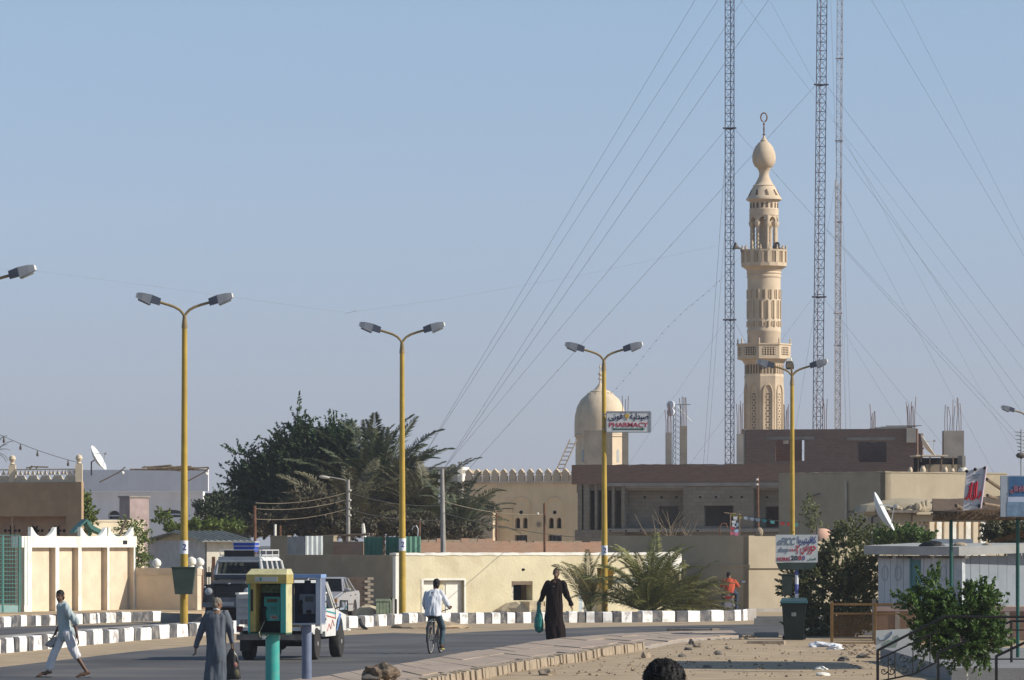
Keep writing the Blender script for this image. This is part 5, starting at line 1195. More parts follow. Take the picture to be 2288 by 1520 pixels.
obj('lid', M().hexa([(-.37, -.43, 1.042), (.37, -.43, 1.042), (.36, .42, 1.042), (-.36, .42, 1.042), (-.34, -.38, 1.1), (.34, -.38, 1.1), (.32, .40, 1.17), (-.32, .40, 1.17)]), mat('bluish bin lid', (.03, .075, .085), rough=.4), bn, 1, smooth=0)
for sg in (-1, 1): obj('wheel', M().tube([(sg * .27 - .03, .3, .1), (sg * .27 + .03, .3, .1)], .1, 12), c_black_m, bn, 1)
obj('handle', M().tube([(-.2, .42, 1.0), (-.2, .5, 1.02), (.2, .5, 1.02), (.2, .42, 1.0)], .016, 6), c_bin, bn, 1)
obj('badge', M().box(-.06, .06, -.345, -.333, .70, .80), mat('grey print', (.2, .22, .22)), bn, 1)
def limb_tree(parent, base, top, r0, blobs, material, n=9, seed=1):
 r_ = random.Random(seed); m = M(); base, top = Vector(base), Vector(top)
 bend = lambda a, b_, k: [a.lerp(b_, i / k) + Vector((r_.uniform(-1, 1), r_.uniform(-1, 1), 0)) * (b_ - a).length * .035 * (0 < i < k) for i in range(k + 1)]
 pts = bend(base, top, 5); m.tube(pts, [r0 * (1 - .6 * i / 5) for i in range(6)], 8)
 o = obj('trunk', m, material, parent, 1)
 for i in range(n):
  a = pts[2 + i % 4]; c, rr_ = blobs[i % len(blobs)]; e = Vector(c) - Vector(base_of(parent)) + Vector((r_.uniform(-.5, .5) * rr_[0], r_.uniform(-.5, .5) * rr_[1], r_.uniform(-.2, .5) * rr_[2]))
  obj('limb', M().tube(bend(a, e, 4), [r0 * .38, r0 * .3, r0 * .22, r0 * .14, r0 * .06], 6), material, parent, 1)
c_bark = mat('grey brown bark', (.15, .12, .09), var=.3, scale=12, bump=.5)
def pb(px, py, Y, rx, ry, dY=None, depth=1.0):
 k = Y / FPX; return (tuple(W(px, py, Y + (dY or 0))), (rx * k, rx * k * depth, ry * k))
def tree(name, label, cat, base, blobs, n, per, sl, leaf, material, up=.5, seed=1, group=None, trunk_top=None, r0=.1, hollow=.55, limbs=9, bark=None, spread=.35, aspect=.5):
 t = thing(name, label, cat, base, group=group)
 limb_tree(t, (0, 0, 0), Vector(trunk_top) - Vector(base) if trunk_top is not None else (0, 0, 1), r0, blobs, bark or c_bark, limbs, seed)
 obj('crown', crown(blobs, n, per, sl, leaf, up, seed, base=base, hollow=hollow, spread=spread, aspect=aspect), material, t, 1, smooth=0)
 return t
c_ficus = leaf_mat('glossy ficus leaf', (.075, .135, .03)); c_bushl = leaf_mat('dusty bush leaf', (.15, .165, .07)); c_dkleaf = leaf_mat('dark casuarina leaf', (.048, .085, .034), trans=.15)
c_ylleaf = leaf_mat('yellow green leaf', (.15, .20, .045)); c_grleaf = leaf_mat('grey green leaf', (.08, .105, .055)); c_palmg = leaf_mat('date palm leaf', (.085, .10, .05), trans=.15); c_palmd = leaf_mat('dusty palm leaf', (.135, .125, .068), trans=.15)
# round bush behind the bin
Y = 132.5; bl = [pb(1888, 1262, Y, 60, 74), pb(1860, 1340, Y, 100, 90), pb(1790, 1300, Y, 45, 60), pb(1930, 1320, Y, 50, 90), pb(1830, 1400, Y, 75, 45), pb(1905, 1192, Y, 40, 28), pb(1815, 1262, Y, 34, 26)]
tree('round_bush', 'big round dusty green bush behind the wheelie bin and cafe sign', 'bush', tuple(G(1880, 1430)), bl, 1700, 26, .20, .085, c_bushl, .3, 3, trunk_top=W(1876, 1330, Y), r0=.07, hollow=.5)
# foreground small tree
Y = 84; bl = [pb(2085, 1320, Y, 26, 34), pb(2060, 1345, Y, 36, 24), pb(2095, 1385, Y, 46, 40), pb(2186, 1340, Y, 26, 24), pb(2192, 1400, Y, 36, 34), pb(2150, 1430, Y, 52, 36), pb(2080, 1425, Y, 40, 40), pb(2150, 1465, Y, 40, 24), pb(2200, 1440, Y, 30, 35), pb(2145, 1370, Y, 44, 44), pb(2200, 1375, Y, 30, 60)]
gb = G(2159, 1572); base = (X_(2159, Y), Y, 0.0)
tree('young_ficus', 'young ficus tree with glossy leaves and a whitewashed stem by the black railings', 'tree', base, bl, 640, 26, .27, .082, c_ficus, .35, 5, trunk_top=W(2155, 1420, Y), r0=.035, hollow=.2, spread=.25, bark=mat('whitewashed bark', (.55, .52, .46), var=.2, scale=9))
# dark conifer like tree
Y = 226; bl = [pb(663, 925, Y, 5, 16), pb(668, 958, Y, 12, 16), pb(680, 990, Y, 24, 22), pb(712, 984, Y, 18, 14), pb(655, 1000, Y, 36, 24), pb(700, 1020, Y, 60, 40), pb(650, 1050, Y, 70, 42), pb(588, 1050, Y, 36, 16), pb(542, 1014, Y, 18, 4), pb(568, 1078, Y, 34, 24), pb(606, 1098, Y, 58, 40), pb(560, 1130, Y, 24, 30), pb(680, 1105, Y, 80, 60), pb(620, 1150, Y, 62, 44), pb(700, 1160, Y, 70, 40), pb(750, 1000, Y, 40, 44), pb(770, 1060, Y, 40, 50), pb(535, 1075, Y, 18, 14)]
tree('casuarina_tree', 'tall dark green tree with a pointed crown left of the palms', 'tree', (X_(640, Y), Y, 0), bl, 3400, 30, .72, .19, c_dkleaf, .55, 7, aspect=.32, trunk_top=W(650, 1060, Y), r0=.28, hollow=.45, limbs=14, spread=.17)
Y = 214; bl = [pb(700, 1130, Y, 44, 30), pb(650, 1150, Y, 40, 30), pb(740, 1150, Y, 40, 26), pb(590, 1180, Y, 40, 16), pb(840, 1178, Y, 60, 18), pb(930, 1185, Y, 60, 18), pb(1020, 1190, Y, 50, 12), pb(760, 1185, Y, 60, 14)]
tree('brown_shrub', 'brownish dry shrub in front of the dark tree above the metal sheets', 'bush', (X_(700, Y), Y, 0), bl, 700, 22, .5, .2, leaf_mat('dry brown leaf', (.10, .085, .05)), .3, 9, trunk_top=W(700, 1170, Y), r0=.1, hollow=.4)
# lighter trees to the left of it
Y = 232; bl = [pb(497, 1122, Y, 24, 18), pb(485, 1152, Y, 34, 18), pb(522, 1150, Y, 26, 18), pb(500, 1104, Y, 8, 8), pb(452, 1140, Y, 14, 14)]
tree('grey_green_tree', 'airy grey green tree between the bluish house and the dark tree', 'tree', (X_(492, Y), Y, 0), bl, 240, 16, .45, .17, c_grleaf, .5, 11, trunk_top=W(492, 1150, Y), r0=.12, hollow=.3)
Y = 213; bl = [pb(440, 1180, Y, 30, 12), pb(490, 1178, Y, 32, 10), pb(400, 1182, Y, 28, 8), pb(362, 1158, Y, 12, 10), pb(525, 1184, Y, 22, 8)]
tree('yellow_green_hedge', 'bright yellow green hedge above the tin shed roof', 'hedge', (X_(440, Y), Y, 0), bl, 330, 18, .3, .15, c_ylleaf, .5, 13, trunk_top=W(440, 1190, Y), r0=.08, hollow=.3)
Y = 207; bl = [pb(190, 1140, Y, 12, 28), pb(196, 1165, Y, 12, 20)]
tree('slim_tree', 'slim green tree beside the right corner of the brown house', 'tree', (X_(192, Y), Y, 0), bl, 120, 18, .4, .15, c_ylleaf, .5, 15, trunk_top=W(192, 1165, Y), r0=.06, hollow=.2, limbs=4)
Y = 184; bl = [pb(300, 1190, Y, 24, 22), pb(318, 1225, Y, 16, 30), pb(280, 1178, Y, 12, 10), pb(312, 1258, Y, 14, 20)]
tree('creeper_bush', 'thin leafy creeper hanging behind the right end of the white wall', 'bush', (X_(312, Y), Y, 0), bl, 150, 14, .35, .1, c_ylleaf, .1, 17, trunk_top=W(312, 1235, Y), r0=.04, hollow=.1, limbs=6)
lone('leaning_pole', M().tube([W(265, 1200, 182), W(283, 1160, 182)], .045, 6), c_wood, 'short leaning wooden pole rising behind the white garden wall', 'pole', loc=W(265, 1200, 182))
# hedges on the right
Y = 168; bl = [pb(2045, 1207, Y, 36, 12), pb(2000, 1205, Y, 34, 14), pb(1965, 1210, Y, 22, 14)]
tree('grassy_shrub', 'feathery green shrub under the large white dish behind the kiosk roof', 'bush', (X_(2010, Y), Y, 0), bl, 330, 20, .36, .13, leaf_mat('feathery leaf', (.10, .16, .04)), .9, 19, trunk_top=W(2010, 1220, Y), r0=.05, hollow=.2)
Y = 150; bl = [pb(2245, 1188, Y, 36, 16), pb(2222, 1198, Y, 18, 12), pb(2275, 1198, Y, 30, 18)]
tree('dusty_hedge', 'dusty brown green hedge behind the green awning posts', 'hedge', (X_(2245, Y), Y, 0), bl, 330, 18, .35, .12, leaf_mat('brown green leaf', (.11, .11, .05)), .4, 21, trunk_top=W(2245, 1200, Y), r0=.06, hollow=.2)
Y = 188; bl = [pb(1815, 1150, Y, 12, 26), pb(1800, 1125, Y, 8, 16), pb(1822, 1180, Y, 14, 16)]
tree('wispy_tree', 'wispy small tree between the four headed lamp and the peach dish', 'tree', (X_(1815, Y), Y, 0), bl, 45, 14, .4, .12, c_bushl, .6, 23, trunk_top=W(1815, 1170, Y), r0=.03, hollow=.1, limbs=7)
# bare twiggy shrub in front of the unfinished building
tw = thing('bare_shrub', 'bare twiggy shrub over the boundary wall before the unfinished building', 'bush', (X_(1505, 196), 196, 0)); r_ = random.Random(5)
for k in range(26):
 a = Vector((r_.uniform(-.6, .6), r_.uniform(-.3, .3), 2.2)); e = a + Vector((r_.uniform(-1.1, 1.4), r_.uniform(-.4, .4), r_.uniform(.6, 1.75)))
 q = a.lerp(e, .55) + Vector((r_.uniform(-.2, .2), 0, .1)); obj('twig', M().tube([a, q, e], [.02, .014, .005], 4), c_stick, tw, 1)
# ------------------------------------------------------------------ palms
fm_big = [frond_mesh(5.0, R(d_), 92, .056, .66, sd, cu) for d_, sd, cu in ((38, 1, .02), (60, 2, -.04), (85, 3, .05), (50, 4, -.02))]
fm_big2 = [me.copy() for me in fm_big]
pmat = c_palmg
Y = 224
palm('date_palm', 'largest date palm with upright grey green fronds behind the second lamp post', (X_(848, Y), Y, 0), 85, fm_big, pmat, Z_(1160, Y), R(88), R(-4), 1, 'date palms behind the cream house', .26)
palm('date_palm', 'spreading date palm at the left of the palm clump, beside the grey lamp pole', (X_(775, 219), 219, 0), 40, fm_big2, c_palmd, Z_(1185, 219), R(64), R(10), 2, 'date palms behind the cream house', .2, .75)
palm('date_palm', 'drooping dusty date palm at the right of the clump by the grey utility pole', (X_(950, 221), 221, 0), 54, fm_big2, c_palmd, Z_(1165, 221), R(66), R(0), 3, 'date palms behind the cream house', .2, .74)
palm('date_palm', 'low date palm in front of the ochre mosque', (X_(1025, 217), 217, 0), 34, fm_big, pmat, Z_(1190, 217), R(70), R(5), 4, 'date palms behind the cream house', .18, .6)
palm('date_palm', 'palm of which only some frond tips show at the left edge', (X_(-16, 214), 214, 0), 16, fm_big, pmat, Z_(1010, 214), R(70), R(-20), 5, None, .12, .2)
fm_small = [frond_mesh(2.9, R(d_), 84, .028, .42, sd, cu) for d_, sd, cu in ((40, 11, .03), (62, 12, -.05), (80, 13, .04))]
c_pf = leaf_mat('young palm leaf', (.19, .19, .06), trans=.15); c_pf2 = leaf_mat('dry palm leaf', (.24, .215, .09), trans=.15)
fm_small2 = [me.copy() for me in fm_small]
palm('young_palm', 'large stemless young palm spreading behind the painted kerb', (X_(1448, 171), 171, 0.1), 48, fm_small, c_pf, .05, R(78), R(6), 6, 'young palms behind the kerb', .1, 1.0)
palm('young_palm', 'smaller yellowish young palm left of the red shirted motorcyclist', (X_(1525, 172.5), 172.5, 0.1), 50, fm_small2, c_pf2, .05, R(66), R(8), 7, 'young palms behind the kerb', .1, .78)
palm('young_palm', 'thin young palm behind the pharmacy lamp post', (X_(1318, 174.5), 174.5, 0.1), 16, fm_small2, c_pf2, .05, R(84), R(52), 8, 'young palms behind the kerb', .1, .8)
# ------------------------------------------------------------------ poles and wires
def cable(name, pts, r, label, cat='wire', group=None, material=None, sag=0.0):
 a, b_ = Vector(pts[0]), Vector(pts[-1])
 if len(pts) == 2:
  pts = [a.lerp(b_, i / 14) - Vector((0, 0, sag * 4 * (i / 14) * (1 - i / 14))) for i in range(15)]
 return lone(name, M().tube(pts, r, 4), material or c_wire, label, cat, group, loc=a)
c_wire = mat('dark wire', (.09, .09, .10)); c_wirel = mat('pale wire', (.30, .25, .18))
up_ = thing('utility_pole', 'grey round utility pole with white insulators behind the cream house', 'pole', (X_(991, 190), 190, 0))
obj('shaft', M().tube([(0, 0, 0), (-.02, 0, 3), (-.05, 0, Z_(1048, 190))], [.115, .10, .07], 10), c_post, up_, 1)
for py in (1060, 1078, 1096, 1112, 1124): obj('insulator', M().lathe([(.03, 0), (.06, .03), (.04, .07), (.05, .1), (.01, .13)], (-.16, 0, Z_(py, 190)), 8), c_offw, up_, 1); obj('pin', M().tube([(-.16, 0, Z_(py, 190)), (-.05, 0, Z_(py, 190) - .02)], .015, 5), c_rust, up_, 1)
lp = thing('old_lamp_pole', 'grey concrete pole with a single lamp arm in front of the dark tree', 'street lamp', (X_(778, 204), 204, 0))
zt = Z_(1072, 204); obj('shaft', M().tube([(0, 0, 0), (0, 0, zt)], [.11, .07], 10), c_post, lp, 1)
obj('arm', M().tube([(0, 0, zt - .05), (-.4, 0, zt + .04), (-.85, 0, zt + .12)], .03, 6), c_post, lp, 1)
obj('lamp_head', M().ell((-.98, 0, zt + .1), (.25, .12, .07), 12, 6, Matrix.Rotation(R(8), 3, 'Y')), mat('weathered lamp', (.40, .38, .34)), lp, 1)
for py in (1096, 1118, 1136, 1152): obj('insulator', M().ell((.09, -.05, Z_(py, 204)), .045, 6, 5), c_offw, lp, 1)
def rust_pole(px, py, Y, r, label, group='rusty posts'): return lone('rusty_post', M().tube([(X_(px, Y), Y, 0), (X_(px, Y) - .03, Y, Z_(py, Y))], [r, r * .85], 7), c_rust, label, 'post', group, loc=(X_(px, Y), Y, 0))
rust_pole(571, 1130, 203, .07, 'rusty iron post in front of the dark tree, left end of the wires')
rust_pole(628, 1174, 202, .045, 'short rusty stake above the jeep roof')
rust_pole(939, 1165, 199, .05, 'short rusty post just right of the second lamp post')
rust_pole(1111, 1142, 206, .04, 'thin post at the porch corner of the mosque')
rust_pole(1218, 1125, 192, .055, 'dark wooden post standing before the mosque')
rust_pole(1695, 1065, 190, .05, 'slim rusty pole with white insulators before the unfinished building')
for py in (1072, 1083): lone('insulator', M().ell(W(1692, py, 190), .06, 8, 6), c_offw, 'upper white insulator on the slim rusty pole' if py == 1072 else 'lower white insulator on the slim rusty pole', 'insulator', None, loc=W(1692, py, 190))
lone('white_stake', M().tube([W(615, 1200, 202), W(615, 1172, 202)], .06, 6), c_offw, 'short whitewashed stake beside the short rusty stake', 'post', loc=W(615, 1200, 202))
lone('pale_bollard', M().tube([W(814, 1205, 198), W(811, 1170, 198)], [.1, .06], 7), c_offw, 'pale stump of a post between the two green sheets and the lamp pole', 'post', loc=W(814, 1205, 198))
lone('hook_pipe', M().tube([W(933, 1200, 198), W(934, 1182, 198), W(930, 1175, 198), W(924, 1177, 198), W(920, 1184, 198)], .03, 6), c_steel, 'hooked metal pipe above the green sheets', 'pipe', loc=W(933, 1200, 198))
for k, (a, b_, lb) in enumerate(((W(571, 1124, 203), W(778, 1100, 204), 'upper wire from the rusty post to the grey lamp pole'), (W(571, 1160, 203), W(778, 1137, 204), 'lower wire from the rusty post to the grey lamp pole'), (W(571, 1137, 203), W(778, 1116, 204), 'middle wire from the rusty post to the grey lamp pole'), (W(778, 1100, 204), W(988, 1130, 190), 'upper wire from the grey lamp pole to the utility pole'), (W(778, 1137, 204), W(988, 1162, 190), 'lower wire from the grey lamp pole to the utility pole'), (W(991, 1120, 190), W(1218, 1150, 192), 'upper wire from the utility pole to the dark wooden post'), (W(991, 1146, 190), W(1350, 1205, 173), 'wire from the utility pole to the pharmacy lamp post'))):
 cable('overhead_wire', (a, b_), .014, lb, group='overhead wires behind the cream house', material=c_wirel, sag=.18)
# string of hanging bulbs at the left
pa, pb_, YS = W(-60, 942, 200), W(172, 1033, 203), 0
bs = thing('bulb_string', 'string of hanging dark bulbs ending at the ball of the cream balustrade', 'light string', pa)
pts = [pa.lerp(pb_, i / 20) - Vector((0, 0, .6 * (i / 20) * (1 - i / 20))) for i in range(21)]
obj('wire', M().tube(pts, .012, 4), c_wire, bs)
for px in (8, 45, 83, 152):
 f = (px + 60) / 232; p = pa.lerp(pb_, f) - Vector((0, 0, .6 * f * (1 - f))); obj('bulb', M().lathe([(.02, -.26), (.055, -.22), (.05, -.14), (.03, -.1), (.03, -.03), (.012, 0)], tuple(p), 8), c_dgrey, bs)
# bunting
bt = thing('flag_bunting', 'string of small coloured flags hung before the unfinished building', 'bunting', W(1640, 1150, 189))
cols = [(.55, .45, .05), (.55, .45, .05), (.45, .5, .55), (.7, .7, .7), (.5, .6, .6), (.1, .35, .33), (.1, .35, .33), (.5, .06, .05), (.5, .06, .05), (.1, .35, .33)]
bp = [(1638, 1148), (1652, 1154), (1667, 1156), (1680, 1158), (1693, 1160), (1708, 1162), (1726, 1165), (1748, 1168), (1763, 1170), (1778, 1171)]
obj('string', M().tube([W(x, y - 2, 189) for x, y in bp], .012, 4), c_wire, bt)
for (x, y), c in zip(bp, cols): obj('flag', M().prism([(-.1, 0), (.1, 0), (.07, -.13), (-.06, -.11)], W(x, y - 1.5, 189), (1, 0, 0), (0, 0, 1), (0, -1, 0), -.006, .006), mat('flag %.2f %.2f' % (c[0], c[1]), c), bt, smooth=0)
for k, (x, y, c) in enumerate(((1643, 1155, (.7, .7, .7)), (1640, 1164, (.7, .7, .7)), (1646, 1170, (.35, .45, .55)), (1637, 1178, (.5, .08, .1)), (1646, 1184, (.4, .55, .7)), (1636, 1189, (.6, .15, .2)), (1646, 1191, (.65, .2, .3)), (1641, 1172, (.7, .7, .7)))): obj('flag', M().prism([(-.09, 0), (.08, .02), (.06, -.12), (-.07, -.1)], W(x, y, 188.8), (1, 0, 0), (0, 0, 1), (0, -1, 0), -.006, .006), mat('flag v%d' % k, c), bt, smooth=0)
gf = thing('wooden_frame', 'small wooden gallows frame hung with flags on the boundary wall', 'frame', W(1640, 1200, 189))
for px in (1632, 1652): obj('post', M().tube([W(px, 1205, 189), W(px, 1147, 189)], .03, 6), c_wood, gf)
obj('beam', M().tube([W(1618, 1146, 189), W(1660, 1152, 189)], .03, 6), c_wood, gf)
lone('bent_pipe', M().tube([W(1608, 1200, 188), W(1608, 1178, 188), W(1613, 1170, 188), W(1622, 1170, 188), W(1626, 1180, 188)], .025, 5), c_rust, 'bent rusty pipe on the boundary wall left of the flag frame', 'pipe', loc=W(1608, 1200, 188))
lone('wall_lump', M().ell(W(1697, 1190, 187), (.14, .12, .2), 8, 6), c_stone, 'pale lump of stone on top of the boundary wall', 'stone', loc=W(1697, 1196, 187))
# roof sticks and slanting rods on the bluish house
st = thing('stick_pile', 'pile of dry sticks and poles lying on the roof of the bluish white house', 'pile of wood', W(360, 1048, 258)); r_ = random.Random(12)
for k in range(34):
 x = r_.uniform(304, 400); l_ = r_.uniform(.5, 1.6); a = W(x, 1049 - r_.uniform(0, 9) * (1 - abs(x - 320) / 110), 258 + r_.uniform(-1, 1)); obj('stick', M().tube([a, a + Vector((l_, r_.uniform(-.4, .4), r_.uniform(-.12, .12)))], r_.uniform(.02, .045), 5), c_stick, st)
for k in range(3): obj('stick', M().tube([W(290 + 60 * k, 1049 - k, 257.5), W(400 + 24 * k, 1050, 257.5)], .05, 6), c_stick, st)
for px0, py0, px1, py1, lb in ((222, 1078, 280, 1044, 'slanting rod with a bulb on the parapet of the bluish house, left one'), (420, 1075, 467, 1046, 'slanting rod on the parapet of the bluish house, right of the lamp post')):
 r = thing('slanting_rod', lb, 'rod', W(px0, py0, 257), group='slanting rods'); obj('shaft', M().tube([W(px0, py0, 257), W(px0 + (px1 - px0) * .75, py0 + (py1 - py0) * .65, 257), W(px1, py1, 257)], .035, 5), c_wood, r); obj('bulb', M().ell(W(px1 - 6, py1 + 13, 257), .09, 8, 6), c_offw, r)
lone('dry_branches', M().tube([W(58, 1046, 203), W(75, 1043, 203), W(108, 1044, 203)], .03, 5).tube([W(66, 1050, 203), W(72, 1041, 203)], .04, 5).tube([W(80, 1048, 203), W(86, 1042, 203)], .03, 5), c_stick, 'few dry branches showing above the cream balustrade', 'branches', loc=W(58, 1046, 203))
# ------------------------------------------------------------------ radio masts with guys
c_mast = mat('dark mast steel', (.055, .05, .075), rough=.6, var=.2); c_mastr = mat('faded red mast steel', (.20, .12, .12), rough=.6, var=.2); c_mastl = mat('pale mast steel', (.34, .31, .31), rough=.6, var=.15)
def mast(label, px_base, px_top, Y, w_px, phase, sec, cols, plats, z_top=68.0, z_base=0.0, lr=.032, br=.017):
 zc = Z_(0, Y); x0 = X_(px_base, Y); x1 = X_(px_top, Y); lean = (x1 - x0) / zc
 t = thing('radio_mast', label, 'radio mast', (x0, Y, z_base), group='guyed lattice radio masts')
 rad = w_px / FPX * Y / math.sqrt(3) * 1.0; q = [phase + k * 2 * math.pi / 3 for k in range(3)]
 P = lambda k, z: Vector((rad * math.cos(q[k]) + lean * (z + z_base), rad * math.sin(q[k]), z))
 for k in range(3): obj('leg', M().tube([P(k, 0), P(k, z_top)], lr, 6), cols[k], t, 1)
 m = M(); n = int(z_top / sec)
 for i in range(n):
  z = i * sec
  for k in range(3):
   a, b_ = k, (k + 1) % 3
   m.tube([P(a, z), P(b_, z)], br, 3, False)
   m.tube([P(a, z) if i % 2 else P(b_, z), P(b_, z + sec) if i % 2 else P(a, z + sec)], br, 3, False)
 obj('bracing', m, cols[0], t, 1, kind='stuff', smooth=0)
 for py in plats:
  z = Z_(py, Y) - z_base
  for k in range(3): obj('guy_bracket', M().tube([P(k, z) + (P(k, z) - P((k + 1) % 3, z)) * .25, P((k + 1) % 3, z) + (P((k + 1) % 3, z) - P(k, z)) * .25], .06, 6), cols[0], t, 1)
 return t
MA = mast('nearest dark lattice radio mast, left of the minaret', 1631, 1631, 322, 20, R(200), .52, (c_mast, c_mast, c_mast), (287, 715))
MB = mast('dark lattice radio mast with one reddish leg, right of the minaret', 1823, 1836, 328, 22, R(215), .58, (c_mast, c_mast, c_mastr), (190, 664))
MC = mast('pale grey lattice radio mast farthest right behind the dark ones', 1871, 1878, 470, 13, R(190), .6, (c_mastl,) * 3, (131, 315, 497, 772), z_top=92)
MD = mast('shorter pale lattice mast standing close against the far pale mast', 1870, 1872, 430, 14, R(230), .42, (c_mastl,) * 3, (700,), z_top=Z_(402, 430), lr=.04, br=.02)
def guy(parent, p0, p1, Y0, Y1, r=.016, sag=.0):
 """a guy from the mast at p0 (photo column, row) down through p1, carried on to the ground"""
 a, b_ = W(p0[0], p0[1], Y0), W(p1[0], p1[1], Y1)
 if b_.z > .3 and a.z > b_.z: b_ = a + (b_ - a) * ((a.z - .1) / (a.z - b_.z))
 base = base_of(parent); n = 16
 pts = [a.lerp(b_, i / n) - Vector((0, 0, sag * 4 * (i / n) * (1 - i / n))) for i in range(n + 1)]
 m = M().tube(pts, r * .62, 4)
 r_ = random.Random(int(p0[0] + p0[1]))
 for i in range(7): f = .08 + .12 * i + r_.uniform(0, .04); k = min(int(f * n), n - 1); m.ell(pts[k].lerp(pts[k + 1], f * n - k), r * 2, 5, 4)
 obj('guy_wire', m, c_wire, parent)
guys = [(MA, (1553, 0), (968, 982), 322, 318, .015), (MA, (1609, -8), (969, 984), 322, 318, .015), (MB, (1660, -2), (1010, 1018), 327, 318, .016), (MB, (1720, -4), (1012, 1020), 327, 318, .018), (MA, (1621, 290), (1014, 1021), 322, 318, .013), (MB, (1821, 192), (1055, 1040), 327, 310, .018),
  (MB, (1814, 668), (1540, 1040), 328, 316, .013), (MA, (1620, 718), (1430, 1000), 322, 316, .011), (MA, (1643, 290), (1862, 532), 322, 330, .015), (MA, (1641, 718), (1700, 830), 322, 325, .014), (MA, (1655, 0), (1884, 300), 322, 340, .011), (MA, (1722, 5), (1822, 190), 322, 340, .010),
  (MC, (1947, 0), (2290, 575), 470, 470, .018), (MC, (2014, 0), (2290, 540), 470, 470, .016), (MB, (1850, 195), (2292, 780), 328, 340, .016), (MB, (1884, 345), (2290, 892), 335, 340, .013), (MC, (1884, 316), (2272, 905), 470, 460, .016), (MC, (1884, 430), (2128, 885), 470, 460, .016), (MA, (1850, 515), (2245, 940), 330, 340, .013), (MB, (1838, 664), (2022, 890), 328, 340, .013), (MC, (1882, 735), (2012, 945), 470, 460, .015),
  (MA, (1624, 300), (1572, 1036), 322, 322, .014), (MA, (1630, 380), (1580, 1036), 323, 322, .011), (MC, (1866, 408), (1816, 720), 440, 430, .015), (MC, (1884, 500), (1900, 955), 470, 465, .015), (MC, (1884, 600), (1890, 955), 470, 465, .012), (MB, (1856, 0), (1870, 400), 330, 335, .009)]
for g_ in guys: guy(*g_)
ws = thing('bulb_string', 'loose string of dark bulbs sweeping from the minaret down towards the dome', 'light string', W(1640, 560, 300)); pa, pm_, pe = W(1652, 575, 300), W(1520, 705, 292), W(1330, 910, 284)
pts = []
for i in range(25):
 f = i / 24; pts.append(pa * (1 - f) ** 2 + pm_ * 2 * f * (1 - f) + pe * f * f - Vector((0, 0, .2 * math.sin(f * 9))))
obj('wire', M().tube(pts, .006, 4), c_wire, ws)
for i in range(1, 25, 1): obj('bulb', M().ell(pts[i] - Vector((0, 0, .05)), .03, 6, 5), c_wire, ws)
aw = thing('aerial_wire', 'faint long wire strung high across the sky with small spreaders', 'wire', W(100, 608, 330))
obj('wire', M().tube([W(-40, 598, 330), W(100, 608, 330), W(420, 650, 330), W(775, 699, 330), W(1000, 668, 328), W(1300, 615, 326), W(1600, 550, 323)], .004, 4), c_wirel, aw)
obj('spreader', M().tube([W(770, 703, 330), W(796, 694, 330)], .008, 5), c_wirel, aw)
# tv aerial at the right edge
ta = thing('tv_aerial', 'spiky television aerial at the right edge above the blue sign', 'aerial', W(2282, 1060, 160))
b_ = Vector((0, 0, 0)); H = Z_(960, 160) - Z_(1060, 160); obj('mast', M().tube([(0, 0, -3), (0, 0, H)], .03, 6), c_steel, ta, 1)
for k in range(6): z = H - .1 - k * .12; obj('element', M().tube([(-.22 + .02 * k, 0, z + .03), (.25 - .02 * k, 0, z - .03)], .014, 4), c_steel, ta, 1)
obj('junction_box', M().ell((-.02, -.03, Z_(1018, 160) - Z_(1060, 160)), (.16, .1, .1), 8, 6), c_dgrey, ta, 1)
# ------------------------------------------------------------------ kiosk on the right
Fk1 = Face(2148, 128.5, -38); Fk2 = Face(2148, 128.5, 30)
kk = start('blue_kiosk', 'long pale blue boarded kiosk with a white edged flat roof', Fk1, 'kiosk')
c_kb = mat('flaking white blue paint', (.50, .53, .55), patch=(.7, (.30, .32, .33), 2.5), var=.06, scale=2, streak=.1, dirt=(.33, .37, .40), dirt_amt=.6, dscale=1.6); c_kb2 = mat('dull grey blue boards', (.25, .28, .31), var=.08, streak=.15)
tl = Fk1.t(1962); tr = Fk2.t(2330); zt = Fk1.z(1242); z0 = Fk1.z(1352, tl)
d0, d1 = Fk1.t(2033), Fk1.t(2064)
n = 11
edges = [tl + (d0 - tl) * i / 5 for i in range(6)]
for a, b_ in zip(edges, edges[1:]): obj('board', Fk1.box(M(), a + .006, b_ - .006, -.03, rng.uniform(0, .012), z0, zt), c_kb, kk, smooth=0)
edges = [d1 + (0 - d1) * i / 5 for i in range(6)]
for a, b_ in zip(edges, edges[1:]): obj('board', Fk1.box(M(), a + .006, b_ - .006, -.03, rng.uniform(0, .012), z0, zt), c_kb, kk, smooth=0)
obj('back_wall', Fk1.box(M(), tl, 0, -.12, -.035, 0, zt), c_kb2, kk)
dd = obj('door', Fk1.box(M(), d0 + .01, d1 - .01, -.034, -.01, z0, Fk1.z(1252, d0)), mat('teal door', (.10, .22, .23)), kk)
obj('frame', Fk1.box(M(), d0 + .0, d0 + .05, -.02, .02, z0, zt - .05), mat('teal door', (.10, .22, .23)), dd); obj('frame', Fk1.box(M(), d1 - .07, d1, -.02, .02, z0, zt - .05), c_kb, dd)
for a_, b_, c1, c2 in ((1966, 1990, 1262, 1300), (1995, 2020, 1262, 1300), (2072, 2090, 1268, 1310), (2098, 2120, 1268, 1310)):
 q = (Fk1.t(a_) + Fk1.t(b_)) / 2; obj('loop_handle', M().tube([Fk1.P(q + .1 * math.cos(k * .63), .02, Fk1.z(1281, q) + .2 * math.sin(k * .63)) for k in range(11)], .006, 5), c_kb2, kk)
e2 = [0 + tr * i / 9 for i in range(10)]
for i, (a, b_) in enumerate(zip(e2, e2[1:])): obj('board', Fk2.box(M(), a + .006, b_ - .006, -.05, rng.uniform(0, .01), Fk2.z(1355), zt), c_kb2, kk, smooth=0)  # darker boards put the awning's shade into the colour of this face
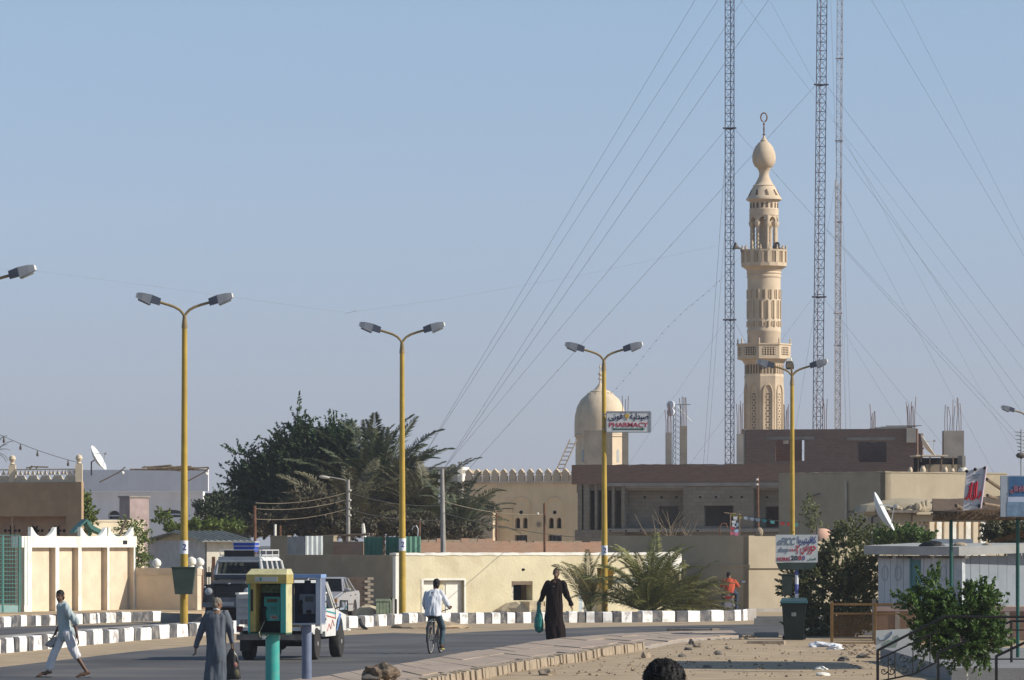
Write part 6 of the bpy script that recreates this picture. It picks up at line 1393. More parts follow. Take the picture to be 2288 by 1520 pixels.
obj('corner_post', M().obox(Fk1.P(0, 0), Fk1.d, Fk1.n, -.12, .05, -.12, .04, 0, zt), c_kb, kk)
wf = obj('window_frame', Fk2.box(M(), Fk2.t(2160), Fk2.t(2240), .011, .05, Fk2.z(1330), Fk2.z(1293)), c_kb2, kk)
obj('shutter', Fk2.box(M(), Fk2.t(2167), Fk2.t(2172), .051, .08, Fk2.z(1350), Fk2.z(1295)), c_kb, wf); obj('shutter', Fk2.box(M(), Fk2.t(2185), Fk2.t(2228), .051, .06, Fk2.z(1318), Fk2.z(1300)), mat('dull glass', (.30, .33, .36), rough=.3), wf)
zr0, zr1 = zt + .002, Fk1.z(1222)
rm = M().hexa([tuple(Fk1.P(tl - .25, .3, zr0 + .03)), tuple(Fk1.P(.12, .3, zr0)), tuple(Fk2.P(tr, .4, zr0 + .1)), tuple(Fk2.P(tr, -6, zr0 + .1)), tuple(Fk1.P(tl - .25, .3, zr1 + .03)), tuple(Fk1.P(.12, .3, zr1)), tuple(Fk2.P(tr, .4, zr1 + .1)), tuple(Fk2.P(tr, -6, zr1 + .1))])
obj('roof', rm, mat('pale roof board', (.36, .36, .34), var=.12, scale=2), kk, smooth=0)
for k in range(5): obj('soffit_batten', Fk1.box(M(), tl + .1 + k * .6, tl + .45 + k * .6, .02, .2, zt - .07, zt - .01), c_dgrey, kk)
for px, wd, lb in ((2085, .55, 'dark bundle of tarpaulin lying on the kiosk roof'), (2205, .2, 'small pale block on the kiosk roof'), (2145, .3, 'low grey stone on the kiosk roof')):
 c_ = W(px, 1217 if px > 2100 else 1219, 129); lump('roof_object', c_, (wd * .6, .2, wd * .22), c_black_m if px == 2085 else c_stone, lb, 'bundle' if px == 2085 else 'stone', px, amp=.3, sub=2)
lone('roof_panel', M().box(-.55, .55, -.02, .02, 0, .15), c_kb2, 'grey panel standing on the kiosk roof behind the green post', 'panel', loc=None).location = W(2128, 1217, 132)
# brick plinth wall with fence
Fb_ = Face(1955, 127.2, -3); pw = start('plinth_wall', 'low dark brick wall below the kiosk behind the mesh fence', Fb_, 'wall')
obj('wall', Fb_.box(M(), 0, Fb_.t(2330), -.25, 0, 0, Fb_.z(1366)), brick_mat('dark plinth brick', (.26, .15, .11), (.22, .13, .09), (.2, .16, .12), R(-3), .25, .085), pw)
obj('capping', Fb_.box(M(), -.03, Fb_.t(2330), -.28, .03, Fb_.z(1366) + .001, Fb_.z(1356)), mat('pink grey coping', (.34, .25, .22)), pw)
for px in (2000, 2085, 2245): obj('pier', Fb_.box(M(), Fb_.t(px), Fb_.t(px) + .12, .001, .03, 0, Fb_.z(1366) - .01), c_conc, pw)
obj('post', M().box(X_(1949, 127), X_(1958, 127), 127, 127.1, 0, Z_(1338, 127)), c_dgrey, pw)
Ff = Face(1858, 124, -10); fe = start('mesh_fence', 'wire mesh fence with orange brown posts and rails beside the bush', Ff, 'fence')
c_or = mat('orange brown paint', (.27, .155, .06), var=.2); tE = Ff.t(2062)
for tt, zz in ((0, Ff.z(1345)), (Ff.t(1955), Ff.z(1350)), (tE, Ff.z(1350))): obj('post', Ff.box(M(), tt - .03, tt + .04, -.04, .03, 0, zz), c_or, fe)
obj('rail', Ff.box(M(), .05, tE - .04, -.02, .015, Ff.z(1353), Ff.z(1348)), c_or, fe); obj('rail', Ff.box(M(), .05, tE - .04, -.02, .015, Ff.z(1373), Ff.z(1369)), c_or, fe); obj('rail', Ff.box(M(), .05, tE - .04, -.02, .015, .06, .09), c_or, fe)
m = M(); zt_ = Ff.z(1371); k = -1.0
while k < tE:
 a0, a1 = k, k + zt_ - .08
 m.tube([Ff.P(max(.05, a0), 0, .08 + max(0, .05 - a0)), Ff.P(min(tE, a1), 0, min(zt_, .08 + (min(tE, a1) - a0)))], .0035, 3, False) if a1 > .06 and a0 < tE else None
 m.tube([Ff.P(max(.05, a0), -.006, zt_ - max(0, .05 - a0)), Ff.P(min(tE, a1), -.006, max(.08, zt_ - (min(tE, a1) - a0)))], .0035, 3, False) if a1 > .06 and a0 < tE else None
 k += .05
obj('wire_mesh', m, c_or, fe, smooth=0, kind='stuff')
bw = thing('painted_board', 'white board with a dark painted swirl leaning behind the stair railing', 'board', W(2005, 1440, 108))
F = Face(1957, 108, -3); obj('panel', M().hexa([F.P(0, 0, Z_(1455, 108)), F.P(F.t(2058), 0, Z_(1455, 108)), F.P(F.t(2058), -.04, Z_(1455, 108)), F.P(0, -.04, Z_(1455, 108)), F.P(0, 0, Z_(1409, 108)), F.P(F.t(2050), 0, Z_(1404, 108)), F.P(F.t(2050), -.04, Z_(1404, 108)), F.P(0, -.04, Z_(1409, 108))]), mat('bright board', (.52, .54, .53), var=.06), bw, smooth=0)
sw = [(1962, 1424), (1966, 1431), (1975, 1431), (1985, 1424), (1993, 1416), (1992, 1411)]
obj('swirl', M().tube([F.P(F.t(x), .006, Z_(y, 108)) for x, y in sw], .02, 5), c_gteal, bw)
obj('emblem', M().prism([(F.t(1973), Z_(1455, 108)), (F.t(1973), Z_(1436, 108)), (F.t(1985), Z_(1430, 108)), (F.t(1998), Z_(1433, 108)), (F.t(1998), Z_(1422, 108)), (F.t(2005), Z_(1419, 108)), (F.t(2010), Z_(1425, 108)), (F.t(2004), Z_(1440, 108)), (F.t(1998), Z_(1455, 108))], F.P(0, 0, 0), (*F.d, 0), (0, 0, 1), (*F.n, 0), .001, .008), mat('grey green print', (.22, .28, .25)), bw, fixn=True, smooth=0)
for x in (1962, 2048): obj('leg', M().tube([F.P(F.t(x), -.02, 0), F.P(F.t(x), -.02, Z_(1450, 108))], .025, 6), c_wood, bw)
# ------------------------------------------------------------------ terrace with awning on green posts, railings, signs
YT = 92
tm = M().box(X_(2092, YT), X_(2480, YT), YT - 3.2, YT + 14, -.2, .34); struct('terrace', tm, mat('bluish terrace paving', (.22, .22, .22), var=.1, scale=2, bump=.3), smooth=0)
aw = thing('reed_awning', 'brown reed awning with a crooked front edge on slim dark green posts', 'awning', (X_(2200, 97), 97, .34))
c_gp = mat('dark green post paint', (.015, .085, .07), rough=.45, var=.15)
Ya = 97
for px in (2125, 2274): obj('post', M().tube([(X_(px, Ya), Ya, .34), (X_(px, Ya), Ya, Z_(1150, Ya))], .036, 10), c_gp, aw)
for px in (2340, 2430): obj('post', M().tube([(X_(px, Ya + 5), Ya + 5, .34), (X_(px, Ya + 5), Ya + 5, 3.1)], .036, 10), c_gp, aw)
m = M(); ed = [(2084, 1142, 1160), (2125, 1143, 1162), (2170, 1141, 1161), (2240, 1136, 1160), (2300, 1131, 1158), (2480, 1120, 1150)]
for (a, t0, b0), (b_, t1, b1) in zip(ed, ed[1:]):
 m.hexa([(X_(a, Ya), Ya - .2, Z_(b0, Ya)), (X_(b_, Ya), Ya - .2, Z_(b1, Ya)), (X_(b_, Ya) + .5, Ya + 6, Z_(b1, Ya) + .25), (X_(a, Ya) + .5, Ya + 6, Z_(b0, Ya) + .25), (X_(a, Ya), Ya - .2, Z_(t0, Ya)), (X_(b_, Ya), Ya - .2, Z_(t1, Ya)), (X_(b_, Ya) + .5, Ya + 6, Z_(t1, Ya) + .3), (X_(a, Ya) + .5, Ya + 6, Z_(t0, Ya) + .3)])
obj('reed_roof', m, mat('dark brown reed', (.14, .095, .06), var=.4, scale=14, bump=.8, bscale=40), aw, smooth=0)
r_ = random.Random(3)
for k in range(26): x = 2086 + k * 8.2 + r_.uniform(-2, 2); obj('reed_end', M().tube([(X_(x, Ya), Ya - .28, Z_(1151 - (x - 2086) * .03 + r_.uniform(-4, 5), Ya)), (X_(x + 4, Ya), Ya + .8, Z_(1148 - (x - 2086) * .03, Ya))], .02, 5), c_stick if k % 3 else c_wood, aw)
obj('beam', M().tube([(X_(2084, Ya), Ya + .05, Z_(1161, Ya)), (X_(2480, Ya), Ya + .05, Z_(1158, Ya))], .035, 6), c_wood, aw)
sl = thing('slanting_mat', 'dark slanting reed mat hanging between the green posts at the right edge', 'mat', W(2240, 1210, 101))
obj('panel', M().hexa([W(2214, 1213, 101), W(2330, 1195, 101), W(2330, 1195, 101.1), W(2214, 1213, 101.1), W(2214, 1208, 101), W(2330, 1172, 101), W(2330, 1172, 101.1), W(2214, 1208, 101.1)]), mat('dark brown reed', (.14, .095, .06)), sl, smooth=0)
def hexq(px, Yq, th): return [Vector(v) + Vector((0, d, 0)) for d in (0, th) for v in [W(x, y, Yq) for x, y in px]]
ts = thing('tilted_sign', 'tilted white sign with red Arabic script standing on the awning', 'sign', W(2175, 1140, 96.6))
cor = [(2152, 1141), (2191, 1136), (2204, 1042), (2160, 1053)]
v = hexq(cor, 96.6, .10); obj('board', M().add(v, [(0, 1, 2, 3), (7, 6, 5, 4), (0, 4, 5, 1), (1, 5, 6, 2), (2, 6, 7, 3), (3, 7, 4, 0)]), mat('tilted sign white', (.56, .55, .57), var=.05), ts, smooth=0, fixn=True)
obj('edge_trim', M().tube([W(2191, 1136, 96.58), W(2204, 1042, 96.58)], .022, 6), mat('pinkish trim', (.62, .50, .55)), ts)
for c_ in ((2160, 1053), (2179, 1049), (2201, 1046), (2188, 1131)): obj('nail_plate', M().ell(W(c_[0], c_[1], 96.58), (.035, .02, .035), 8, 6), c_black_m, ts)
script = [[(2166, 1100), (2164, 1108), (2159, 1116), (2156, 1113)], [(2172, 1078), (2169, 1098), (2167, 1112), (2172, 1117), (2178, 1113), (2177, 1106), (2172, 1110)], [(2179, 1080), (2177, 1096), (2176, 1112)], [(2183, 1076), (2181, 1095), (2180, 1112), (2185, 1114), (2190, 1106), (2191, 1098)], [(2165, 1086), (2169, 1090), (2166, 1096), (2170, 1101)]]
for st_ in script: obj('red_script', M().tube([W(x, y, 96.585) for x, y in st_], .024, 5), c_red_ink, ts)
for st_ in ([(2172, 1062), (2190, 1060)], [(2166, 1127), (2174, 1128)], [(2178, 1130), (2188, 1129)], [(2176, 1068), (2186, 1066)]): obj('small_script', M().tube([W(x, y, 96.585) for x, y in st_], .012, 5), c_gteal, ts)
for k, (a, b_) in enumerate((((2205, 1071), (2236, 1092)), ((2206, 1107), (2226, 1114)), ((2198, 1126), (2250, 1135)), ((2136, 1130), (2152, 1138)))): obj('prop', M().tube([W(*a, 97), W(*b_, 97.6)], .035, 6), c_wood, ts)
bs_ = thing('blue_sign', 'large blue sign with a white stripe and faded red script at the right edge', 'sign', W(2270, 1150, 95))
c_sb = mat('sign blue', (.06, .14, .27), var=.15, scale=5); c_sb2 = mat('sign pale blue', (.17, .26, .36), var=.25, scale=9)
Yq = 95; obj('board', M().box(X_(2236, Yq), X_(2380, Yq), Yq, Yq + .12, Z_(1155, Yq), Z_(1063, Yq)), mat('sign grey edge', (.34, .38, .42)), bs_)
obj('upper_panel', M().box(X_(2254, Yq), X_(2379, Yq), Yq - .006, Yq - .001, Z_(1110, Yq), Z_(1065, Yq)), c_sb, bs_); obj('stripe', M().box(X_(2252, Yq), X_(2379, Yq), Yq - .006, Yq - .001, Z_(1122, Yq), Z_(1110.3, Yq)), mat('sign pale stripe', (.45, .50, .62)), bs_)
obj('lower_panel', M().box(X_(2250, Yq), X_(2379, Yq), Yq - .006, Yq - .001, Z_(1153, Yq), Z_(1122.3, Yq)), c_sb2, bs_)
text_part('lettering', '\ufef4\ufedf\ufe8e\ufed3\ufe8e\ufedb \ufed2\ufef4\ufed8', .3, mat('faded red script', (.28, .12, .16)), bs_, (X_(2300, Yq), Yq - .012, Z_(1094, Yq)), width=X_(2345, Yq) - X_(2256, Yq), squash=.16, bold=.015)
# black wrought railings
rl_ = thing('stair_railing', 'black wrought iron stair railing with scrolls in front of the terrace', 'railing', (X_(1961, 80), 80, 0))
Yr = 80; B = lambda x, y, dy=0: W(x, y, Yr + dy)
obj('post', M().box(X_(1958, Yr), X_(1964, Yr), Yr - .03, Yr + .03, -.1, Z_(1453, Yr)), c_black_m, rl_)
obj('handrail', M().tube([B(1960, 1454), B(2040, 1413), B(2112, 1378), B(2330, 1379)], .024, 6), c_black_m, rl_)
obj('rail', M().tube([B(1962, 1474), B(2050, 1432), B(2095, 1410)], .016, 6), c_black_m, rl_); obj('rail', M().tube([B(1962, 1523), B(2040, 1507), B(2094, 1479)], .016, 6), c_black_m, rl_)
for px, y0, y1 in ((1985, 1463, 1520), (2000, 1456, 1514), (2040, 1436, 1508), (2078, 1420, 1488)): obj('baluster', M().tube([B(px, y0), B(px, y1)], .010, 5), c_black_m, rl_)
for cx_, cy_, r_, s_ in ((1992, 1478, 9, 1), (1992, 1500, 9, -1), (2018, 1470, 11, 1), (2022, 1494, 12, -1), (2058, 1458, 11, 1), (2060, 1482, 10, -1), (1975, 1500, 8, 1)):
 pts = [B(cx_ + s_ * r_ * (1 - a / 9) * math.cos(a), cy_ + r_ * (1 - a / 9) * math.sin(a)) for a in np.linspace(0, 7.2, 22)]; obj('scroll', M().tube(pts, .009, 4), c_black_m, rl_)
r2 = thing('terrace_railing', 'plain black railing rising along the right hand stair', 'railing', (X_(2096, 77), 77, 0)); Yr2 = 77; B2 = lambda x, y: W(x, y, Yr2)
for px, y0 in ((2096, 1458), (2226, 1466)): obj('post', M().box(X_(px - 3, Yr2), X_(px + 3, Yr2), Yr2 - .03, Yr2 + .03, -.1, Z_(y0, Yr2)), c_black_m, r2)
obj('handrail', M().tube([B2(2095, 1460), B2(2120, 1449), B2(2160, 1432)], .022, 6), c_black_m, r2); obj('handrail', M().tube([B2(2225, 1467), B2(2288, 1437), B2(2340, 1412)], .024, 6), c_black_m, r2)
r3 = thing('back_railing', 'low black railing at the back of the terrace', 'railing', (X_(2260, 93), 93, .34)); B3 = lambda x, y: W(x, y, 93)
obj('post', M().tube([B3(2260, 1495), B3(2260, 1388)], .028, 6), c_black_m, r3); obj('handrail', M().tube([B3(2228, 1402), B3(2260, 1388), B3(2340, 1388)], .024, 6), c_black_m, r3)
for y in (1408, 1473): obj('rail', M().tube([B3(2200, y), B3(2340, y)], .014, 5), c_black_m, r3)
# ------------------------------------------------------------------ telephone booths
c_teal = mat('turquoise paint', (.045, .34, .29), patch=(.5, (.16, .30, .26), 7), rough=.45, var=.08, scale=4, dirt=(.12, .30, .26), dirt_amt=.4, dscale=2)
c_byel = mat('booth yellow', (.42, .33, .10), rough=.5, patch=(.6, (.26, .21, .10), 9), var=.12, scale=4); c_bylt = mat('booth pale yellow', (.52, .48, .27), patch=(.6, (.34, .30, .18), 8), rough=.5, var=.06)
c_bdark = mat('booth dark lining', (.022, .022, .02), rough=.5, var=.2); c_bblue = mat('booth blue', (.15, .18, .26), patch=(.5, (.10, .12, .18), 7), rough=.5, var=.1, scale=3); c_bbl2 = mat('booth pale blue', (.22, .33, .55), rough=.5); c_bnavy = mat('booth navy lining', (.035, .045, .075), rough=.4)
c_alum = mat('alloy edge', (.42, .46, .52), rough=.4, metal=.4)
F = Face(554, 84.5, -11); Yb1 = 84.5
b1 = thing('phone_booth', 'yellow and turquoise telephone hood on a thick turquoise post', 'phone booth', F.P(F.t(600), -.2, .15), group='telephone hoods by the road')
t1 = F.t(639); zz = lambda py: Z_(py, Yb1)
obj('post', M().tube([F.P(F.t(602), -.22, -.1), F.P(F.t(602), -.22, zz(1418))], .122, 20), c_teal, b1)
obj('shelf', F.box(M(), 0, t1, -.44, 0, zz(1418), zz(1414)), mat('dark shelf', (.05, .10, .07)), b1)
obj('back_panel', F.box(M(), .04, t1 - .04, -.44, -.40, zz(1414) + .001, zz(1304)), c_bdark, b1)
obj('side_panel', F.box(M(), 0, .035, -.44, -.001, zz(1414) + .001, zz(1304)), c_teal, b1); obj('side_panel', F.box(M(), t1 - .035, t1, -.44, -.001, zz(1414) + .001, zz(1304)), c_bylt, b1)
obj('side_edge', F.box(M(), t1 - .09, t1 + .002, 0, .02, zz(1414) + .001, zz(1304)), c_teal, b1)
obj('inner_lining', F.box(M(), .036, .13, -.39, -.02, zz(1412), zz(1304)), c_byel, b1); obj('notice_strip', F.box(M(), .05, .085, -.019, -.008, zz(1366), zz(1317)), c_bdark, b1)
hood = obj('hood', M().hexa([F.P(-.02, .05, zz(1304)), F.P(t1 + .02, .05, zz(1304)), F.P(t1 + .02, -.46, zz(1304)), F.P(-.02, -.46, zz(1304)), F.P(-.02, .05, zz(1284)), F.P(t1 + .02, .05, zz(1284)), F.P(t1 + .02, -.46, zz(1284)), F.P(-.02, -.46, zz(1284))]), c_byel, b1, smooth=0)
obj('hood_top', M().hexa([F.P(-.02, .05, zz(1284) + .001), F.P(t1 + .02, .05, zz(1284) + .001), F.P(t1 + .02, -.46, zz(1284) + .001), F.P(-.02, -.46, zz(1284) + .001), F.P(.03, -.12, zz(1271.5)), F.P(t1 - .01, -.12, zz(1271.5)), F.P(t1 - .01, -.42, zz(1271.5)), F.P(.03, -.42, zz(1271.5))]), c_bylt, hood, smooth=0)
lb_ = obj('name_strip', F.box(M(), F.t(571), F.t(621), .051, .058, zz(1299.5), zz(1289)), mat('label grey blue', (.40, .42, .40)), hood)
obj('strip_mark', F.box(M(), F.t(583), F.t(586.5), .0585, .062, zz(1298), zz(1290)), mat('label green', (.03, .20, .15)), lb_)
obj('instruction_plate', F.box(M(), F.t(572), F.t(630), -.395, -.385, zz(1325), zz(1307)), mat('instruction plate', (.13, .19, .12), var=.4, scale=20), b1)
ph_ = obj('telephone', M().hexa([F.P(F.t(582), -.22, zz(1388)), F.P(F.t(618), -.22, zz(1388)), F.P(F.t(618), -.398, zz(1388)), F.P(F.t(582), -.398, zz(1388)), F.P(F.t(582), -.27, zz(1334)), F.P(F.t(618), -.27, zz(1334)), F.P(F.t(618), -.398, zz(1334)), F.P(F.t(582), -.398, zz(1334))]), c_teal, b1, smooth=0)
obj('display', F.box(M(), F.t(588), F.t(611), -.262, -.25, zz(1346), zz(1339)), mat('display brown', (.10, .075, .045)), ph_)
obj('handset', M().tube([F.P(F.t(586.5), -.20, zz(1358)), F.P(F.t(585), -.17, zz(1362)), F.P(F.t(585.5), -.16, zz(1372)), F.P(F.t(586), -.17, zz(1382)), F.P(F.t(587), -.19, zz(1386))], [.032, .026, .022, .026, .034], 8), c_black_m, ph_)
obj('keypad_label', F.box(M(), F.t(598), F.t(613), -.235, -.222, zz(1384), zz(1376)), mat('pinkish label', (.45, .30, .25)), ph_)
for k in range(2): obj('label_mark', F.box(M(), F.t(601 + k * 5), F.t(604 + k * 5), -.2215, -.219, zz(1382), zz(1378)), c_bdark, ph_)
for i in range(4):
 for j in range(3): obj('key', F.box(M(), F.t(597 + j * 5), F.t(600 + j * 5), -.243, -.225, zz(1371 - i * 4.5), zz(1368.4 - i * 4.5)), mat('key grey', (.10, .28, .26)), ph_)
obj('cord', M().tube([F.P(F.t(586), -.18, zz(1387)), F.P(F.t(583), -.1, zz(1400)), F.P(F.t(580), .03, zz(1414)), F.P(F.t(583), .05, zz(1423)), F.P(F.t(592), .03, zz(1425)), F.P(F.t(600), -.02, zz(1418))], .006, 5), mat('cream cord', (.45, .42, .30)), b1)
F = Face(642, 88, -11); Yb2 = 88; zz = lambda py: Z_(py, Yb2); t1 = F.t(716)
b2 = thing('phone_booth', 'blue telephone hood with a grey phone on a slim lilac blue post', 'phone booth', F.P(F.t(679.5), -.2, .15), group='telephone hoods by the road')
obj('post', M().tube([F.P(F.t(679.5), -.2, -.1), F.P(F.t(679.5), -.2, zz(1396))], .088, 16), c_bblue, b2)
obj('shelf', F.box(M(), 0, t1, -.40, .0, zz(1396), zz(1393)), c_alum, b2)
obj('back_panel', F.box(M(), .04, t1 - .08, -.40, -.37, zz(1393) + .001, zz(1303)), c_bnavy, b2)
obj('side_panel', F.box(M(), 0, .03, -.40, 0, zz(1393) + .001, zz(1292)), c_bblue, b2); obj('side_panel', F.box(M(), t1 - .035, t1, -.40, -.05, zz(1393) + .001, zz(1292)), c_bblue, b2); obj('side_edge', F.box(M(), t1 - .085, t1 + .002, -.049, .005, zz(1393) + .001, zz(1284)), c_alum, b2)
obj('roof', F.box(M(), -.01, t1 + .01, -.41, .01, zz(1292) + .001, zz(1283.5)), c_bbl2, b2)
for a_, b_ in ((650, 666), (669, 684), (687, 700)): obj('back_strip', F.box(M(), F.t(a_), F.t(b_), -.369, -.36, zz(1327), zz(1305)), mat('booth grey', (.055, .06, .085)), b2)
obj('mount_plate', F.box(M(), F.t(670), F.t(684), -.369, -.35, zz(1392), zz(1297)), c_bnavy, b2)
ph_ = obj('telephone', F.box(M(), F.t(671), F.t(698), -.349, -.2, zz(1372), zz(1328)), mat('phone grey', (.17, .19, .23), rough=.4), b2)
obj('cradle', F.box(M(), F.t(662), F.t(670.5), -.349, -.24, zz(1370), zz(1328)), mat('phone grey', (.17, .19, .23)), ph_)
obj('display', F.box(M(), F.t(676), F.t(694), -.199, -.19, zz(1345), zz(1333)), mat('display grey', (.08, .09, .09)), ph_)
obj('coin_slot', M().ell(F.P(F.t(685), -.2, zz(1367)), (.055, .02, .035), 10, 6), c_bdark, ph_)
obj('handset', M().tube([F.P(F.t(667), -.21, zz(1344)), F.P(F.t(666), -.18, zz(1349)), F.P(F.t(666), -.18, zz(1362)), F.P(F.t(667), -.21, zz(1369))], [.034, .024, .024, .036], 8), c_black_m, ph_)
# ------------------------------------------------------------------ vehicles
def glass():
 if 'vehicle glass' in MATS: return MATS['vehicle glass']
 m = bpy.data.materials.new('vehicle glass'); m.use_nodes = True; n, l = m.node_tree.nodes, m.node_tree.links
 b = n['Principled BSDF']; b.inputs['Base Color'].default_value = (.01, .013, .016, 1); b.inputs['Roughness'].default_value = .08
 t = n.new('ShaderNodeBsdfTransparent'); t.inputs[0].default_value = (.8, .83, .82, 1); x = n.new('ShaderNodeMixShader'); x.inputs[0].default_value = .62
 l.new(b.outputs[0], x.inputs[1]); l.new(t.outputs[0], x.inputs[2]); l.new(x.outputs[0], n['Material Output'].inputs[0]); MATS['vehicle glass'] = m; return m
c_tyre = mat('dusty tyre', (.035, .032, .03), rough=.9, var=.35, scale=9); c_rim = mat('steel rim', (.35, .34, .32), rough=.5, metal=.3, var=.2)
c_blackp = mat('vehicle black paint', (.022, .022, .024), rough=.4, var=.2, dirt=(.17, .15, .13), dirt_amt=.6, dscale=2); c_whitep = mat('vehicle white paint', (.66, .65, .62), rough=.4, var=.05, dirt=(.45, .40, .33), dirt_amt=.4, dscale=2)
c_silver = mat('silver grey car paint', (.30, .30, .32), rough=.35, var=.05, dirt=(.38, .34, .29), dirt_amt=.6, dscale=1.5); c_redl = mat('red lamp glass', (.35, .02, .015), rough=.25); c_amber = mat('amber lamp glass', (.5, .2, .02), rough=.25); c_clear = mat('headlamp glass', (.42, .43, .43), rough=.12, spec=.6)
c_under = mat('underbody', (.015, .014, .013), var=.2)
def wheel(par, x, y, r, w, rimc=None, tread=True):
 m = M(); sg = 1 if x > 0 else -1
 prof = [(r * .6, -w / 2), (r * .93, -w / 2), (r, -w * .36), (r, w * .36), (r * .93, w / 2), (r * .6, w / 2)]
 m.lathe(prof, (0, 0, 0), 26); m.v = [(x + v[2], y + v[0], r + v[1]) for v in m.v]; wh = obj('wheel', m, c_tyre, par, 1, smooth=40)
 m = M().lathe([(r * .62, 0), (r * .6, .02), (r * .42, .025), (r * .38, -.01), (r * .18, .0), (r * .14, .035), (.01, .04)], (0, 0, 0), 18); m.v = [(x + sg * (w / 2 - .03 + v[2]), y + v[0], r + v[1]) for v in m.v]; obj('rim', m, rimc or c_rim, wh, 1)
 return wh
def quadbox(m, a, b_, c, d, th, n):    # thin plate through four points
 n = Vector(n) * th; p = [Vector(q) for q in (a, b_, c, d)]
 m.add([*p, *[q + n for q in p]], [(3, 2, 1, 0), (4, 5, 6, 7), (0, 1, 5, 4), (1, 2, 6, 5), (2, 3, 7, 6), (3, 0, 4, 7)]); return m
def greenhouse(par, wb, yb0, yb1, zb, wt, yt0, yt1, zt, body, mids=(.5,), pw=.04, front_split=0, roof_th=.06, name='window'):
 """glazed upper body: rear at yb0/yt0, front at yb1/yt1"""
 B = [Vector((-wb, yb0, zb)), Vector((wb, yb0, zb)), Vector((wb, yb1, zb)), Vector((-wb, yb1, zb))]; T = [Vector((-wt, yt0, zt)), Vector((wt, yt0, zt)), Vector((wt, yt1, zt)), Vector((-wt, yt1, zt))]
 for i in range(4): obj('pillar', M().tube([B[i], T[i]], pw, 6), body, par, 1)
 for i in range(4):
  j = (i + 1) % 4; fr = [0.0]
  if i in (1, 3): fr += list(mids) if i == 1 else [1 - f for f in reversed(mids)]
  elif i == 2 and front_split: fr += [.5]
  fr += [1.0]
  for f in fr[1:-1]: obj('pillar', M().tube([B[i].lerp(B[j], f), T[i].lerp(T[j], f)], pw * .8, 6), body, par, 1)
  nm = 'windscreen' if i == 2 else ('rear_window' if i == 0 else 'side_window')
  for f0, f1 in zip(fr, fr[1:]):
   a, b_, c, d = B[i].lerp(B[j], f0), B[i].lerp(B[j], f1), T[i].lerp(T[j], f1), T[i].lerp(T[j], f0); n = (b_ - a).cross(d - a).normalized()
   obj(nm, quadbox(M(), a, b_, c, d, .008, -n), glass(), par, 1, smooth=0)
 m = M().add([T[0] + Vector((-.03, -.03, 0)), T[1] + Vector((.03, -.03, 0)), T[2] + Vector((.03, .05, 0)), T[3] + Vector((-.03, .05, 0)), T[0] + Vector((.1, .1, roof_th)), T[1] + Vector((-.1, .1, roof_th)), T[2] + Vector((-.1, -.1, roof_th)), T[3] + Vector((.1, -.1, roof_th))], [(3, 2, 1, 0), (4, 5, 6, 7), (0, 1, 5, 4), (1, 2, 6, 5), (2, 3, 7, 6), (3, 0, 4, 7)])
 return obj('roof', m, body, par, 1, smooth=50)
def seats(par, xs, y, z, h=.62, m_=None):
 for x in xs: obj('seat', M().box(x - .24, x + .24, y - .08, y + .06, z, z + h, .03).box(x - .24, x + .24, y, y + .5, z - .02, z + .12, .02), m_ or mat('seat cloth', (.09, .07, .055)), par, 1)
# pickup, seen from behind
pk = thing('pickup_truck', 'white pickup truck with coloured side stripes driving away behind the phone hoods', 'pickup truck', (X_(628, 109.3), 109.3, 0), R(-9))
for x in (-.72, .72): wheel(pk, x, 0, .36, .23); wheel(pk, x, 2.75, .36, .23)
obj('chassis', M().box(-.5, .5, -.9, 3.2, .42, .62), c_under, pk, 1); obj('axle', M().tube([(-.7, 0, .36), (.7, 0, .36)], .06, 8).ell((0, 0, .36), .14, 10, 8), c_under, pk, 1); obj('spare_wheel', M().lathe([(.2, -.1), (.32, -.1), (.34, 0), (.32, .1), (.2, .1)], (0, -.45, .5), 18), c_tyre, pk, 1)
obj('bed_floor', M().box(-.80, .80, -.95, 1.05, .66, .74), c_whitep, pk, 1)
obj('tailgate', M().box(-.795, .795, -1.0, -.951, .80, 1.46), mat('dusty tailgate paint', (.40, .39, .38), var=.12, scale=4, streak=.2), pk, 1)
for z in (.92, 1.06, 1.2, 1.36): obj('tailgate_rib', M().box(-.76, .76, -1.018, -1.001, z, z + .03), mat('dusty tailgate paint', (.4, .39, .38)), pk, 1)
for k in range(4): obj('tail_mark', M().box(-.70 + k * .1, -.65 + k * .1, -1.02, -1.001, .82, .90), c_dgrey, pk, 1)
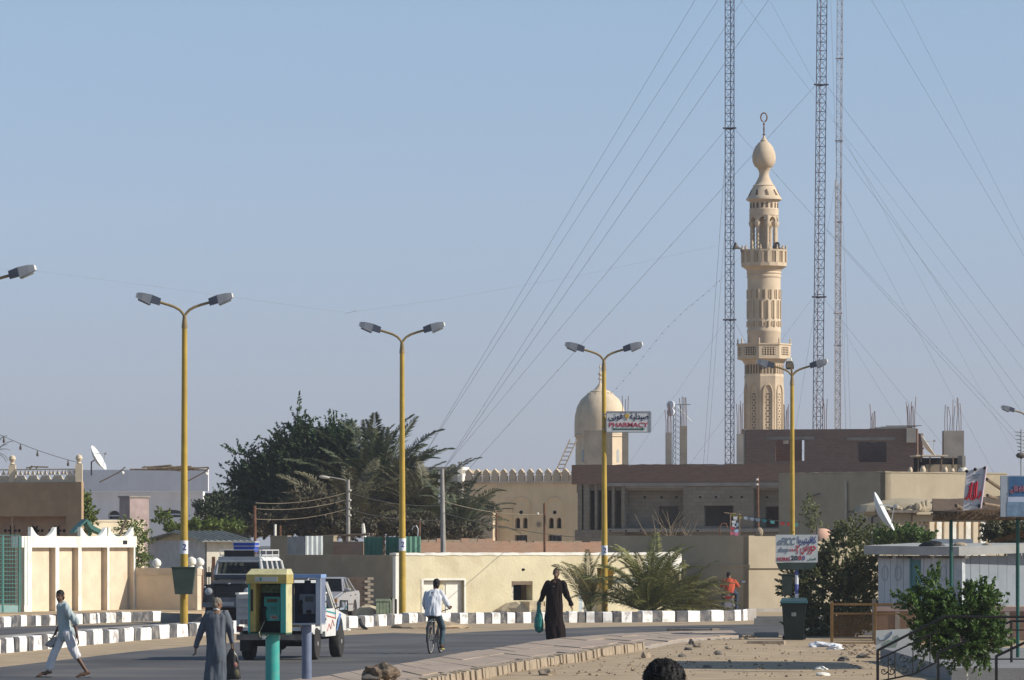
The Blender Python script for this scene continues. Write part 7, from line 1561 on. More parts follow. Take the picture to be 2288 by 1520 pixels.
for sg in (-1, 1):
 m = M(); pr_ = [(-.95, .62), (-.42, .62)] + [(.42 * -math.cos(a), .62 + .34 * math.sin(a) * .0 + .38 * math.sin(a) - .02) for a in np.linspace(.15, math.pi - .15, 9)] + [(.42, .62), (1.06, .62), (1.06, 1.44), (-.95, 1.46)]
 obj('bed_side', M().prism(pr_, (0, 0, 0), (0, 1, 0), (0, 0, 1), (1, 0, 0), sg * .76, sg * .81), c_whitep, pk, 1, smooth=0, fixn=True)
 arc = [(sg * .815, .44 * -math.cos(a), .58 + .40 * math.sin(a)) for a in np.linspace(0, math.pi, 12)]; obj('wheel_arch', M().tube(arc, .035, 6), c_whitep, pk, 1)
 obj('top_rail', M().box(min(sg * .74, sg * .83), max(sg * .74, sg * .83), -.97, 1.06, 1.461, 1.50), c_whitep, pk, 1)
 for (za, zb_, th, mt) in ((1.36, 1.30, .035, c_bdark), (1.24, 1.16, .07, mat('stripe turquoise', (.05, .28, .30))), (1.15, 1.07, .03, mat('stripe red', (.45, .07, .03)))):
  x = sg * .8135
  if sg > 0: obj('stripe', M().hexa([(x - .002, -.93, za - th), (x + .004, -.93, za - th), (x + .004, 1.04, zb_ - th), (x - .002, 1.04, zb_ - th), (x - .002, -.93, za), (x + .004, -.93, za), (x + .004, 1.04, zb_), (x - .002, 1.04, zb_)]), mt, pk, 1, smooth=0)
 obj('tail_light', M().box(min(sg * .66, sg * .79), max(sg * .66, sg * .79), -1.015, -.951, .66, .76), mat('dark red lamp', (.10, .015, .012), rough=.3), pk, 1)
 if sg > 0:
  for k in range(4): obj('rope_hook', M().box(.812, .83, -.8 + k * .55, -.66 + k * .55, .86, .92), c_bdark, pk, 1)
 # cab side
 pr_ = [(1.08, .5), (2.3, .5), (2.32, .62)] + [(2.75 - .44 * math.cos(a), .6 + .34 * math.sin(a)) for a in np.linspace(.1, math.pi - .1, 9)] + [(3.22, .6), (3.55, .6), (3.56, .95), (2.45, 1.08), (2.4, 1.12), (1.08, 1.12)]
 obj('cab_side', M().prism(pr_, (0, 0, 0), (0, 1, 0), (0, 0, 1), (1, 0, 0), sg * .70, sg * .785), c_whitep, pk, 1, smooth=0, fixn=True)
 if sg > 0:
  obj('stripe', M().hexa([(.786, 1.1, 1.06), (.792, 1.1, 1.06), (.792, 2.3, .98), (.786, 2.3, .98), (.786, 1.1, 1.09), (.792, 1.1, 1.09), (.792, 2.3, 1.02), (.786, 2.3, 1.02)]), mat('stripe turquoise', (.05, .28, .3)), pk, 1, smooth=0)
  obj('stripe', M().hexa([(.786, 1.1, .96), (.791, 1.1, .96), (.791, 2.3, .88), (.786, 2.3, .88), (.786, 1.1, .985), (.791, 1.1, .985), (.791, 2.3, .905), (.786, 2.3, .905)]), mat('stripe red', (.45, .07, .03)), pk, 1, smooth=0); obj('red_script', M().tube([(.79, 1.3, .62), (.79, 1.5, .78), (.79, 1.7, .66), (.79, 1.9, .86), (.79, 2.1, .72)], .011, 5), mat('dull red script', (.42, .12, .09)), pk, 1); obj('blue_flash', M().prism([(2.35, .6), (2.5, .62), (2.95, .98), (2.7, 1.0)], (.786, 0, 0), (0, 1, 0), (0, 0, 1), (1, 0, 0), 0, .006), mat('flash blue', (.14, .22, .42)), pk, 1, smooth=0)
 obj('mirror_arm', M().tube([(sg * .76, 2.2, 1.1), (sg * .92, 2.25, 1.16)], .015, 5), c_bdark, pk, 1)
 mi_ = obj('mirror', M().box(sg * .98 - .10, sg * .98 + .10, 2.22, 2.30, 1.05, 1.30, .01), c_bdark, pk, 1); obj('mirror_glass', M().box(sg * .98 - .08, sg * .98 + .08, 2.212, 2.2195, 1.08, 1.27), mat('mirror glass', (.5, .55, .62), rough=.05, metal=.9, var=.02), mi_, 1)
obj('cab_back', M().box(-.74, .74, 1.08, 1.14, .62, 1.12), c_whitep, pk, 1); obj('bonnet', M().hexa([(-.699, 2.4, .9), (.699, 2.4, .9), (.66, 3.55, .85), (-.66, 3.55, .85), (-.699, 2.4, 1.12), (.699, 2.4, 1.12), (.64, 3.52, .96), (-.64, 3.52, .96)]), c_whitep, pk, 1)
obj('front_panel', M().box(-.7, .7, 3.5, 3.58, .5, .88), c_whitep, pk, 1)
greenhouse(pk, .76, 1.10, 2.40, 1.12, .66, 1.16, 1.85, 1.70, c_whitep, mids=(.8,), pw=.035)
seats(pk, (-.36, .36), 1.4, .75); obj('rear_bumper', M().box(-.78, .78, -1.08, -.98, .46, .58), c_dgrey, pk, 1)
np_ = obj('number_plate', M().box(-.2, .2, -1.09, -1.081, .47, .57), mat('plate', (.45, .45, .42)), pk, 1)
obj('mud_flap', M().box(-.84, -.6, -.44, -.42, .2, .6), c_bdark, pk, 1); obj('mud_flap', M().box(.6, .84, -.44, -.42, .2, .6), c_bdark, pk, 1)
pkm = pk.matrix_basis.copy()
def on_pk(v): return Matrix.Translation(pk.location) @ Matrix.Rotation(R(-9), 4, 'Z') @ Vector(v)
lump('cargo_sack', on_pk((.25, .1, 1.18)), (.33, .5, .46), mat('beige sacking', (.42, .32, .18), var=.2, scale=9), 'beige sack riding in the bed of the pickup truck', 'sack', 3, amp=.2, sub=3)
lump('cargo_bundle', on_pk((.52, .6, 1.2)), (.27, .4, .44), mat('grey bundle', (.33, .35, .38), var=.2), 'grey rounded bundle beside the beige sack in the pickup bed', 'bundle', 5, amp=.15, sub=3)
# dark four wheel drive coming towards us on the far carriageway
je = thing('jeep', 'old off road vehicle with black front, white hard top and loaded roof rack', 'jeep', (X_(519, 157), 157, 0), R(168))
for x in (-.68, .68): wheel(je, x, 0, .42, .22); wheel(je, x, -2.77, .42, .22)
obj('chassis', M().box(-.4, .4, -3.4, .55, .45, .62), c_under, je, 1)
obj('bumper', M().box(-.80, .80, .58, .72, .55, .70), mat('dusty bumper', (.16, .16, .17), var=.2), je, 1)
for sg in (-1, 1):
 obj('wing', M().box(min(sg * .46, sg * .83), max(sg * .46, sg * .83), -.75, .5, .88, 1.27, .02), c_blackp, je, 1)
 obj('wing_front', M().box(min(sg * .50, sg * .83), max(sg * .5, sg * .83), .44, .52, .62, .88), c_blackp, je, 1)
 o = obj('headlight', M().lathe([(.12, -.05), (.12, .015), (.10, .03), (.001, .05)], (0, 0, 0), 16), c_clear, je, 1); o.location = (sg * .64, .52, 1.05); o.rotation_euler = (R(-90), 0, 0)
 o = obj('side_lamp', M().lathe([(.035, -.02), (.035, .02), (.001, .035)], (0, 0, 0), 8), c_clear if sg > 0 else c_amber, je, 1); o.location = (sg * .77, .52, 1.19); o.rotation_euler = (R(-90), 0, 0)
 arc = [(sg * .835, -.46 * math.cos(a), .62 + .36 * math.sin(a)) for a in np.linspace(.05, math.pi - .05, 9)]; obj('wheel_arch', M().tube(arc, .03, 5), c_blackp, je, 1)
 obj('body_side', M().box(min(sg * .77, sg * .83), max(sg * .77, sg * .83), -3.5, -.76, .66, 1.40), c_blackp if sg < 0 else c_whitep, je, 1)
 obj('door', M().box(min(sg * .831, sg * .845), max(sg * .831, sg * .845), -1.75, -.85, .72, 1.39), c_whitep, je, 1)
 mi_ = obj('mirror', M().box(sg * .98 - .09, sg * .98 + .09, -.75, -.71, 1.5, 1.66), c_bdark, je, 1)
 o = obj('wiper', M().tube([(sg * .3, -.745, 1.62), (sg * .12, -.79, 1.82)], .008, 4), c_bdark, je, 1)
obj('grille', M().box(-.459, .459, .36, .44, .62, 1.24), c_bdark, je, 1)
for k in range(7): obj('grille_bar', M().box(-.42, .42, .441, .452, .72 + k * .07, .735 + k * .07), mat('grille grey', (.06, .06, .065)), je, 1)
obj('number_plate', M().box(-.24, .24, .721, .73, .60, .72), mat('plate', (.45, .45, .42)), je, 1); obj('winch_plate', M().box(-.3, .3, .52, .6, .7, .86), mat('dusty bumper', (.16, .16, .17)), je, 1)
obj('bonnet', M().hexa([(-.60, -.76, 1.27), (.60, -.76, 1.27), (.60, .46, 1.27), (-.60, .46, 1.27), (-.58, -.76, 1.44), (.58, -.76, 1.44), (.55, .44, 1.36), (-.55, .44, 1.36)]), c_blackp, je, 1, smooth=30)
obj('bonnet_edge', M().box(-.56, .56, .44, .475, 1.30, 1.372), mat('worn bonnet lip', (.22, .2, .19)), je, 1); obj('bonnet_badge', M().ell((-.02, .48, 1.30), (.06, .02, .025), 8, 5), c_clear, je, 1)
obj('bulkhead', M().box(-.80, .80, -.9, -.761, .9, 1.55), c_blackp, je, 1); obj('scuttle', M().box(-.79, .79, -.78, -.72, 1.45, 1.58), mat('scuttle grey', (.07, .08, .10)), je, 1)
greenhouse(je, .80, -3.5, -.78, 1.56, .70, -3.42, -.86, 2.02, c_whitep, mids=(.25, .48, .72), pw=.05, front_split=0, roof_th=.15)
obj('windscreen_frame', M().tube([(-.76, -.76, 1.57), (.76, -.76, 1.57)], .04, 6).tube([(-.69, -.83, 2.0), (.69, -.83, 2.0)], .045, 6).tube([(-.76, -.76, 1.57), (-.69, -.83, 2.0)], .045, 6).tube([(.76, -.76, 1.57), (.69, -.83, 2.0)], .045, 6), mat('grey blue trim', (.30, .32, .34)), je, 1)
obj('roof_front', M().box(-.70, .70, -.95, -.80, 2.03, 2.15, .02), mat('grey blue trim', (.2, .23, .29)), je, 1)
obj('sun_board', M().box(-.50, .50, -.90, -.84, 2.16, 2.36), c_bdark, je, 1)
obj('side_rear', M().box(-.8, .8, -3.52, -3.46, .66, 1.56), c_whitep, je, 1)
seats(je, (-.4, .4), -1.6, 1.05, .82); seats(je, (-.5, 0, .5), -2.6, 1.05, .8); obj('steering_wheel', M().tube([(.38 + .19 * math.cos(a), -1.12 + .06 * math.sin(a), 1.55 + .17 * math.sin(a)) for a in np.linspace(0, 6.28, 16)], .014, 5), c_bdark, je, 1)
rk = obj('roof_rack', M().tube([(-.66, -.95, 2.36), (.66, -.95, 2.36), (.66, -3.3, 2.36), (-.66, -3.3, 2.36), (-.66, -.95, 2.36)], .018, 6).tube([(-.66, -.95, 2.2), (.66, -.95, 2.2), (.66, -3.3, 2.2), (-.66, -3.3, 2.2), (-.66, -.95, 2.2)], .018, 6), c_whitep, je, 1)
for y in (-.95, -1.7, -2.5, -3.3):
 for sg in (-.66, .66): obj('rack_post', M().tube([(sg, y, 2.06), (sg, y, 2.36)], .016, 5), c_whitep, rk, 1)
for k in range(5): obj('rack_slat', M().tube([(-.64, -1.2 - k * .5, 2.2), (.64, -1.2 - k * .5, 2.2)], .014, 5), c_whitep, rk, 1)
JM = Matrix.Translation(je.location) @ Matrix.Rotation(R(168), 4, 'Z')
bx = thing('blue_crate', 'bright blue crate with a grey lid on the jeep roof rack', 'crate', JM @ Vector((-.05, -1.5, 2.30)), R(168))
c_crate = mat('bright blue plastic', (.03, .07, .42), rough=.45, var=.1); obj('box', M().hexa([(-.33, -.24, 0), (.33, -.24, 0), (.33, .24, 0), (-.33, .24, 0), (-.36, -.27, .30), (.36, -.27, .30), (.36, .27, .30), (-.36, .27, .30)]), c_crate, bx, 1, smooth=0); obj('rim', M().box(-.38, .38, -.29, .29, .18, .205), mat('pale rope', (.5, .48, .4)), bx, 1); obj('lid', M().box(-.38, .38, -.29, .29, .301, .35, .02), mat('grey lid', (.32, .33, .33)), bx, 1)
# parked silver car
ca = thing('silver_car', 'dusty silver car parked nose towards us beyond the painted kerb', 'car', (X_(711, 169), 169, 0), R(171))
for x in (-.68, .68): wheel(ca, x, 0, .30, .17); wheel(ca, x, -2.5, .30, .17)
for sg in (-1, 1):
 pr_ = [(.72, .28), (.36, .26)] + [(.36 * math.cos(a), .28 + .36 * math.sin(a)) for a in np.linspace(.1, math.pi - .1, 9)] + [(-.36, .24), (-2.14, .24)] + [(-2.5 + .36 * math.cos(a), .28 + .36 * math.sin(a)) for a in np.linspace(.1, math.pi - .1, 9)] + [(-2.86, .28), (-3.35, .34), (-3.38, .82), (-3.2, .93), (-1.1, .90), (-.6, .88), (.55, .72), (.78, .55)]
 obj('body_side', M().prism(pr_, (0, 0, 0), (0, 1, 0), (0, 0, 1), (1, 0, 0), sg * .74, sg * .81), c_silver, ca, 1, smooth=40, fixn=True)
 o = obj('door_handle', M().box(sg * .815 - .012, sg * .815 + .012, -1.75, -1.6, .76, .79), c_bdark, ca, 1); o = obj('door_handle', M().box(sg * .815 - .012, sg * .815 + .012, -2.65, -2.5, .78, .81), c_bdark, ca, 1)
 obj('rub_strip', M().box(min(sg * .811, sg * .822), max(sg * .811, sg * .822), -2.1, -.4, .46, .50), c_dgrey, ca, 1)
 mi_ = obj('mirror', M().ell((sg * .90, -.72, .98), (.11, .06, .07), 10, 6), c_silver, ca, 1)
 obj('headlight', M().box(min(sg * .42, sg * .72), max(sg * .42, sg * .72), .70, .775, .56, .69), c_clear, ca, 1); obj('indicator', M().box(min(sg * .725, sg * .80), max(sg * .725, sg * .80), .68, .76, .56, .69), c_amber, ca, 1)
obj('bonnet', M().hexa([(-.739, -.7, .5), (.739, -.7, .5), (.739, .74, .45), (-.739, .74, .45), (-.739, -.7, .93), (.739, -.7, .93), (.70, .70, .74), (-.70, .70, .74)]), c_silver, ca, 1, smooth=40)
obj('grille', M().box(-.4, .4, .745, .765, .56, .68), c_bdark, ca, 1); obj('front_bumper', M().box(-.80, .80, .70, .84, .30, .52, .02), c_dgrey, ca, 1); obj('number_plate', M().box(-.23, .23, .841, .85, .38, .48), mat('plate', (.45, .45, .42)), ca, 1)
obj('boot', M().hexa([(-.739, -3.36, .4), (.739, -3.36, .4), (.739, -2.7, .4), (-.739, -2.7, .4), (-.70, -3.30, .95), (.70, -3.30, .95), (.739, -2.7, .97), (-.739, -2.7, .97)]), c_silver, ca, 1); obj('floor_pan', M().box(-.73, .73, -2.8, -.6, .22, .4), c_under, ca, 1)
greenhouse(ca, .74, -2.8, -.62, .92, .58, -2.25, -1.25, 1.36, c_silver, mids=(.45, .8), pw=.035, roof_th=.05)
seats(ca, (-.36, .36), -1.5, .5, .6); obj('dashboard', M().box(-.68, .68, -.85, -.6, .8, .95), c_bdark, ca, 1)
# junk by the side of the cream house
tw_ = thing('toothed_brickwork', 'toothed end of a dark brick stack, its pale bricks sticking out alternately', 'brickwork', (X_(800, 176.5), 176.5, 0))
for k in range(12):
 z = .12 + k * .105; e = .11 if k % 2 else 0
 obj('brick', M().box(X_(815, 176.5) + e, X_(815, 176.5) + e + .2, 176.4, 176.52, z, z + .085), mat('pale brick', (.56, .46, .34), var=.2), tw_, smooth=0)
 for j in range(3): obj('brick', M().box(X_(815, 176.5) - .26 * (j + 1) + e, X_(815, 176.5) - .26 * (j + 1) + e + .24, 176.42, 176.55, z, z + .09), mat('dark brick', (.16, .11, .08), var=.2), tw_, smooth=0)
cr_ = thing('green_crate', 'pale green wooden crate standing by the corner of the cream house', 'crate', (X_(856, 175), 175, .0)); 
for k in range(4): obj('plank', M().box(-.24 + k * .122, -.13 + k * .122, -.2, -.17, .06, .52), mat('pale green wood', (.30, .36, .24), var=.2, scale=8), cr_, 1, smooth=0)
obj('frame', M().box(-.26, .26, -.22, .2, .525, .60), mat('pale green wood', (.30, .36, .24)), cr_, 1); obj('frame', M().box(.251, .29, -.21, .2, .0, .56), mat('pale green wood', (.3, .36, .24)), cr_, 1); obj('back', M().box(-.25, .25, -.16, .2, .05, .52), c_bdark, cr_, 1)
lump('earth_pile', (X_(822, 175.5), 175.5, .05), (.5, .3, .32), c_mound, 'low pale earth pile between the silver car and the green crate', 'earth pile', 12, flat=1, amp=.25)
pl_ = thing('leaning_planks', 'narrow dark and white planks leaning at the cream house corner', 'planks', (X_(878, 176.5), 176.5, 0))
for k, mt in enumerate((c_bdark, c_offw, c_bdark)): obj('plank', M().box(-.1 + k * .085, -.03 + k * .085, 0, .04, 0, .62 - .02 * k), mt, pl_, 1)
ty = lone('rubber_strip', M().tube([(X_(804, 149), 149, .28), (X_(806, 148.7), 148.7, .16), (X_(811, 148), 148, .07), (X_(820, 147), 147, .03)], [.05, .06, .06, .03], 6), c_tyre, 'curled strip of old tyre leaning on the kerb right of the pickup', 'tyre strip', loc=(X_(804, 149), 149, 0))
lone('white_scrap', M().ell(G(777, 1408, .03), (.09, .05, .05), 8, 5), c_offw, 'small white scrap lying on the verge right of the pickup', 'litter', loc=G(777, 1408))
sd = lump('sand_drift', G(960, 1404) + Vector((0, .6, -.02)), (1.15, 1.5, .22), c_sand, 'low drift of sand against the painted kerb behind the cyclist', 'sand drift', 21, flat=1, amp=.25)
# ------------------------------------------------------------------ stones on the sand
stones = [(846, 1521, .32, .22, .20, mat('brown rock', (.17, .125, .085), patch=(.8, (.08, .06, .045), 9), var=.4, scale=9, bump=1, bscale=30), 'large brown rock on the near edge of the pavement', .15), (1222, 1521, .17, .12, .09, c_stone, 'rounded pale stone at the lower edge left of the dark haired head', 0), (1443, 1481, .10, .09, .11, c_stone, 'pointed whitish stone just left above the dark haired head', 0), (1545, 1449, .075, .06, .11, c_dgrey, 'small upright dark stone in the middle of the sand', 0), (1562, 1456, .14, .1, .08, c_stone, 'flat pale stone beside the small upright dark one', 0), (1607, 1431, .27, .16, .11, c_stone, 'large pale wedge of broken slab at the end of the pavement', 0), (1462, 1443, .13, .1, .09, c_dgrey, 'grey broken stone at the gap of the pavement edge', 0), (1536, 1462, .10, .06, .05, c_dgrey, 'thin dark flat stone left of the centre of the sand', 0), (1525, 1478, .12, .06, .05, c_dgrey, 'dark flat stone right above the dark haired head', 0), (1605, 1473, .09, .07, .07, c_dgrey, 'small brown stone in the open sand right of the head', 0), (1630, 1460, .11, .08, .06, c_stone, 'low pinkish stone near the tip of the bush shadow', 0), (1532, 1430, .15, .1, .08, c_dgrey, 'dark stone among the rubble at the pavement end', 0), (1580, 1428, .12, .1, .1, c_stone, 'round light stone among the rubble at the pavement end', 0), (1835, 1506, .12, .09, .06, c_offw, 'white stone on the sand at the lower right', 0), (1884, 1485, .16, .1, .08, c_dgrey, 'brownish stone at the edge of the shadow on the sand', 0), (1930, 1478, .15, .1, .06, c_dgrey, 'flat dark stone left of the black railing', 0), (1838, 1519, .13, .1, .05, c_offw, 'flat white stone at the bottom edge left of the railing', 0), (1580, 1503, .09, .06, .04, c_dgrey, 'small dark pebble right of the dark haired head', 0), (1700, 1505, .07, .05, .05, c_stone, 'little pale stone alone in the sand at the bottom', 0)]
for k, (px, py, rx, ry, rz, mt, lb, z) in enumerate(stones):
 p = G(px, py, z); lump('stone', (p.x, p.y, z + rz * .35 + (gz(p.x, p.y) if z == 0 else 0)), (rx, ry * 1.4, rz), mt, lb, 'stone', k + 30, 'stones lying on the sand', amp=.55, sub=2 if rx < .2 else 4, rotz=k * 1.3)
lump('stone', G(826, 1522, .15) + Vector((0, 0, .05)), (.16, .2, .07), c_dgrey, 'flat dark stone under the left side of the large brown rock', 'stone', 77, 'stones lying on the sand', amp=.5, sub=2)
gr = M(); r_ = random.Random(20)
for k in range(800):
 px, py = r_.uniform(1000, 2010), 1428 + 95 * r_.random() ** .8
 edge = 1516 - (px - 1016) * .16 if px < 1450 else 1440
 if py < edge + 6: continue
 p = G(px, py); s_ = r_.choice((.01, .014, .02, .025, .035)) * r_.uniform(.6, 1.2); gr.ell((p.x, p.y, gz(p.x, p.y) + s_ * .3), (s_ * r_.uniform(.8, 1.5), s_ * r_.uniform(.8, 1.5), s_ * .7), 5, 4)
for k in range(110):
 px = r_.uniform(1460, 1690); p = G(px, r_.uniform(1422, 1440)); s_ = r_.choice((.02, .03, .05)) * r_.uniform(.6, 1.2); gr.ell((p.x, p.y, gz(p.x, p.y) + s_ * .3), (s_ * 1.3, s_ * 1.3, s_ * .7), 6, 4)
for k in range(90):
 px = r_.uniform(1880, 1990); p = G(px, r_.uniform(1445, 1475)); s_ = r_.choice((.02, .03, .045)); gr.ell((p.x, p.y, gz(p.x, p.y) + s_ * .3), (s_ * 1.3, s_ * 1.3, s_ * .7), 6, 4)
o = obj('rubble', gr, mat('dull pebble', (.27, .20, .135), var=.35, scale=3), smooth=0); props(o, 'scattered pebbles and rubble on the sand', None, None, 'stuff')
for k, (px, py, w_, lb) in enumerate(((1843, 1447, .32, 'crumpled white plastic bags at the foot of the round bush'), (1868, 1452, .2, 'smaller crumpled white bag right of the larger ones'), (1040, 1512, .07, 'white and yellow scrap of packaging on the pavement edge'))):
 p = G(px, py, .05 if k < 2 else .12); lump('litter_bag', (p.x, p.y, p.z + .03), (w_, w_ * 1.2, .09), mat('white plastic film', (.68, .68, .70), var=.15, scale=12), lb, 'litter', k + 60, 'litter', amp=.7, sub=3)
# ------------------------------------------------------------------ people
c_skin = mat('dark brown skin', (.115, .058, .033), rough=.55, var=.1, scale=8, spec=.4); c_skin2 = mat('brown skin', (.18, .095, .055), rough=.55, var=.1, scale=8, spec=.4); c_hair = mat('black hair', (.008, .007, .007), rough=.7, var=.3, scale=40); c_ghair = mat('greying hair', (.17, .15, .12), var=.3, scale=60)
def fuse(name, m, material, parent, vox=.009, smooth=3, fold=0.0, fscale=14, label=None):
 """one continuous skin over the limbs of m"""
 me = bpy.data.meshes.new('tmp'); me.from_pydata(m.v, [], m.f); me.update(); t = bpy.data.objects.new('tmp', me); COL.objects.link(t)
 r = t.modifiers.new('r', 'REMESH'); r.mode = 'VOXEL'; r.voxel_size = vox
 if smooth: s_ = t.modifiers.new('s', 'SMOOTH'); s_.iterations = smooth; s_.factor = .5
 dg = bpy.context.evaluated_depsgraph_get(); nm = bpy.data.meshes.new_from_object(t.evaluated_get(dg)); bpy.data.objects.remove(t); bpy.data.meshes.remove(me)
 if fold:
  n = len(nm.vertices); co = np.empty(n * 3, 'f'); nm.vertices.foreach_get('co', co); co = co.reshape(-1, 3); no = np.empty(n * 3, 'f'); nm.vertices.foreach_get('normal', no); no = no.reshape(-1, 3)
  d = np.array([mnoise.noise((x * fscale, y * fscale, z * fscale * .22)) + .5 * mnoise.noise((x * fscale * 2.3, y * fscale * 2.3 + 5, z * fscale * .5)) for x, y, z in co], 'f')
  co += no * (d * fold)[:, None]; nm.vertices.foreach_set('co', co.ravel()); nm.update()
 nm.polygons.foreach_set('use_smooth', [True] * len(nm.polygons))
 return obj(name, nm, material, parent, label=label)
def hand(m, w, d, side, curl=.5, s=1.0):
 w, d = Vector(w), Vector(d).normalized(); side = Vector(side); side = (side - d * side.dot(d)).normalized(); n = d.cross(side)
 for o_ in (-.026, -.008, .01, .026): m.cap(w + side * o_ * s * .7, w + (d * .085 + side * o_) * s, .014 * s, .0135 * s, 7)
 for o_, L in ((-.031, .058), (-.0105, .074), (.0105, .08), (.031, .068)):
  b_ = w + (d * .085 + side * o_) * s; c1 = curl * .6; c2 = curl * 1.5
  k1 = b_ + (d * math.cos(c1) + n * math.sin(c1) + side * o_ * 2).normalized() * L * .5 * s; m.cap(b_, k1, .0105 * s, .0098 * s, 6); m.cap(k1, k1 + (d * math.cos(c2) + n * math.sin(c2)).normalized() * L * .5 * s, .0095 * s, .008 * s, 6)
 b_ = w + (d * .022 + side * .028) * s; k1 = b_ + (d * .75 + side * .65 + n * .3).normalized() * .04 * s; m.cap(b_, k1, .0135 * s, .0115 * s, 6); m.cap(k1, k1 + (d * .95 + side * .2 + n * .4).normalized() * .034 * s, .011 * s, .009 * s, 6)
def head(m, c, face, s=1.0, up=(0, 0, 1)):
 """skull, jaw, nose, brow and ears; c is the middle of the head"""
 c = Vector(c); f = Vector(face).normalized(); u = Vector(up); r_ = f.cross(u).normalized(); u = r_.cross(f); rot = Matrix((r_, f, u)).transposed()
 m.ell(c + u * .03 * s - f * .01 * s, (.074 * s, .094 * s, .088 * s), 16, 10, rot); m.ell(c - u * .03 * s + f * .018 * s, (.060 * s, .072 * s, .080 * s), 14, 8, rot); m.ell(c - u * .093 * s + f * .058 * s, (.026 * s, .022 * s, .020 * s), 8, 6, rot)
 m.cap(c + f * .09 * s + u * .018 * s, c + f * .108 * s - u * .022 * s, .009 * s, .0145 * s, 7); m.cap(c + f * .084 * s + u * .034 * s - r_ * .035 * s, c + f * .084 * s + u * .034 * s + r_ * .035 * s, .011 * s, None, 6); m.cap(c + f * .082 * s - u * .058 * s - r_ * .018 * s, c + f * .082 * s - u * .058 * s + r_ * .018 * s, .010 * s, None, 6)
 for sg in (-1, 1): m.ell(c + r_ * .076 * s * sg - f * .005 * s - u * .002 * s, (.012 * s, .022 * s, .034 * s), 8, 6, rot)
 return f, r_, u
def eyes(par, c, f, r_, u, s=1.0):
 for sg in (-1, 1): obj('eye', M().ell(Vector(c) + f * .083 * s + u * .018 * s + r_ * .03 * s * sg, .011 * s, 8, 6), mat('dark eye', (.02, .015, .012), rough=.2), par, 1)
def hair(par, c, f, r_, u, s=1.0, material=None, back=.012, low=-.02, thick=1.0):
 c = Vector(c); rot = Matrix((r_, f, u)).transposed(); m = M(); m.ell(c + u * .042 * s - f * back * s, (.081 * s * thick, .097 * s * thick, .088 * s * thick), 16, 10, rot); m.ell(c - f * .042 * s + u * low * s, (.074 * s, .062 * s, .07 * s), 12, 8, rot)
 return fuse('hair', m, material or c_hair, par, .009, 2, .006, 45)
def foot(m, ankle, toe, r0=.036):
 a, t_ = Vector(ankle), Vector(toe); m.cap(a, a.lerp(t_, .25) + Vector((0, 0, -.03)), r0, r0 * 1.05, 8); h = a + (a - t_) * .25 + Vector((0, 0, -.045)); m.cap(h, a.lerp(t_, .6), r0 * .95, r0 * .95, 8); m.cap(a.lerp(t_, .5), t_, r0 * .98, r0 * .72, 8)
def slab_sole(par, heel, toe, w, material, name='sandal'):
 h, t_ = Vector(heel), Vector(toe); d = (t_ - h); L = d.length; d.normalize(); s_ = d.cross(Vector((0, 0, 1))).normalized(); up = s_.cross(d); poly = [(0, -w * .32), (L * .3, -w * .34), (L * .75, -w * .5), (L, -w * .25), (L, w * .25), (L * .75, w * .5), (L * .3, w * .34), (0, w * .32)]
 return obj(name, M().prism(poly, h, d, s_, up, -.018, .006), material, par, 1, fixn=True)
# A: man crossing the road at the left, looking this way
YA = 94.8; s_ = FPX / YA; A = thing('person', 'man in grey green shirt and rolled white trousers striding across the road', 'person', (X_(142, YA), YA, 0), group='people on the street')
J = lambda cx, cz, y=0: Vector(((cx - 450) / (7.24 * s_), y, (1502 - cz) / (7.24 * s_)))
b_ = M(); hc = J(393, 185); f, r__, u__ = head(b_, hc, (-.35, -.93, -.05), 1.02)
b_.cap(J(398, 265), J(412, 350), .052, .058); sh_b, sh_f = J(505, 375, -.10), J(395, 375, .10)
b_.cap(J(440, 380), J(455, 560), .115, .10, 12); b_.cap(J(455, 560), J(475, 770), .10, .11, 12); b_.cap(sh_b, sh_f, .065, .065, 10)
el1, wr1 = J(640, 610, -.16), J(688, 850, -.17); b_.cap(sh_b, el1, .047, .040); b_.cap(el1, wr1, .038, .027); hand(b_, wr1, (.25, 0, -1), (.3, -1, 0), .6)
el2, wr2 = J(385, 620, .17), J(305, 800, .05); b_.cap(sh_f, el2, .047, .04); b_.cap(el2, wr2, .038, .027); hand(b_, wr2, (-.5, -.2, -.75), (0, -1, 0), 1.1)
hipf, hipb = J(440, 790, .08), J(520, 790, -.08); kf, af = J(300, 1110, .06), J(195, 1400, .05); kb, ab = J(655, 1130, -.07), J(828, 1400, -.08)
b_.cap(hipf, kf, .085, .055, 12); b_.cap(kf, af, .05, .034, 10); b_.cap(hipb, kb, .085, .055, 12); b_.cap(kb, ab, .052, .033, 10)
foot(b_, af + Vector((0, 0, .01)), J(45, 1465, -.03)); foot(b_, ab + Vector((0, 0, .0)), J(680, 1482, -.12))
fuse('body', b_, c_skin, A, .0085); hair(A, hc, f, r__, u__, 1.02, thick=.98); eyes(A, hc, f, r__, u__, 1.02)
t_ = M(); t_.cap(J(438, 372), J(455, 560), .135, .125, 14); t_.cap(J(455, 560), J(480, 800), .125, .145, 14); t_.cap(sh_b, sh_f, .075, .075, 10); t_.cap(J(500, 360, -.1), J(650, 590, -.16), .072, .082, 12); t_.cap(J(395, 370, .1), J(390, 560, .165), .07, .075, 12); t_.cap(J(410, 320), J(425, 365), .07, .10, 10); t_.cap(J(470, 700), J(560, 775, -.03), .12, .11, 12)
fuse('shirt', t_, mat('grey green shirt', (.36, .42, .42), var=.08, scale=5, bump=.2), A, .010, 2, .024, 10)
obj('collar', M().tube([J(345, 322, -.03), J(380, 340, -.09), J(425, 300, -.05), J(440, 290, .03)], [.012, .016, .014, .008], 6), mat('pale collar', (.55, .58, .58)), A, 1)
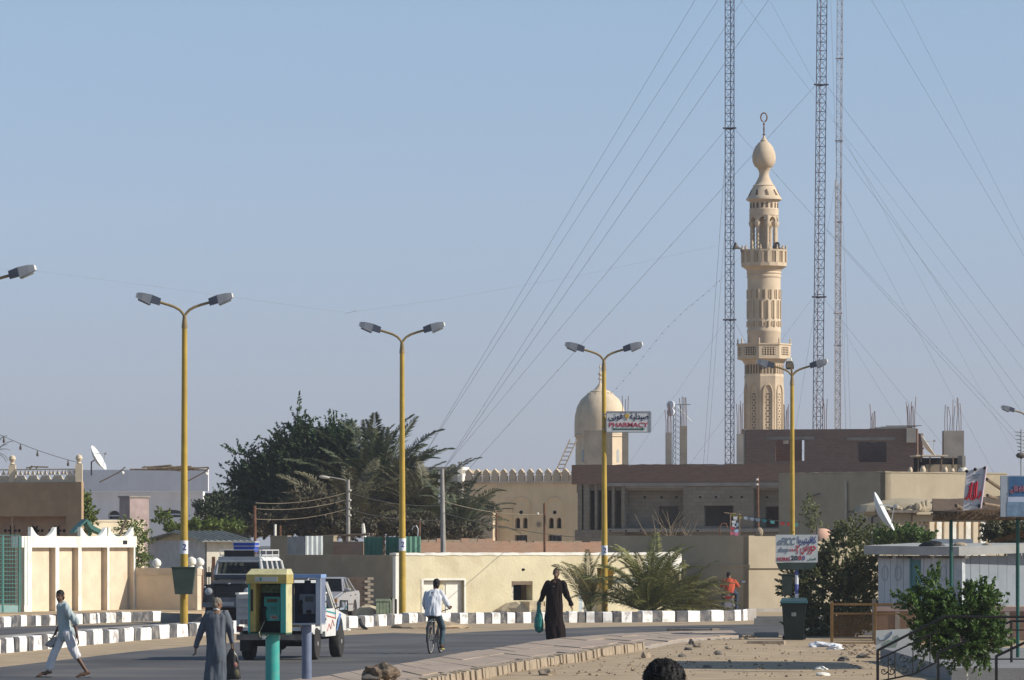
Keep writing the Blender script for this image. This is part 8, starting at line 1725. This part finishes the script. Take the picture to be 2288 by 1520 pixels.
t_ = M(); t_.cap(J(470, 760), J(480, 800), .125, .13, 12); t_.cap(hipf, kf, .105, .085, 12); t_.cap(kf, J(225, 1290, .05), .084, .072, 12); t_.cap(J(235, 1270, .05), J(222, 1330, .05), .076, .076, 12); t_.cap(hipb, kb + Vector((-.02, 0, .03)), .105, .09, 12); t_.cap(J(640, 1090, -.07), J(672, 1135, -.07), .092, .09, 12)
fuse('trousers', t_, mat('off white trousers', (.62, .61, .62), var=.07, scale=5), A, .010, 2, .022, 11)
c_sandal = mat('dark sandal', (.03, .028, .025)); slab_sole(A, J(255, 1492, .05), J(8, 1478, -.05), .10, c_sandal); slab_sole(A, J(890, 1492, -.07), J(655, 1502, -.14), .10, c_sandal)
bgA = thing('flat_bag', 'flat grey bag carried low by the striding man', 'bag', A.location + J(290, 850, .02)); v = [J(335, 830, .03), J(270, 850, -.03), J(155, 955, -.03), J(165, 970, -.02), J(245, 1010, .0), J(300, 950, .02)]
m = M().add([p - J(290, 850, .02) + Vector((0, -.025, 0)) for p in v] + [p - J(290, 850, .02) + Vector((0, .025, 0)) for p in v], [(5, 4, 3, 2, 1, 0), (6, 7, 8, 9, 10, 11)] + [(i, (i + 1) % 6, 6 + (i + 1) % 6, 6 + i) for i in range(6)]); obj('pouch', m, mat('grey bag cloth', (.36, .36, .35), var=.12), bgA, 1, smooth=0, fixn=True)
obj('base_edge', M().tube([J(160, 962, -.03) - J(290, 850, .02), J(245, 1005, 0) - J(290, 850, .02), J(285, 970, .02) - J(290, 850, .02)], .022, 6), c_bdark, bgA, 1)
# B: older man from behind with a long grey robe and a dark bag
YB = 86; s_ = FPX / YB; Bp = thing('person', 'older man from behind in a long grey blue robe holding a dark bag', 'person', (X_(482, YB), YB, 0.0), group='people on the street')
J = lambda cx, cz, y=0: Vector(((cx - 470) / (7.6 * s_), y, HCAM - (1320 + cz / 7.6 - 1213) / s_))
b_ = M(); hc = J(492, 232, .03); f, r__, u__ = head(b_, hc, (.75, .62, -.2), .98); b_.cap(J(490, 285), J(490, 350), .055, .062)
shl, shr = J(350, 420), J(620, 410); b_.cap(J(480, 420), J(470, 700), .12, .11, 12); b_.cap(J(470, 700), J(480, 980), .11, .12, 12); b_.cap(shl, shr, .062, None, 10)
ell_, wrl = J(215, 690, .02), J(130, 970, -.02); elr, wrr = J(725, 680, .02), J(742, 890, -.01); b_.cap(shl, ell_, .05, .042); b_.cap(ell_, wrl, .04, .028); hand(b_, wrl, (-.05, 0, -1), (.35, -.8, 0), .7); b_.cap(shr, elr, .05, .042); b_.cap(elr, wrr, .04, .028); hand(b_, wrr, (0, .05, -1), (-.2, 1, 0), 1.4)
for x, kx in ((-.09, -.1), (.1, .1)): b_.cap(J(480, 1000) + Vector((x, 0, 0)), Vector((kx + .02, .05, .48)), .085, .055, 12); b_.cap(Vector((kx + .02, .05, .48)), Vector((kx + .02, -.02, .08)), .053, .035, 10); foot(b_, Vector((kx + .02, -.02, .085)), Vector((kx + .03, .17, .03)))
fuse('body', b_, c_skin2, Bp, .0085); hair(Bp, hc, f, r__, u__, .98, c_ghair, thick=.965)
t_ = M(); o = len(t_.v)
def robe(m, rings, seg=26):
 o = len(m.v)
 for c_, rx, ry in rings:
  for k in range(seg): q = 2 * math.pi * k / seg; m.v.append((c_.x + rx * math.cos(q), c_.y + ry * math.sin(q), c_.z))
 for i in range(len(rings) - 1):
  for k in range(seg): k2 = (k + 1) % seg; m.f.append((o + i * seg + k, o + i * seg + k2, o + (i + 1) * seg + k2, o + (i + 1) * seg + k))
 m.f.append(tuple(o + k for k in range(seg))[::-1]); m.f.append(tuple(o + (len(rings) - 1) * seg + k for k in range(seg)))
zl = Vector((0.03, 0, .16)); robe(t_, [(Vector((.02, .02, .14)), .22, .17), (Vector((.02, .01, .5)), .20, .16), (J(490, 1180), .185, .16), (J(480, 980), .178, .16), (J(470, 800), .172, .15), (J(475, 600), .185, .15), (J(480, 450), .20, .13), (J(485, 375), .15, .10), (J(490, 335), .075, .07)])
for a_, e_, w_ in ((shl, ell_, wrl), (shr, elr, wrr)): t_.cap(a_, e_, .078, .07, 12); t_.cap(e_, e_.lerp(w_, .88), .068, .06, 12)
fuse('robe', t_, mat('grey blue robe', (.095, .11, .135), var=.14, scale=6, bump=.2), Bp, .011, 2, .028, 8)
obj('collar', M().tube([J(440, 318, -.06), J(490, 312, -.08), J(535, 330, -.05)], [.014, .017, .014], 6), mat('pale collar', (.55, .58, .58)), Bp, 1)
for x in (-.08, .12): slab_sole(Bp, Vector((x + .0, -.1, .03)), Vector((x + .02, .2, .025)), .1, c_sandal)
bgB = thing('carrier_bag', 'dark patterned carrier bag hanging from the hand of the older man', 'bag', Bp.location + J(750, 960)); t_ = M(); q0 = J(750, 960)
t_.v += []; rings = [(J(735, 985) - q0, .03, .03), (J(742, 1080) - q0, .085, .05), (J(755, 1230) - q0, .12, .07), (J(772, 1400) - q0, .135, .08), (J(785, 1490) - q0, .13, .075), (J(790, 1505) - q0, .10, .05)]; robe(t_, rings, 20)
fuse('pouch', t_, mat('dark patterned plastic', (.03, .027, .024), var=.9, scale=7, rough=.35), bgB, .011, 2, .02, 10)
for dx in (-.02, .02): obj('handle', M().tube([(dx, 0, -.03), (dx * .5, 0, .06)], .008, 5), c_bdark, bgB, 1)
obj('pattern_patch', M().ell(J(800, 1260, -.065) - q0, (.045, .02, .05), 10, 6), mat('pink print', (.35, .16, .14)), bgB, 1); obj('pattern_patch', M().ell(J(815, 1400, -.07) - q0, (.06, .02, .07), 10, 6), mat('khaki print', (.14, .13, .07)), bgB, 1)
# D: man in a long dark robe walking towards us
YD_ = 127.5; s_ = FPX / YD_; Dp = thing('person', 'smiling man in a long dark brown robe walking towards us with a teal bag', 'person', (X_(1242, YD_), YD_, 0), group='people on the street')
J = lambda cx, cz, y=0: Vector(((cx - 525) / (8.44 * s_), y, HCAM - (1260 + cz / 8.44 - 1213) / s_))
b_ = M(); hc = J(530, 183, -.02); f, r__, u__ = head(b_, hc, (-.12, -.98, .12), 1.06); b_.cap(J(530, 250), J(525, 320), .058, .065)
shl, shr = J(375, 375), J(655, 370); b_.cap(J(520, 380), J(515, 620), .125, .115, 12); b_.cap(J(515, 620), J(515, 880), .115, .125, 12); b_.cap(shl, shr, .065, None, 10)
ell_, wrl = J(290, 560, .03), J(235, 700, -.03); elr, wrr = J(725, 560, .02), J(808, 775, -.04); b_.cap(shl, ell_, .052, .044); b_.cap(ell_, wrl, .042, .03); hand(b_, wrl, (-.25, -.1, -.9), (.2, -1, 0), 1.4, 1.05); b_.cap(shr, elr, .052, .044); b_.cap(elr, wrr, .042, .03); hand(b_, wrr, (.35, -.1, -1), (-.3, -1, .0), .35, 1.1)
for x, yy in ((-.12, -.16), (.1, .18)): b_.cap(J(515, 900) + Vector((x * .8, 0, 0)), Vector((x, yy * .55 - .03, .52)), .09, .058, 12); b_.cap(Vector((x, yy * .55 - .03, .52)), Vector((x, yy, .09)), .055, .036, 10); foot(b_, Vector((x, yy, .09)), Vector((x - .01, yy - .2, .03)))
fuse('body', b_, c_skin, Dp, .0085); hair(Dp, hc, f, r__, u__, 1.06, thick=1.0, back=.022); eyes(Dp, hc, f, r__, u__, 1.06)
obj('teeth', M().cap(hc + f * .092 - u__ * .052 - r__ * .016, hc + f * .092 - u__ * .052 + r__ * .016, .007, None, 6), mat('teeth', (.6, .57, .5)), Dp, 1)
t_ = M(); robe(t_, [(Vector((-.0, .02, .10)), .245, .24), (Vector((-.02, .0, .45)), .25, .22), (J(490, 1050), .245, .19), (J(490, 850), .225, .17), (J(495, 650), .205, .155), (J(505, 500), .205, .15), (J(515, 400), .20, .13), (J(522, 330), .14, .10), (J(527, 290), .075, .075)])
for a_, e_, w_ in ((shl, ell_, wrl), (shr, elr, wrr)): t_.cap(a_, e_, .085, .078, 12); t_.cap(e_, e_.lerp(w_, .93), .074, .066, 12)
fuse('robe', t_, mat('dark brown robe', (.014, .009, .009), var=.12, scale=6, bump=.2, rough=.9, spec=.1), Dp, .012, 2, .036, 8)
obj('pocket_label', M().box(-.02, .02, -.005, .005, -.008, .008), mat('grey tag', (.25, .22, .22)), Dp, 1).location = J(485, 425, -.155)
for x, yy in ((-.12, -.16), (.1, .18)): slab_sole(Dp, Vector((x, yy + .08, .035)), Vector((x - .01, yy - .23, .025)), .1, c_sandal)
bgD = thing('teal_bag', 'bulging teal plastic bag carried by the man in the dark robe', 'bag', Dp.location + J(215, 760, -.03)); q0 = J(215, 760, -.03); t_ = M()
robe(t_, [(J(205, 705, -.03) - q0, .045, .03), (J(200, 750, -.03) - q0, .055, .045), (J(197, 850, -.03) - q0, .05, .045), (J(205, 930, -.03) - q0, .07, .06), (J(205, 1050, -.03) - q0, .115, .10), (J(208, 1180, -.03) - q0, .125, .11), (J(215, 1270, -.03) - q0, .09, .08), (J(220, 1300, -.03) - q0, .04, .04)], 20)
fuse('pouch', t_, mat('teal plastic film', (.03, .22, .19), rough=.35, var=.12, trans=.2), bgD, .011, 2, .018, 12); obj('handle', M().tube([(-.03, 0, .05), (-.02, 0, .11), (.02, 0, .09)], .012, 5), c_bdark, bgD, 1)
# C: cyclist from behind with his bicycle
YC = 115; s_ = FPX / YC
bi = thing('bicycle', 'old bicycle with upright handlebars ridden away from us', 'bicycle', (X_(962.5, YC), YC, 0), R(-12)); wr_ = .335
def ring_wheel(par, y):
 m = M(); m.tube([(0, y + wr_ * math.cos(a), wr_ + .012 + wr_ * math.sin(a)) for a in np.linspace(0, 2 * math.pi, 33)], .021, 7); wh = obj('wheel', m, c_tyre, par, 1)
 obj('rim', M().tube([(0, y + (wr_ - .03) * math.cos(a), wr_ + .012 + (wr_ - .03) * math.sin(a)) for a in np.linspace(0, 2 * math.pi, 33)], .012, 6), c_rim, wh, 1)
 for k in range(16): a = k * math.pi / 8; obj('spoke', M().tube([((-.02 if k % 2 else .02), y, wr_ + .012), (0, y + (wr_ - .03) * math.cos(a), wr_ + .012 + (wr_ - .03) * math.sin(a))], .002, 3), c_rim, wh, 1)
 obj('hub', M().tube([(-.05, y, wr_ + .012), (.05, y, wr_ + .012)], .022, 8), c_rim, wh, 1)
ring_wheel(bi, 0); ring_wheel(bi, 1.06)
c_bike = mat('bike frame paint', (.02, .022, .025), rough=.4)
fr_ = [((0, .42, .30), (0, .30, .80)), ((0, .42, .30), (0, .90, .78)), ((0, .31, .76), (0, .89, .84)), ((.04, 0, .347), (.02, .42, .30)), ((-.04, 0, .347), (-.02, .42, .30)), ((.045, 0, .347), (.015, .31, .76)), ((-.045, 0, .347), (-.015, .31, .76)), ((0, .88, .92), (0, .92, .72)), ((.05, 1.06, .347), (.03, .92, .72)), ((-.05, 1.06, .347), (-.03, .92, .72))]
m = M()
for a, e in fr_: m.tube([a, e], .017, 7)
obj('frame', m, c_bike, bi, 1)
obj('saddle', M().ell((0, .24, .86), (.10, .14, .04), 12, 6), c_black_m, bi, 1); obj('seat_post', M().tube([(0, .30, .8), (0, .285, .86)], .014, 6), c_rim, bi, 1)
obj('handlebar', M().tube([(-.30, .72, 1.05), (-.26, .82, 1.05), (-.1, .88, 1.0), (0, .88, .97), (.1, .88, 1.0), (.26, .82, 1.05), (.30, .72, 1.05)], .013, 7), c_rim, bi, 1)
for sg in (-1, 1): obj('grip', M().tube([(sg * .285, .76, 1.05), (sg * .31, .66, 1.05)], .02, 7), c_black_m, bi, 1)
obj('mudguard', M().tube([(0, (wr_ + .045) * math.cos(a), wr_ + .012 + (wr_ + .045) * math.sin(a)) for a in np.linspace(R(60), R(190), 12)], .03, 6), c_bike, bi, 1); obj('carrier', M().tube([(-.05, -.12, .76), (-.05, .25, .76), (.05, .25, .76), (.05, -.12, .76), (-.05, -.12, .76)], .010, 5).tube([(-.05, -.1, .76), (-.05, 0, .35)], .008, 5).tube([(.05, -.1, .76), (.05, 0, .35)], .008, 5), c_rim, bi, 1)
obj('chain_guard', M().box(.045, .06, .0, .5, .26, .40, .01), c_bike, bi, 1); cr2 = obj('crank', M().tube([(.08, .42, .30), (.08, .44, .14)], .012, 6).tube([(-.08, .42, .30), (-.08, .40, .46)], .012, 6), c_rim, bi, 1); obj('pedal', M().box(.08, .19, .40, .49, .125, .15), c_black_m, cr2, 1); obj('pedal', M().box(-.19, -.08, .35, .44, .45, .475), c_black_m, cr2, 1)
obj('rear_reflector', M().lathe([(.03, 0), (.03, .015), (.001, .02)], (0, -.2, .62), 8), c_redl, bi, 1)
Cp = thing('person', 'cyclist from behind in a pale grey shirt and blue jeans riding away', 'person', (X_(962.5, YC), YC, 0), R(-12), group='people on the street')
b_ = M(); hc = Vector((.045, .42, 1.63)); f, r__, u__ = head(b_, hc, (-.02, 1, -.1), 1.0); b_.cap((.03, .38, 1.55), (.02, .33, 1.46), .055, .06); b_.cap((0.0, .30, 1.38), (0, .25, 1.12), .12, .11, 12); b_.cap((0, .25, 1.12), (0, .24, .96), .11, .125, 12)
sl_, sr_ = Vector((-.17, .32, 1.41)), Vector((.18, .32, 1.41)); b_.cap(sl_, sr_, .06, None, 10); el_, er_ = Vector((-.26, .47, 1.17)), Vector((.28, .47, 1.17)); wl_, wrr_ = Vector((-.29, .66, 1.06)), Vector((.30, .66, 1.07))
for a_, e_, w_, sg in ((sl_, el_, wl_, 1), (sr_, er_, wrr_, -1)): b_.cap(a_, e_, .047, .04); b_.cap(e_, w_, .038, .028); hand(b_, w_, (0, 1, -.05), (sg, 0, 0), 1.5)
hl, hr = Vector((-.09, .27, .93)), Vector((.10, .27, .93)); kl, kr = Vector((-.14, .66, .86)), Vector((.15, .60, .58)); al, ar_ = Vector((-.15, .36, .55)), Vector((.16, .42, .22))
for h_, k_, a_ in ((hl, kl, al), (hr, kr, ar_)): b_.cap(h_, k_, .085, .058, 12); b_.cap(k_, a_, .055, .036, 10); foot(b_, a_, a_ + Vector((.0, .16, -.07)))
fuse('body', b_, c_skin2, Cp, .0085); hair(Cp, hc, f, r__, u__, 1.02, low=-.045, thick=1.02)
t_ = M(); robe(t_, [(Vector((.01, .20, .89)), .205, .17), (Vector((.005, .22, 1.0)), .20, .17), (Vector((0, .25, 1.2)), .195, .155), (Vector((0, .29, 1.35)), .20, .14), (Vector((.01, .32, 1.45)), .17, .11), (Vector((.02, .34, 1.51)), .09, .08)])
for a_, e_, w_ in ((sl_, el_, wl_), (sr_, er_, wrr_)): t_.cap(a_, e_, .075, .072, 12); t_.cap(e_, e_.lerp(w_, .35), .066, .06, 12)
fuse('shirt', t_, mat('pale grey shirt', (.58, .60, .64), var=.05, scale=5), Cp, .010, 2, .026, 9)
t_ = M(); t_.cap((-.06, .26, .95), (.06, .26, .95), .12, None, 12)
for h_, k_, a_ in ((hl, kl, al), (hr, kr, ar_)): t_.cap(h_, k_, .10, .075, 12); t_.cap(k_, k_.lerp(a_, .93), .073, .06, 12)
fuse('trousers', t_, mat('blue jeans', (.045, .075, .095), var=.2, scale=9), Cp, .011, 3, .010, 14)
for a_ in (al, ar_): mm_ = M(); foot(mm_, a_ + Vector((0, 0, -.01)), a_ + Vector((0, .17, -.075)), .046); fuse('shoe', mm_, mat('brown shoe', (.07, .045, .03)), Cp, .009, 2); slab_sole(Cp, a_ + Vector((0, -.06, -.09)), a_ + Vector((0, .20, -.115)), .10, mat('yellow sole', (.42, .36, .12)), 'shoe_sole')
# E: motorcyclist in red behind the kerb
YE = 177; s_ = FPX / YE
mo = thing('motorcycle', 'motorcycle seen from behind beyond the painted kerb', 'motorcycle', (X_(1629, YE), YE, 0), R(-6))
for y in (0, 1.25):
 m = M(); m.tube([(0, y + .28 * math.cos(a), .31 + .28 * math.sin(a)) for a in np.linspace(0, 2 * math.pi, 27)], .05, 8); w_ = obj('wheel', m, c_tyre, mo, 1); obj('hub', M().tube([(-.05, y, .31), (.05, y, .31)], .09, 10), c_rim, w_, 1)
 for k in range(8): a = k * math.pi / 4; obj('spoke', M().tube([(0, y, .31), (0, y + .25 * math.cos(a), .31 + .25 * math.sin(a))], .006, 4), c_rim, w_, 1)
obj('frame', M().tube([(0, .1, .72), (0, .75, .70), (0, 1.0, .95), (0, 1.25, .31)], .03, 7).tube([(.08, 0, .31), (.08, .5, .38), (.06, .9, .6)], .02, 6).tube([(-.08, 0, .31), (-.08, .5, .38), (-.06, .9, .6)], .02, 6), c_bike, mo, 1)
obj('engine', M().box(-.13, .13, .45, .85, .28, .62, .04), c_rim, mo, 1); obj('seat', M().box(-.14, .14, -.22, .48, .70, .80, .03), c_black_m, mo, 1); obj('fuel_tank', M().ell((0, .68, .83), (.15, .25, .12), 12, 8), mat('tank blue', (.03, .06, .16), rough=.3), mo, 1)
obj('rear_mudguard', M().box(-.08, .08, -.34, -.2, .35, .72, .01), mat('grey mudguard', (.22, .22, .26)), mo, 1); obj('number_plate', M().box(-.12, .12, -.355, -.345, .28, .48), mat('plate violet grey', (.30, .29, .34)), mo, 1); obj('tail_light', M().box(-.10, .10, -.36, -.30, .58, .68), c_redl, mo, 1)
for sg in (-1, 1): i_ = obj('indicator', M().ell((sg * .17, -.28, .66), .035, 8, 6), c_amber, mo, 1)
obj('handlebar', M().tube([(-.36, .86, 1.02), (-.15, .95, 1.04), (0, 1.0, .98), (.15, .95, 1.04), (.36, .86, 1.02)], .014, 6), c_rim, mo, 1)
for sg in (-1, 1): obj('mirror_stem', M().tube([(sg * .2, .92, 1.03), (sg * .40, .9, 1.17)], .008, 5), c_bike, mo, 1); q = obj('mirror', M().ell((sg * .44, .9, 1.19), (.10, .03, .055), 10, 6), c_bike, mo, 1); obj('mirror_glass', M().ell((sg * .44, .876, 1.19), (.085, .012, .045), 10, 6), mat('mirror glass', (.5, .55, .62)), q, 1)
obj('exhaust', M().tube([(.16, .6, .35), (.17, .1, .33), (.18, -.25, .38)], [.025, .04, .045], 8), c_rim, mo, 1)
Ep = thing('person', 'motorcyclist from behind in an orange red shirt and dark jeans', 'person', (X_(1629, YE), YE, 0), R(-6), group='people on the street')
b_ = M(); hc = Vector((-.03, .42, 1.43)); f, r__, u__ = head(b_, hc, (.5, .85, -.15), 1.0); b_.cap((-.02, .36, 1.36), (0, .30, 1.27), .055, .06); b_.cap((0, .27, 1.18), (0, .18, .95), .12, .115, 12); b_.cap((0, .18, .95), (0, .16, .82), .115, .13, 12)
sl_, sr_ = Vector((-.18, .28, 1.21)), Vector((.18, .28, 1.21)); b_.cap(sl_, sr_, .06, None, 10); el_, er_ = Vector((-.32, .48, 1.03)), Vector((.30, .50, 1.02)); wl_, wrr_ = Vector((-.34, .76, 1.02)), Vector((.34, .76, 1.02))
for a_, e_, w_, sg in ((sl_, el_, wl_, 1), (sr_, er_, wrr_, -1)): b_.cap(a_, e_, .05, .042); b_.cap(e_, w_, .04, .028); hand(b_, w_, (0, 1, 0), (sg, 0, 0), 1.5)
for sg in (-1, 1): h_, k_, a_ = Vector((sg * .1, .2, .86)), Vector((sg * .24, .58, .74)), Vector((sg * .24, .42, .14) if sg < 0 else (.24, .46, .16)); b_.cap(h_, k_, .09, .06, 12); b_.cap(k_, a_, .057, .037, 10); foot(b_, a_, a_ + Vector((0, .17, -.08)))
fuse('body', b_, c_skin2, Ep, .0085); hair(Ep, hc, f, r__, u__, 1.0, thick=1.02, low=-.03)
t_ = M(); robe(t_, [(Vector((0, .14, .80)), .17, .15), (Vector((0, .17, .95)), .18, .15), (Vector((0, .22, 1.08)), .20, .15), (Vector((0, .26, 1.2)), .20, .13), (Vector((0, .29, 1.27)), .13, .10), (Vector((0, .32, 1.33)), .075, .075)]); t_.cap(sl_, sl_.lerp(el_, .75), .078, .08, 12); t_.cap(sr_, sr_.lerp(er_, .75), .078, .08, 12)
fuse('shirt', t_, mat('orange red shirt', (.44, .075, .035), var=.1, scale=6), Ep, .012, 3, .014, 11)
t_ = M(); t_.cap((-.06, .18, .86), (.06, .18, .86), .13, None, 12)
for sg in (-1, 1): h_, k_, a_ = Vector((sg * .1, .2, .86)), Vector((sg * .24, .58, .74)), Vector((sg * .24, .44, .18)); t_.cap(h_, k_, .105, .08, 12); t_.cap(k_, a_, .078, .065, 12)
fuse('trousers', t_, mat('dark blue jeans', (.030, .045, .075), var=.2, scale=9), Ep, .012, 3, .010, 14)
for sg in (-1, 1): mm_ = M(); a_ = Vector((sg * .24, .44, .14)); foot(mm_, a_, a_ + Vector((0, .18, -.085)), .046); fuse('shoe', mm_, c_sandal, Ep, .011, 2)
# F: passer-by of whom only the black haired head rises into the picture
YF = 23.6; s_ = FPX / YF; zt = Z_(1474, YF); gF = zt - 1.74
struct('near_step', M().box(.2, 1.6, YF - 2, YF + .8, -.3, gF), c_conc, smooth=0)
Fp_ = thing('person', 'nearest person, only the black haired crown showing at the bottom edge', 'person', (X_(1484, YF), YF, gF), group='people on the street')
b_ = M(); hc = Vector((0, 0, 1.615)); f, r__, u__ = head(b_, hc, (.1, 1, -.05), 1.0); b_.cap((0, -.01, 1.55), (0, -.02, 1.44), .056, .062); b_.cap((0, -.01, 1.36), (0, 0, 1.1), .125, .11, 12); b_.cap((0, 0, 1.1), (0, 0, .92), .11, .125, 12); b_.cap((-.18, -.01, 1.40), (.18, -.01, 1.40), .06, None, 10)
for sg in (-1, 1):
 e_, w_ = Vector((sg * .24, -.02, 1.12)), Vector((sg * .25, .04, .88)); b_.cap((sg * .18, -.01, 1.40), e_, .05, .042); b_.cap(e_, w_, .04, .028); hand(b_, w_, (0, .1, -1), (0, 1, 0), .5); b_.cap((sg * .09, 0, .9), (sg * .1, .01, .5), .09, .058, 12); b_.cap((sg * .1, .01, .5), (sg * .1, -.02, .09), .055, .036, 10); foot(b_, (sg * .1, -.02, .085), (sg * .11, .16, .03))
fuse('body', b_, c_skin2, Fp_, .009)
hm_ = M(); rot = Matrix.Identity(3); hm_.ell((0, -.015, 1.645), (.103, .112, .098), 18, 12); hm_.ell((0, -.045, 1.58), (.096, .08, .09), 14, 8)
fuse('hair', hm_, c_hair, Fp_, .007, 2, .012, 38)
r_ = random.Random(9); tuft = M()
for k in range(1500):
 d = Vector((r_.gauss(0, 1), r_.gauss(0, 1), abs(r_.gauss(0, 1)) * 1.2)).normalized(); p = Vector((d.x * .100, -.015 + d.y * .109, 1.645 + d.z * .095)); q = p + (d * .5 + Vector((r_.uniform(-1, 1), r_.uniform(-1, 1), r_.uniform(-.2, .5))) * .9).normalized() * r_.uniform(.006, .014)
 tuft.tube([p, q], [.0022, .0008], 3, False)
obj('hair_tuft', tuft, c_hair, Fp_, 1, kind='stuff')
t_ = M(); robe(t_, [(Vector((0, 0, .82)), .19, .15), (Vector((0, 0, 1.0)), .18, .145), (Vector((0, 0, 1.2)), .19, .145), (Vector((0, -.01, 1.36)), .20, .13), (Vector((0, -.01, 1.43)), .14, .10), (Vector((0, -.01, 1.48)), .075, .075)])
for sg in (-1, 1): t_.cap((sg * .18, -.01, 1.39), (sg * .235, -.02, 1.16), .072, .075, 12)
fuse('shirt', t_, mat('dark grey shirt', (.10, .10, .11), var=.1), Fp_, .012, 3, .012, 11)
t_ = M(); t_.cap((-.06, 0, .9), (.06, 0, .9), .13, None, 12)
for sg in (-1, 1): t_.cap((sg * .09, 0, .9), (sg * .1, .01, .5), .105, .08, 12); t_.cap((sg * .1, .01, .5), (sg * .1, -.02, .12), .078, .07, 12)
fuse('trousers', t_, mat('dark trousers', (.05, .05, .06), var=.1), Fp_, .012, 3, .01, 12)
# ------------------------------------------------------------------ thin dusty air
hz = M().box(-3100, 3100, -60, 4100, -1.6, 98); hm = bpy.data.materials.new('haze air'); hm.use_nodes = True; n_, l_ = hm.node_tree.nodes, hm.node_tree.links
n_.remove(n_['Principled BSDF']); pv = n_.new('ShaderNodeVolumePrincipled'); pv.inputs['Color'].default_value = (.9, .92, 1.0, 1); pv.inputs['Density'].default_value = HAZE_D; pv.inputs['Anisotropy'].default_value = .2
l_.new(pv.outputs[0], n_['Material Output'].inputs['Volume'])
if HAZE_D > 0: o = obj('haze', hz, hm, smooth=0); props(o, 'thin bluish haze over the whole street', None, None, 'stuff')
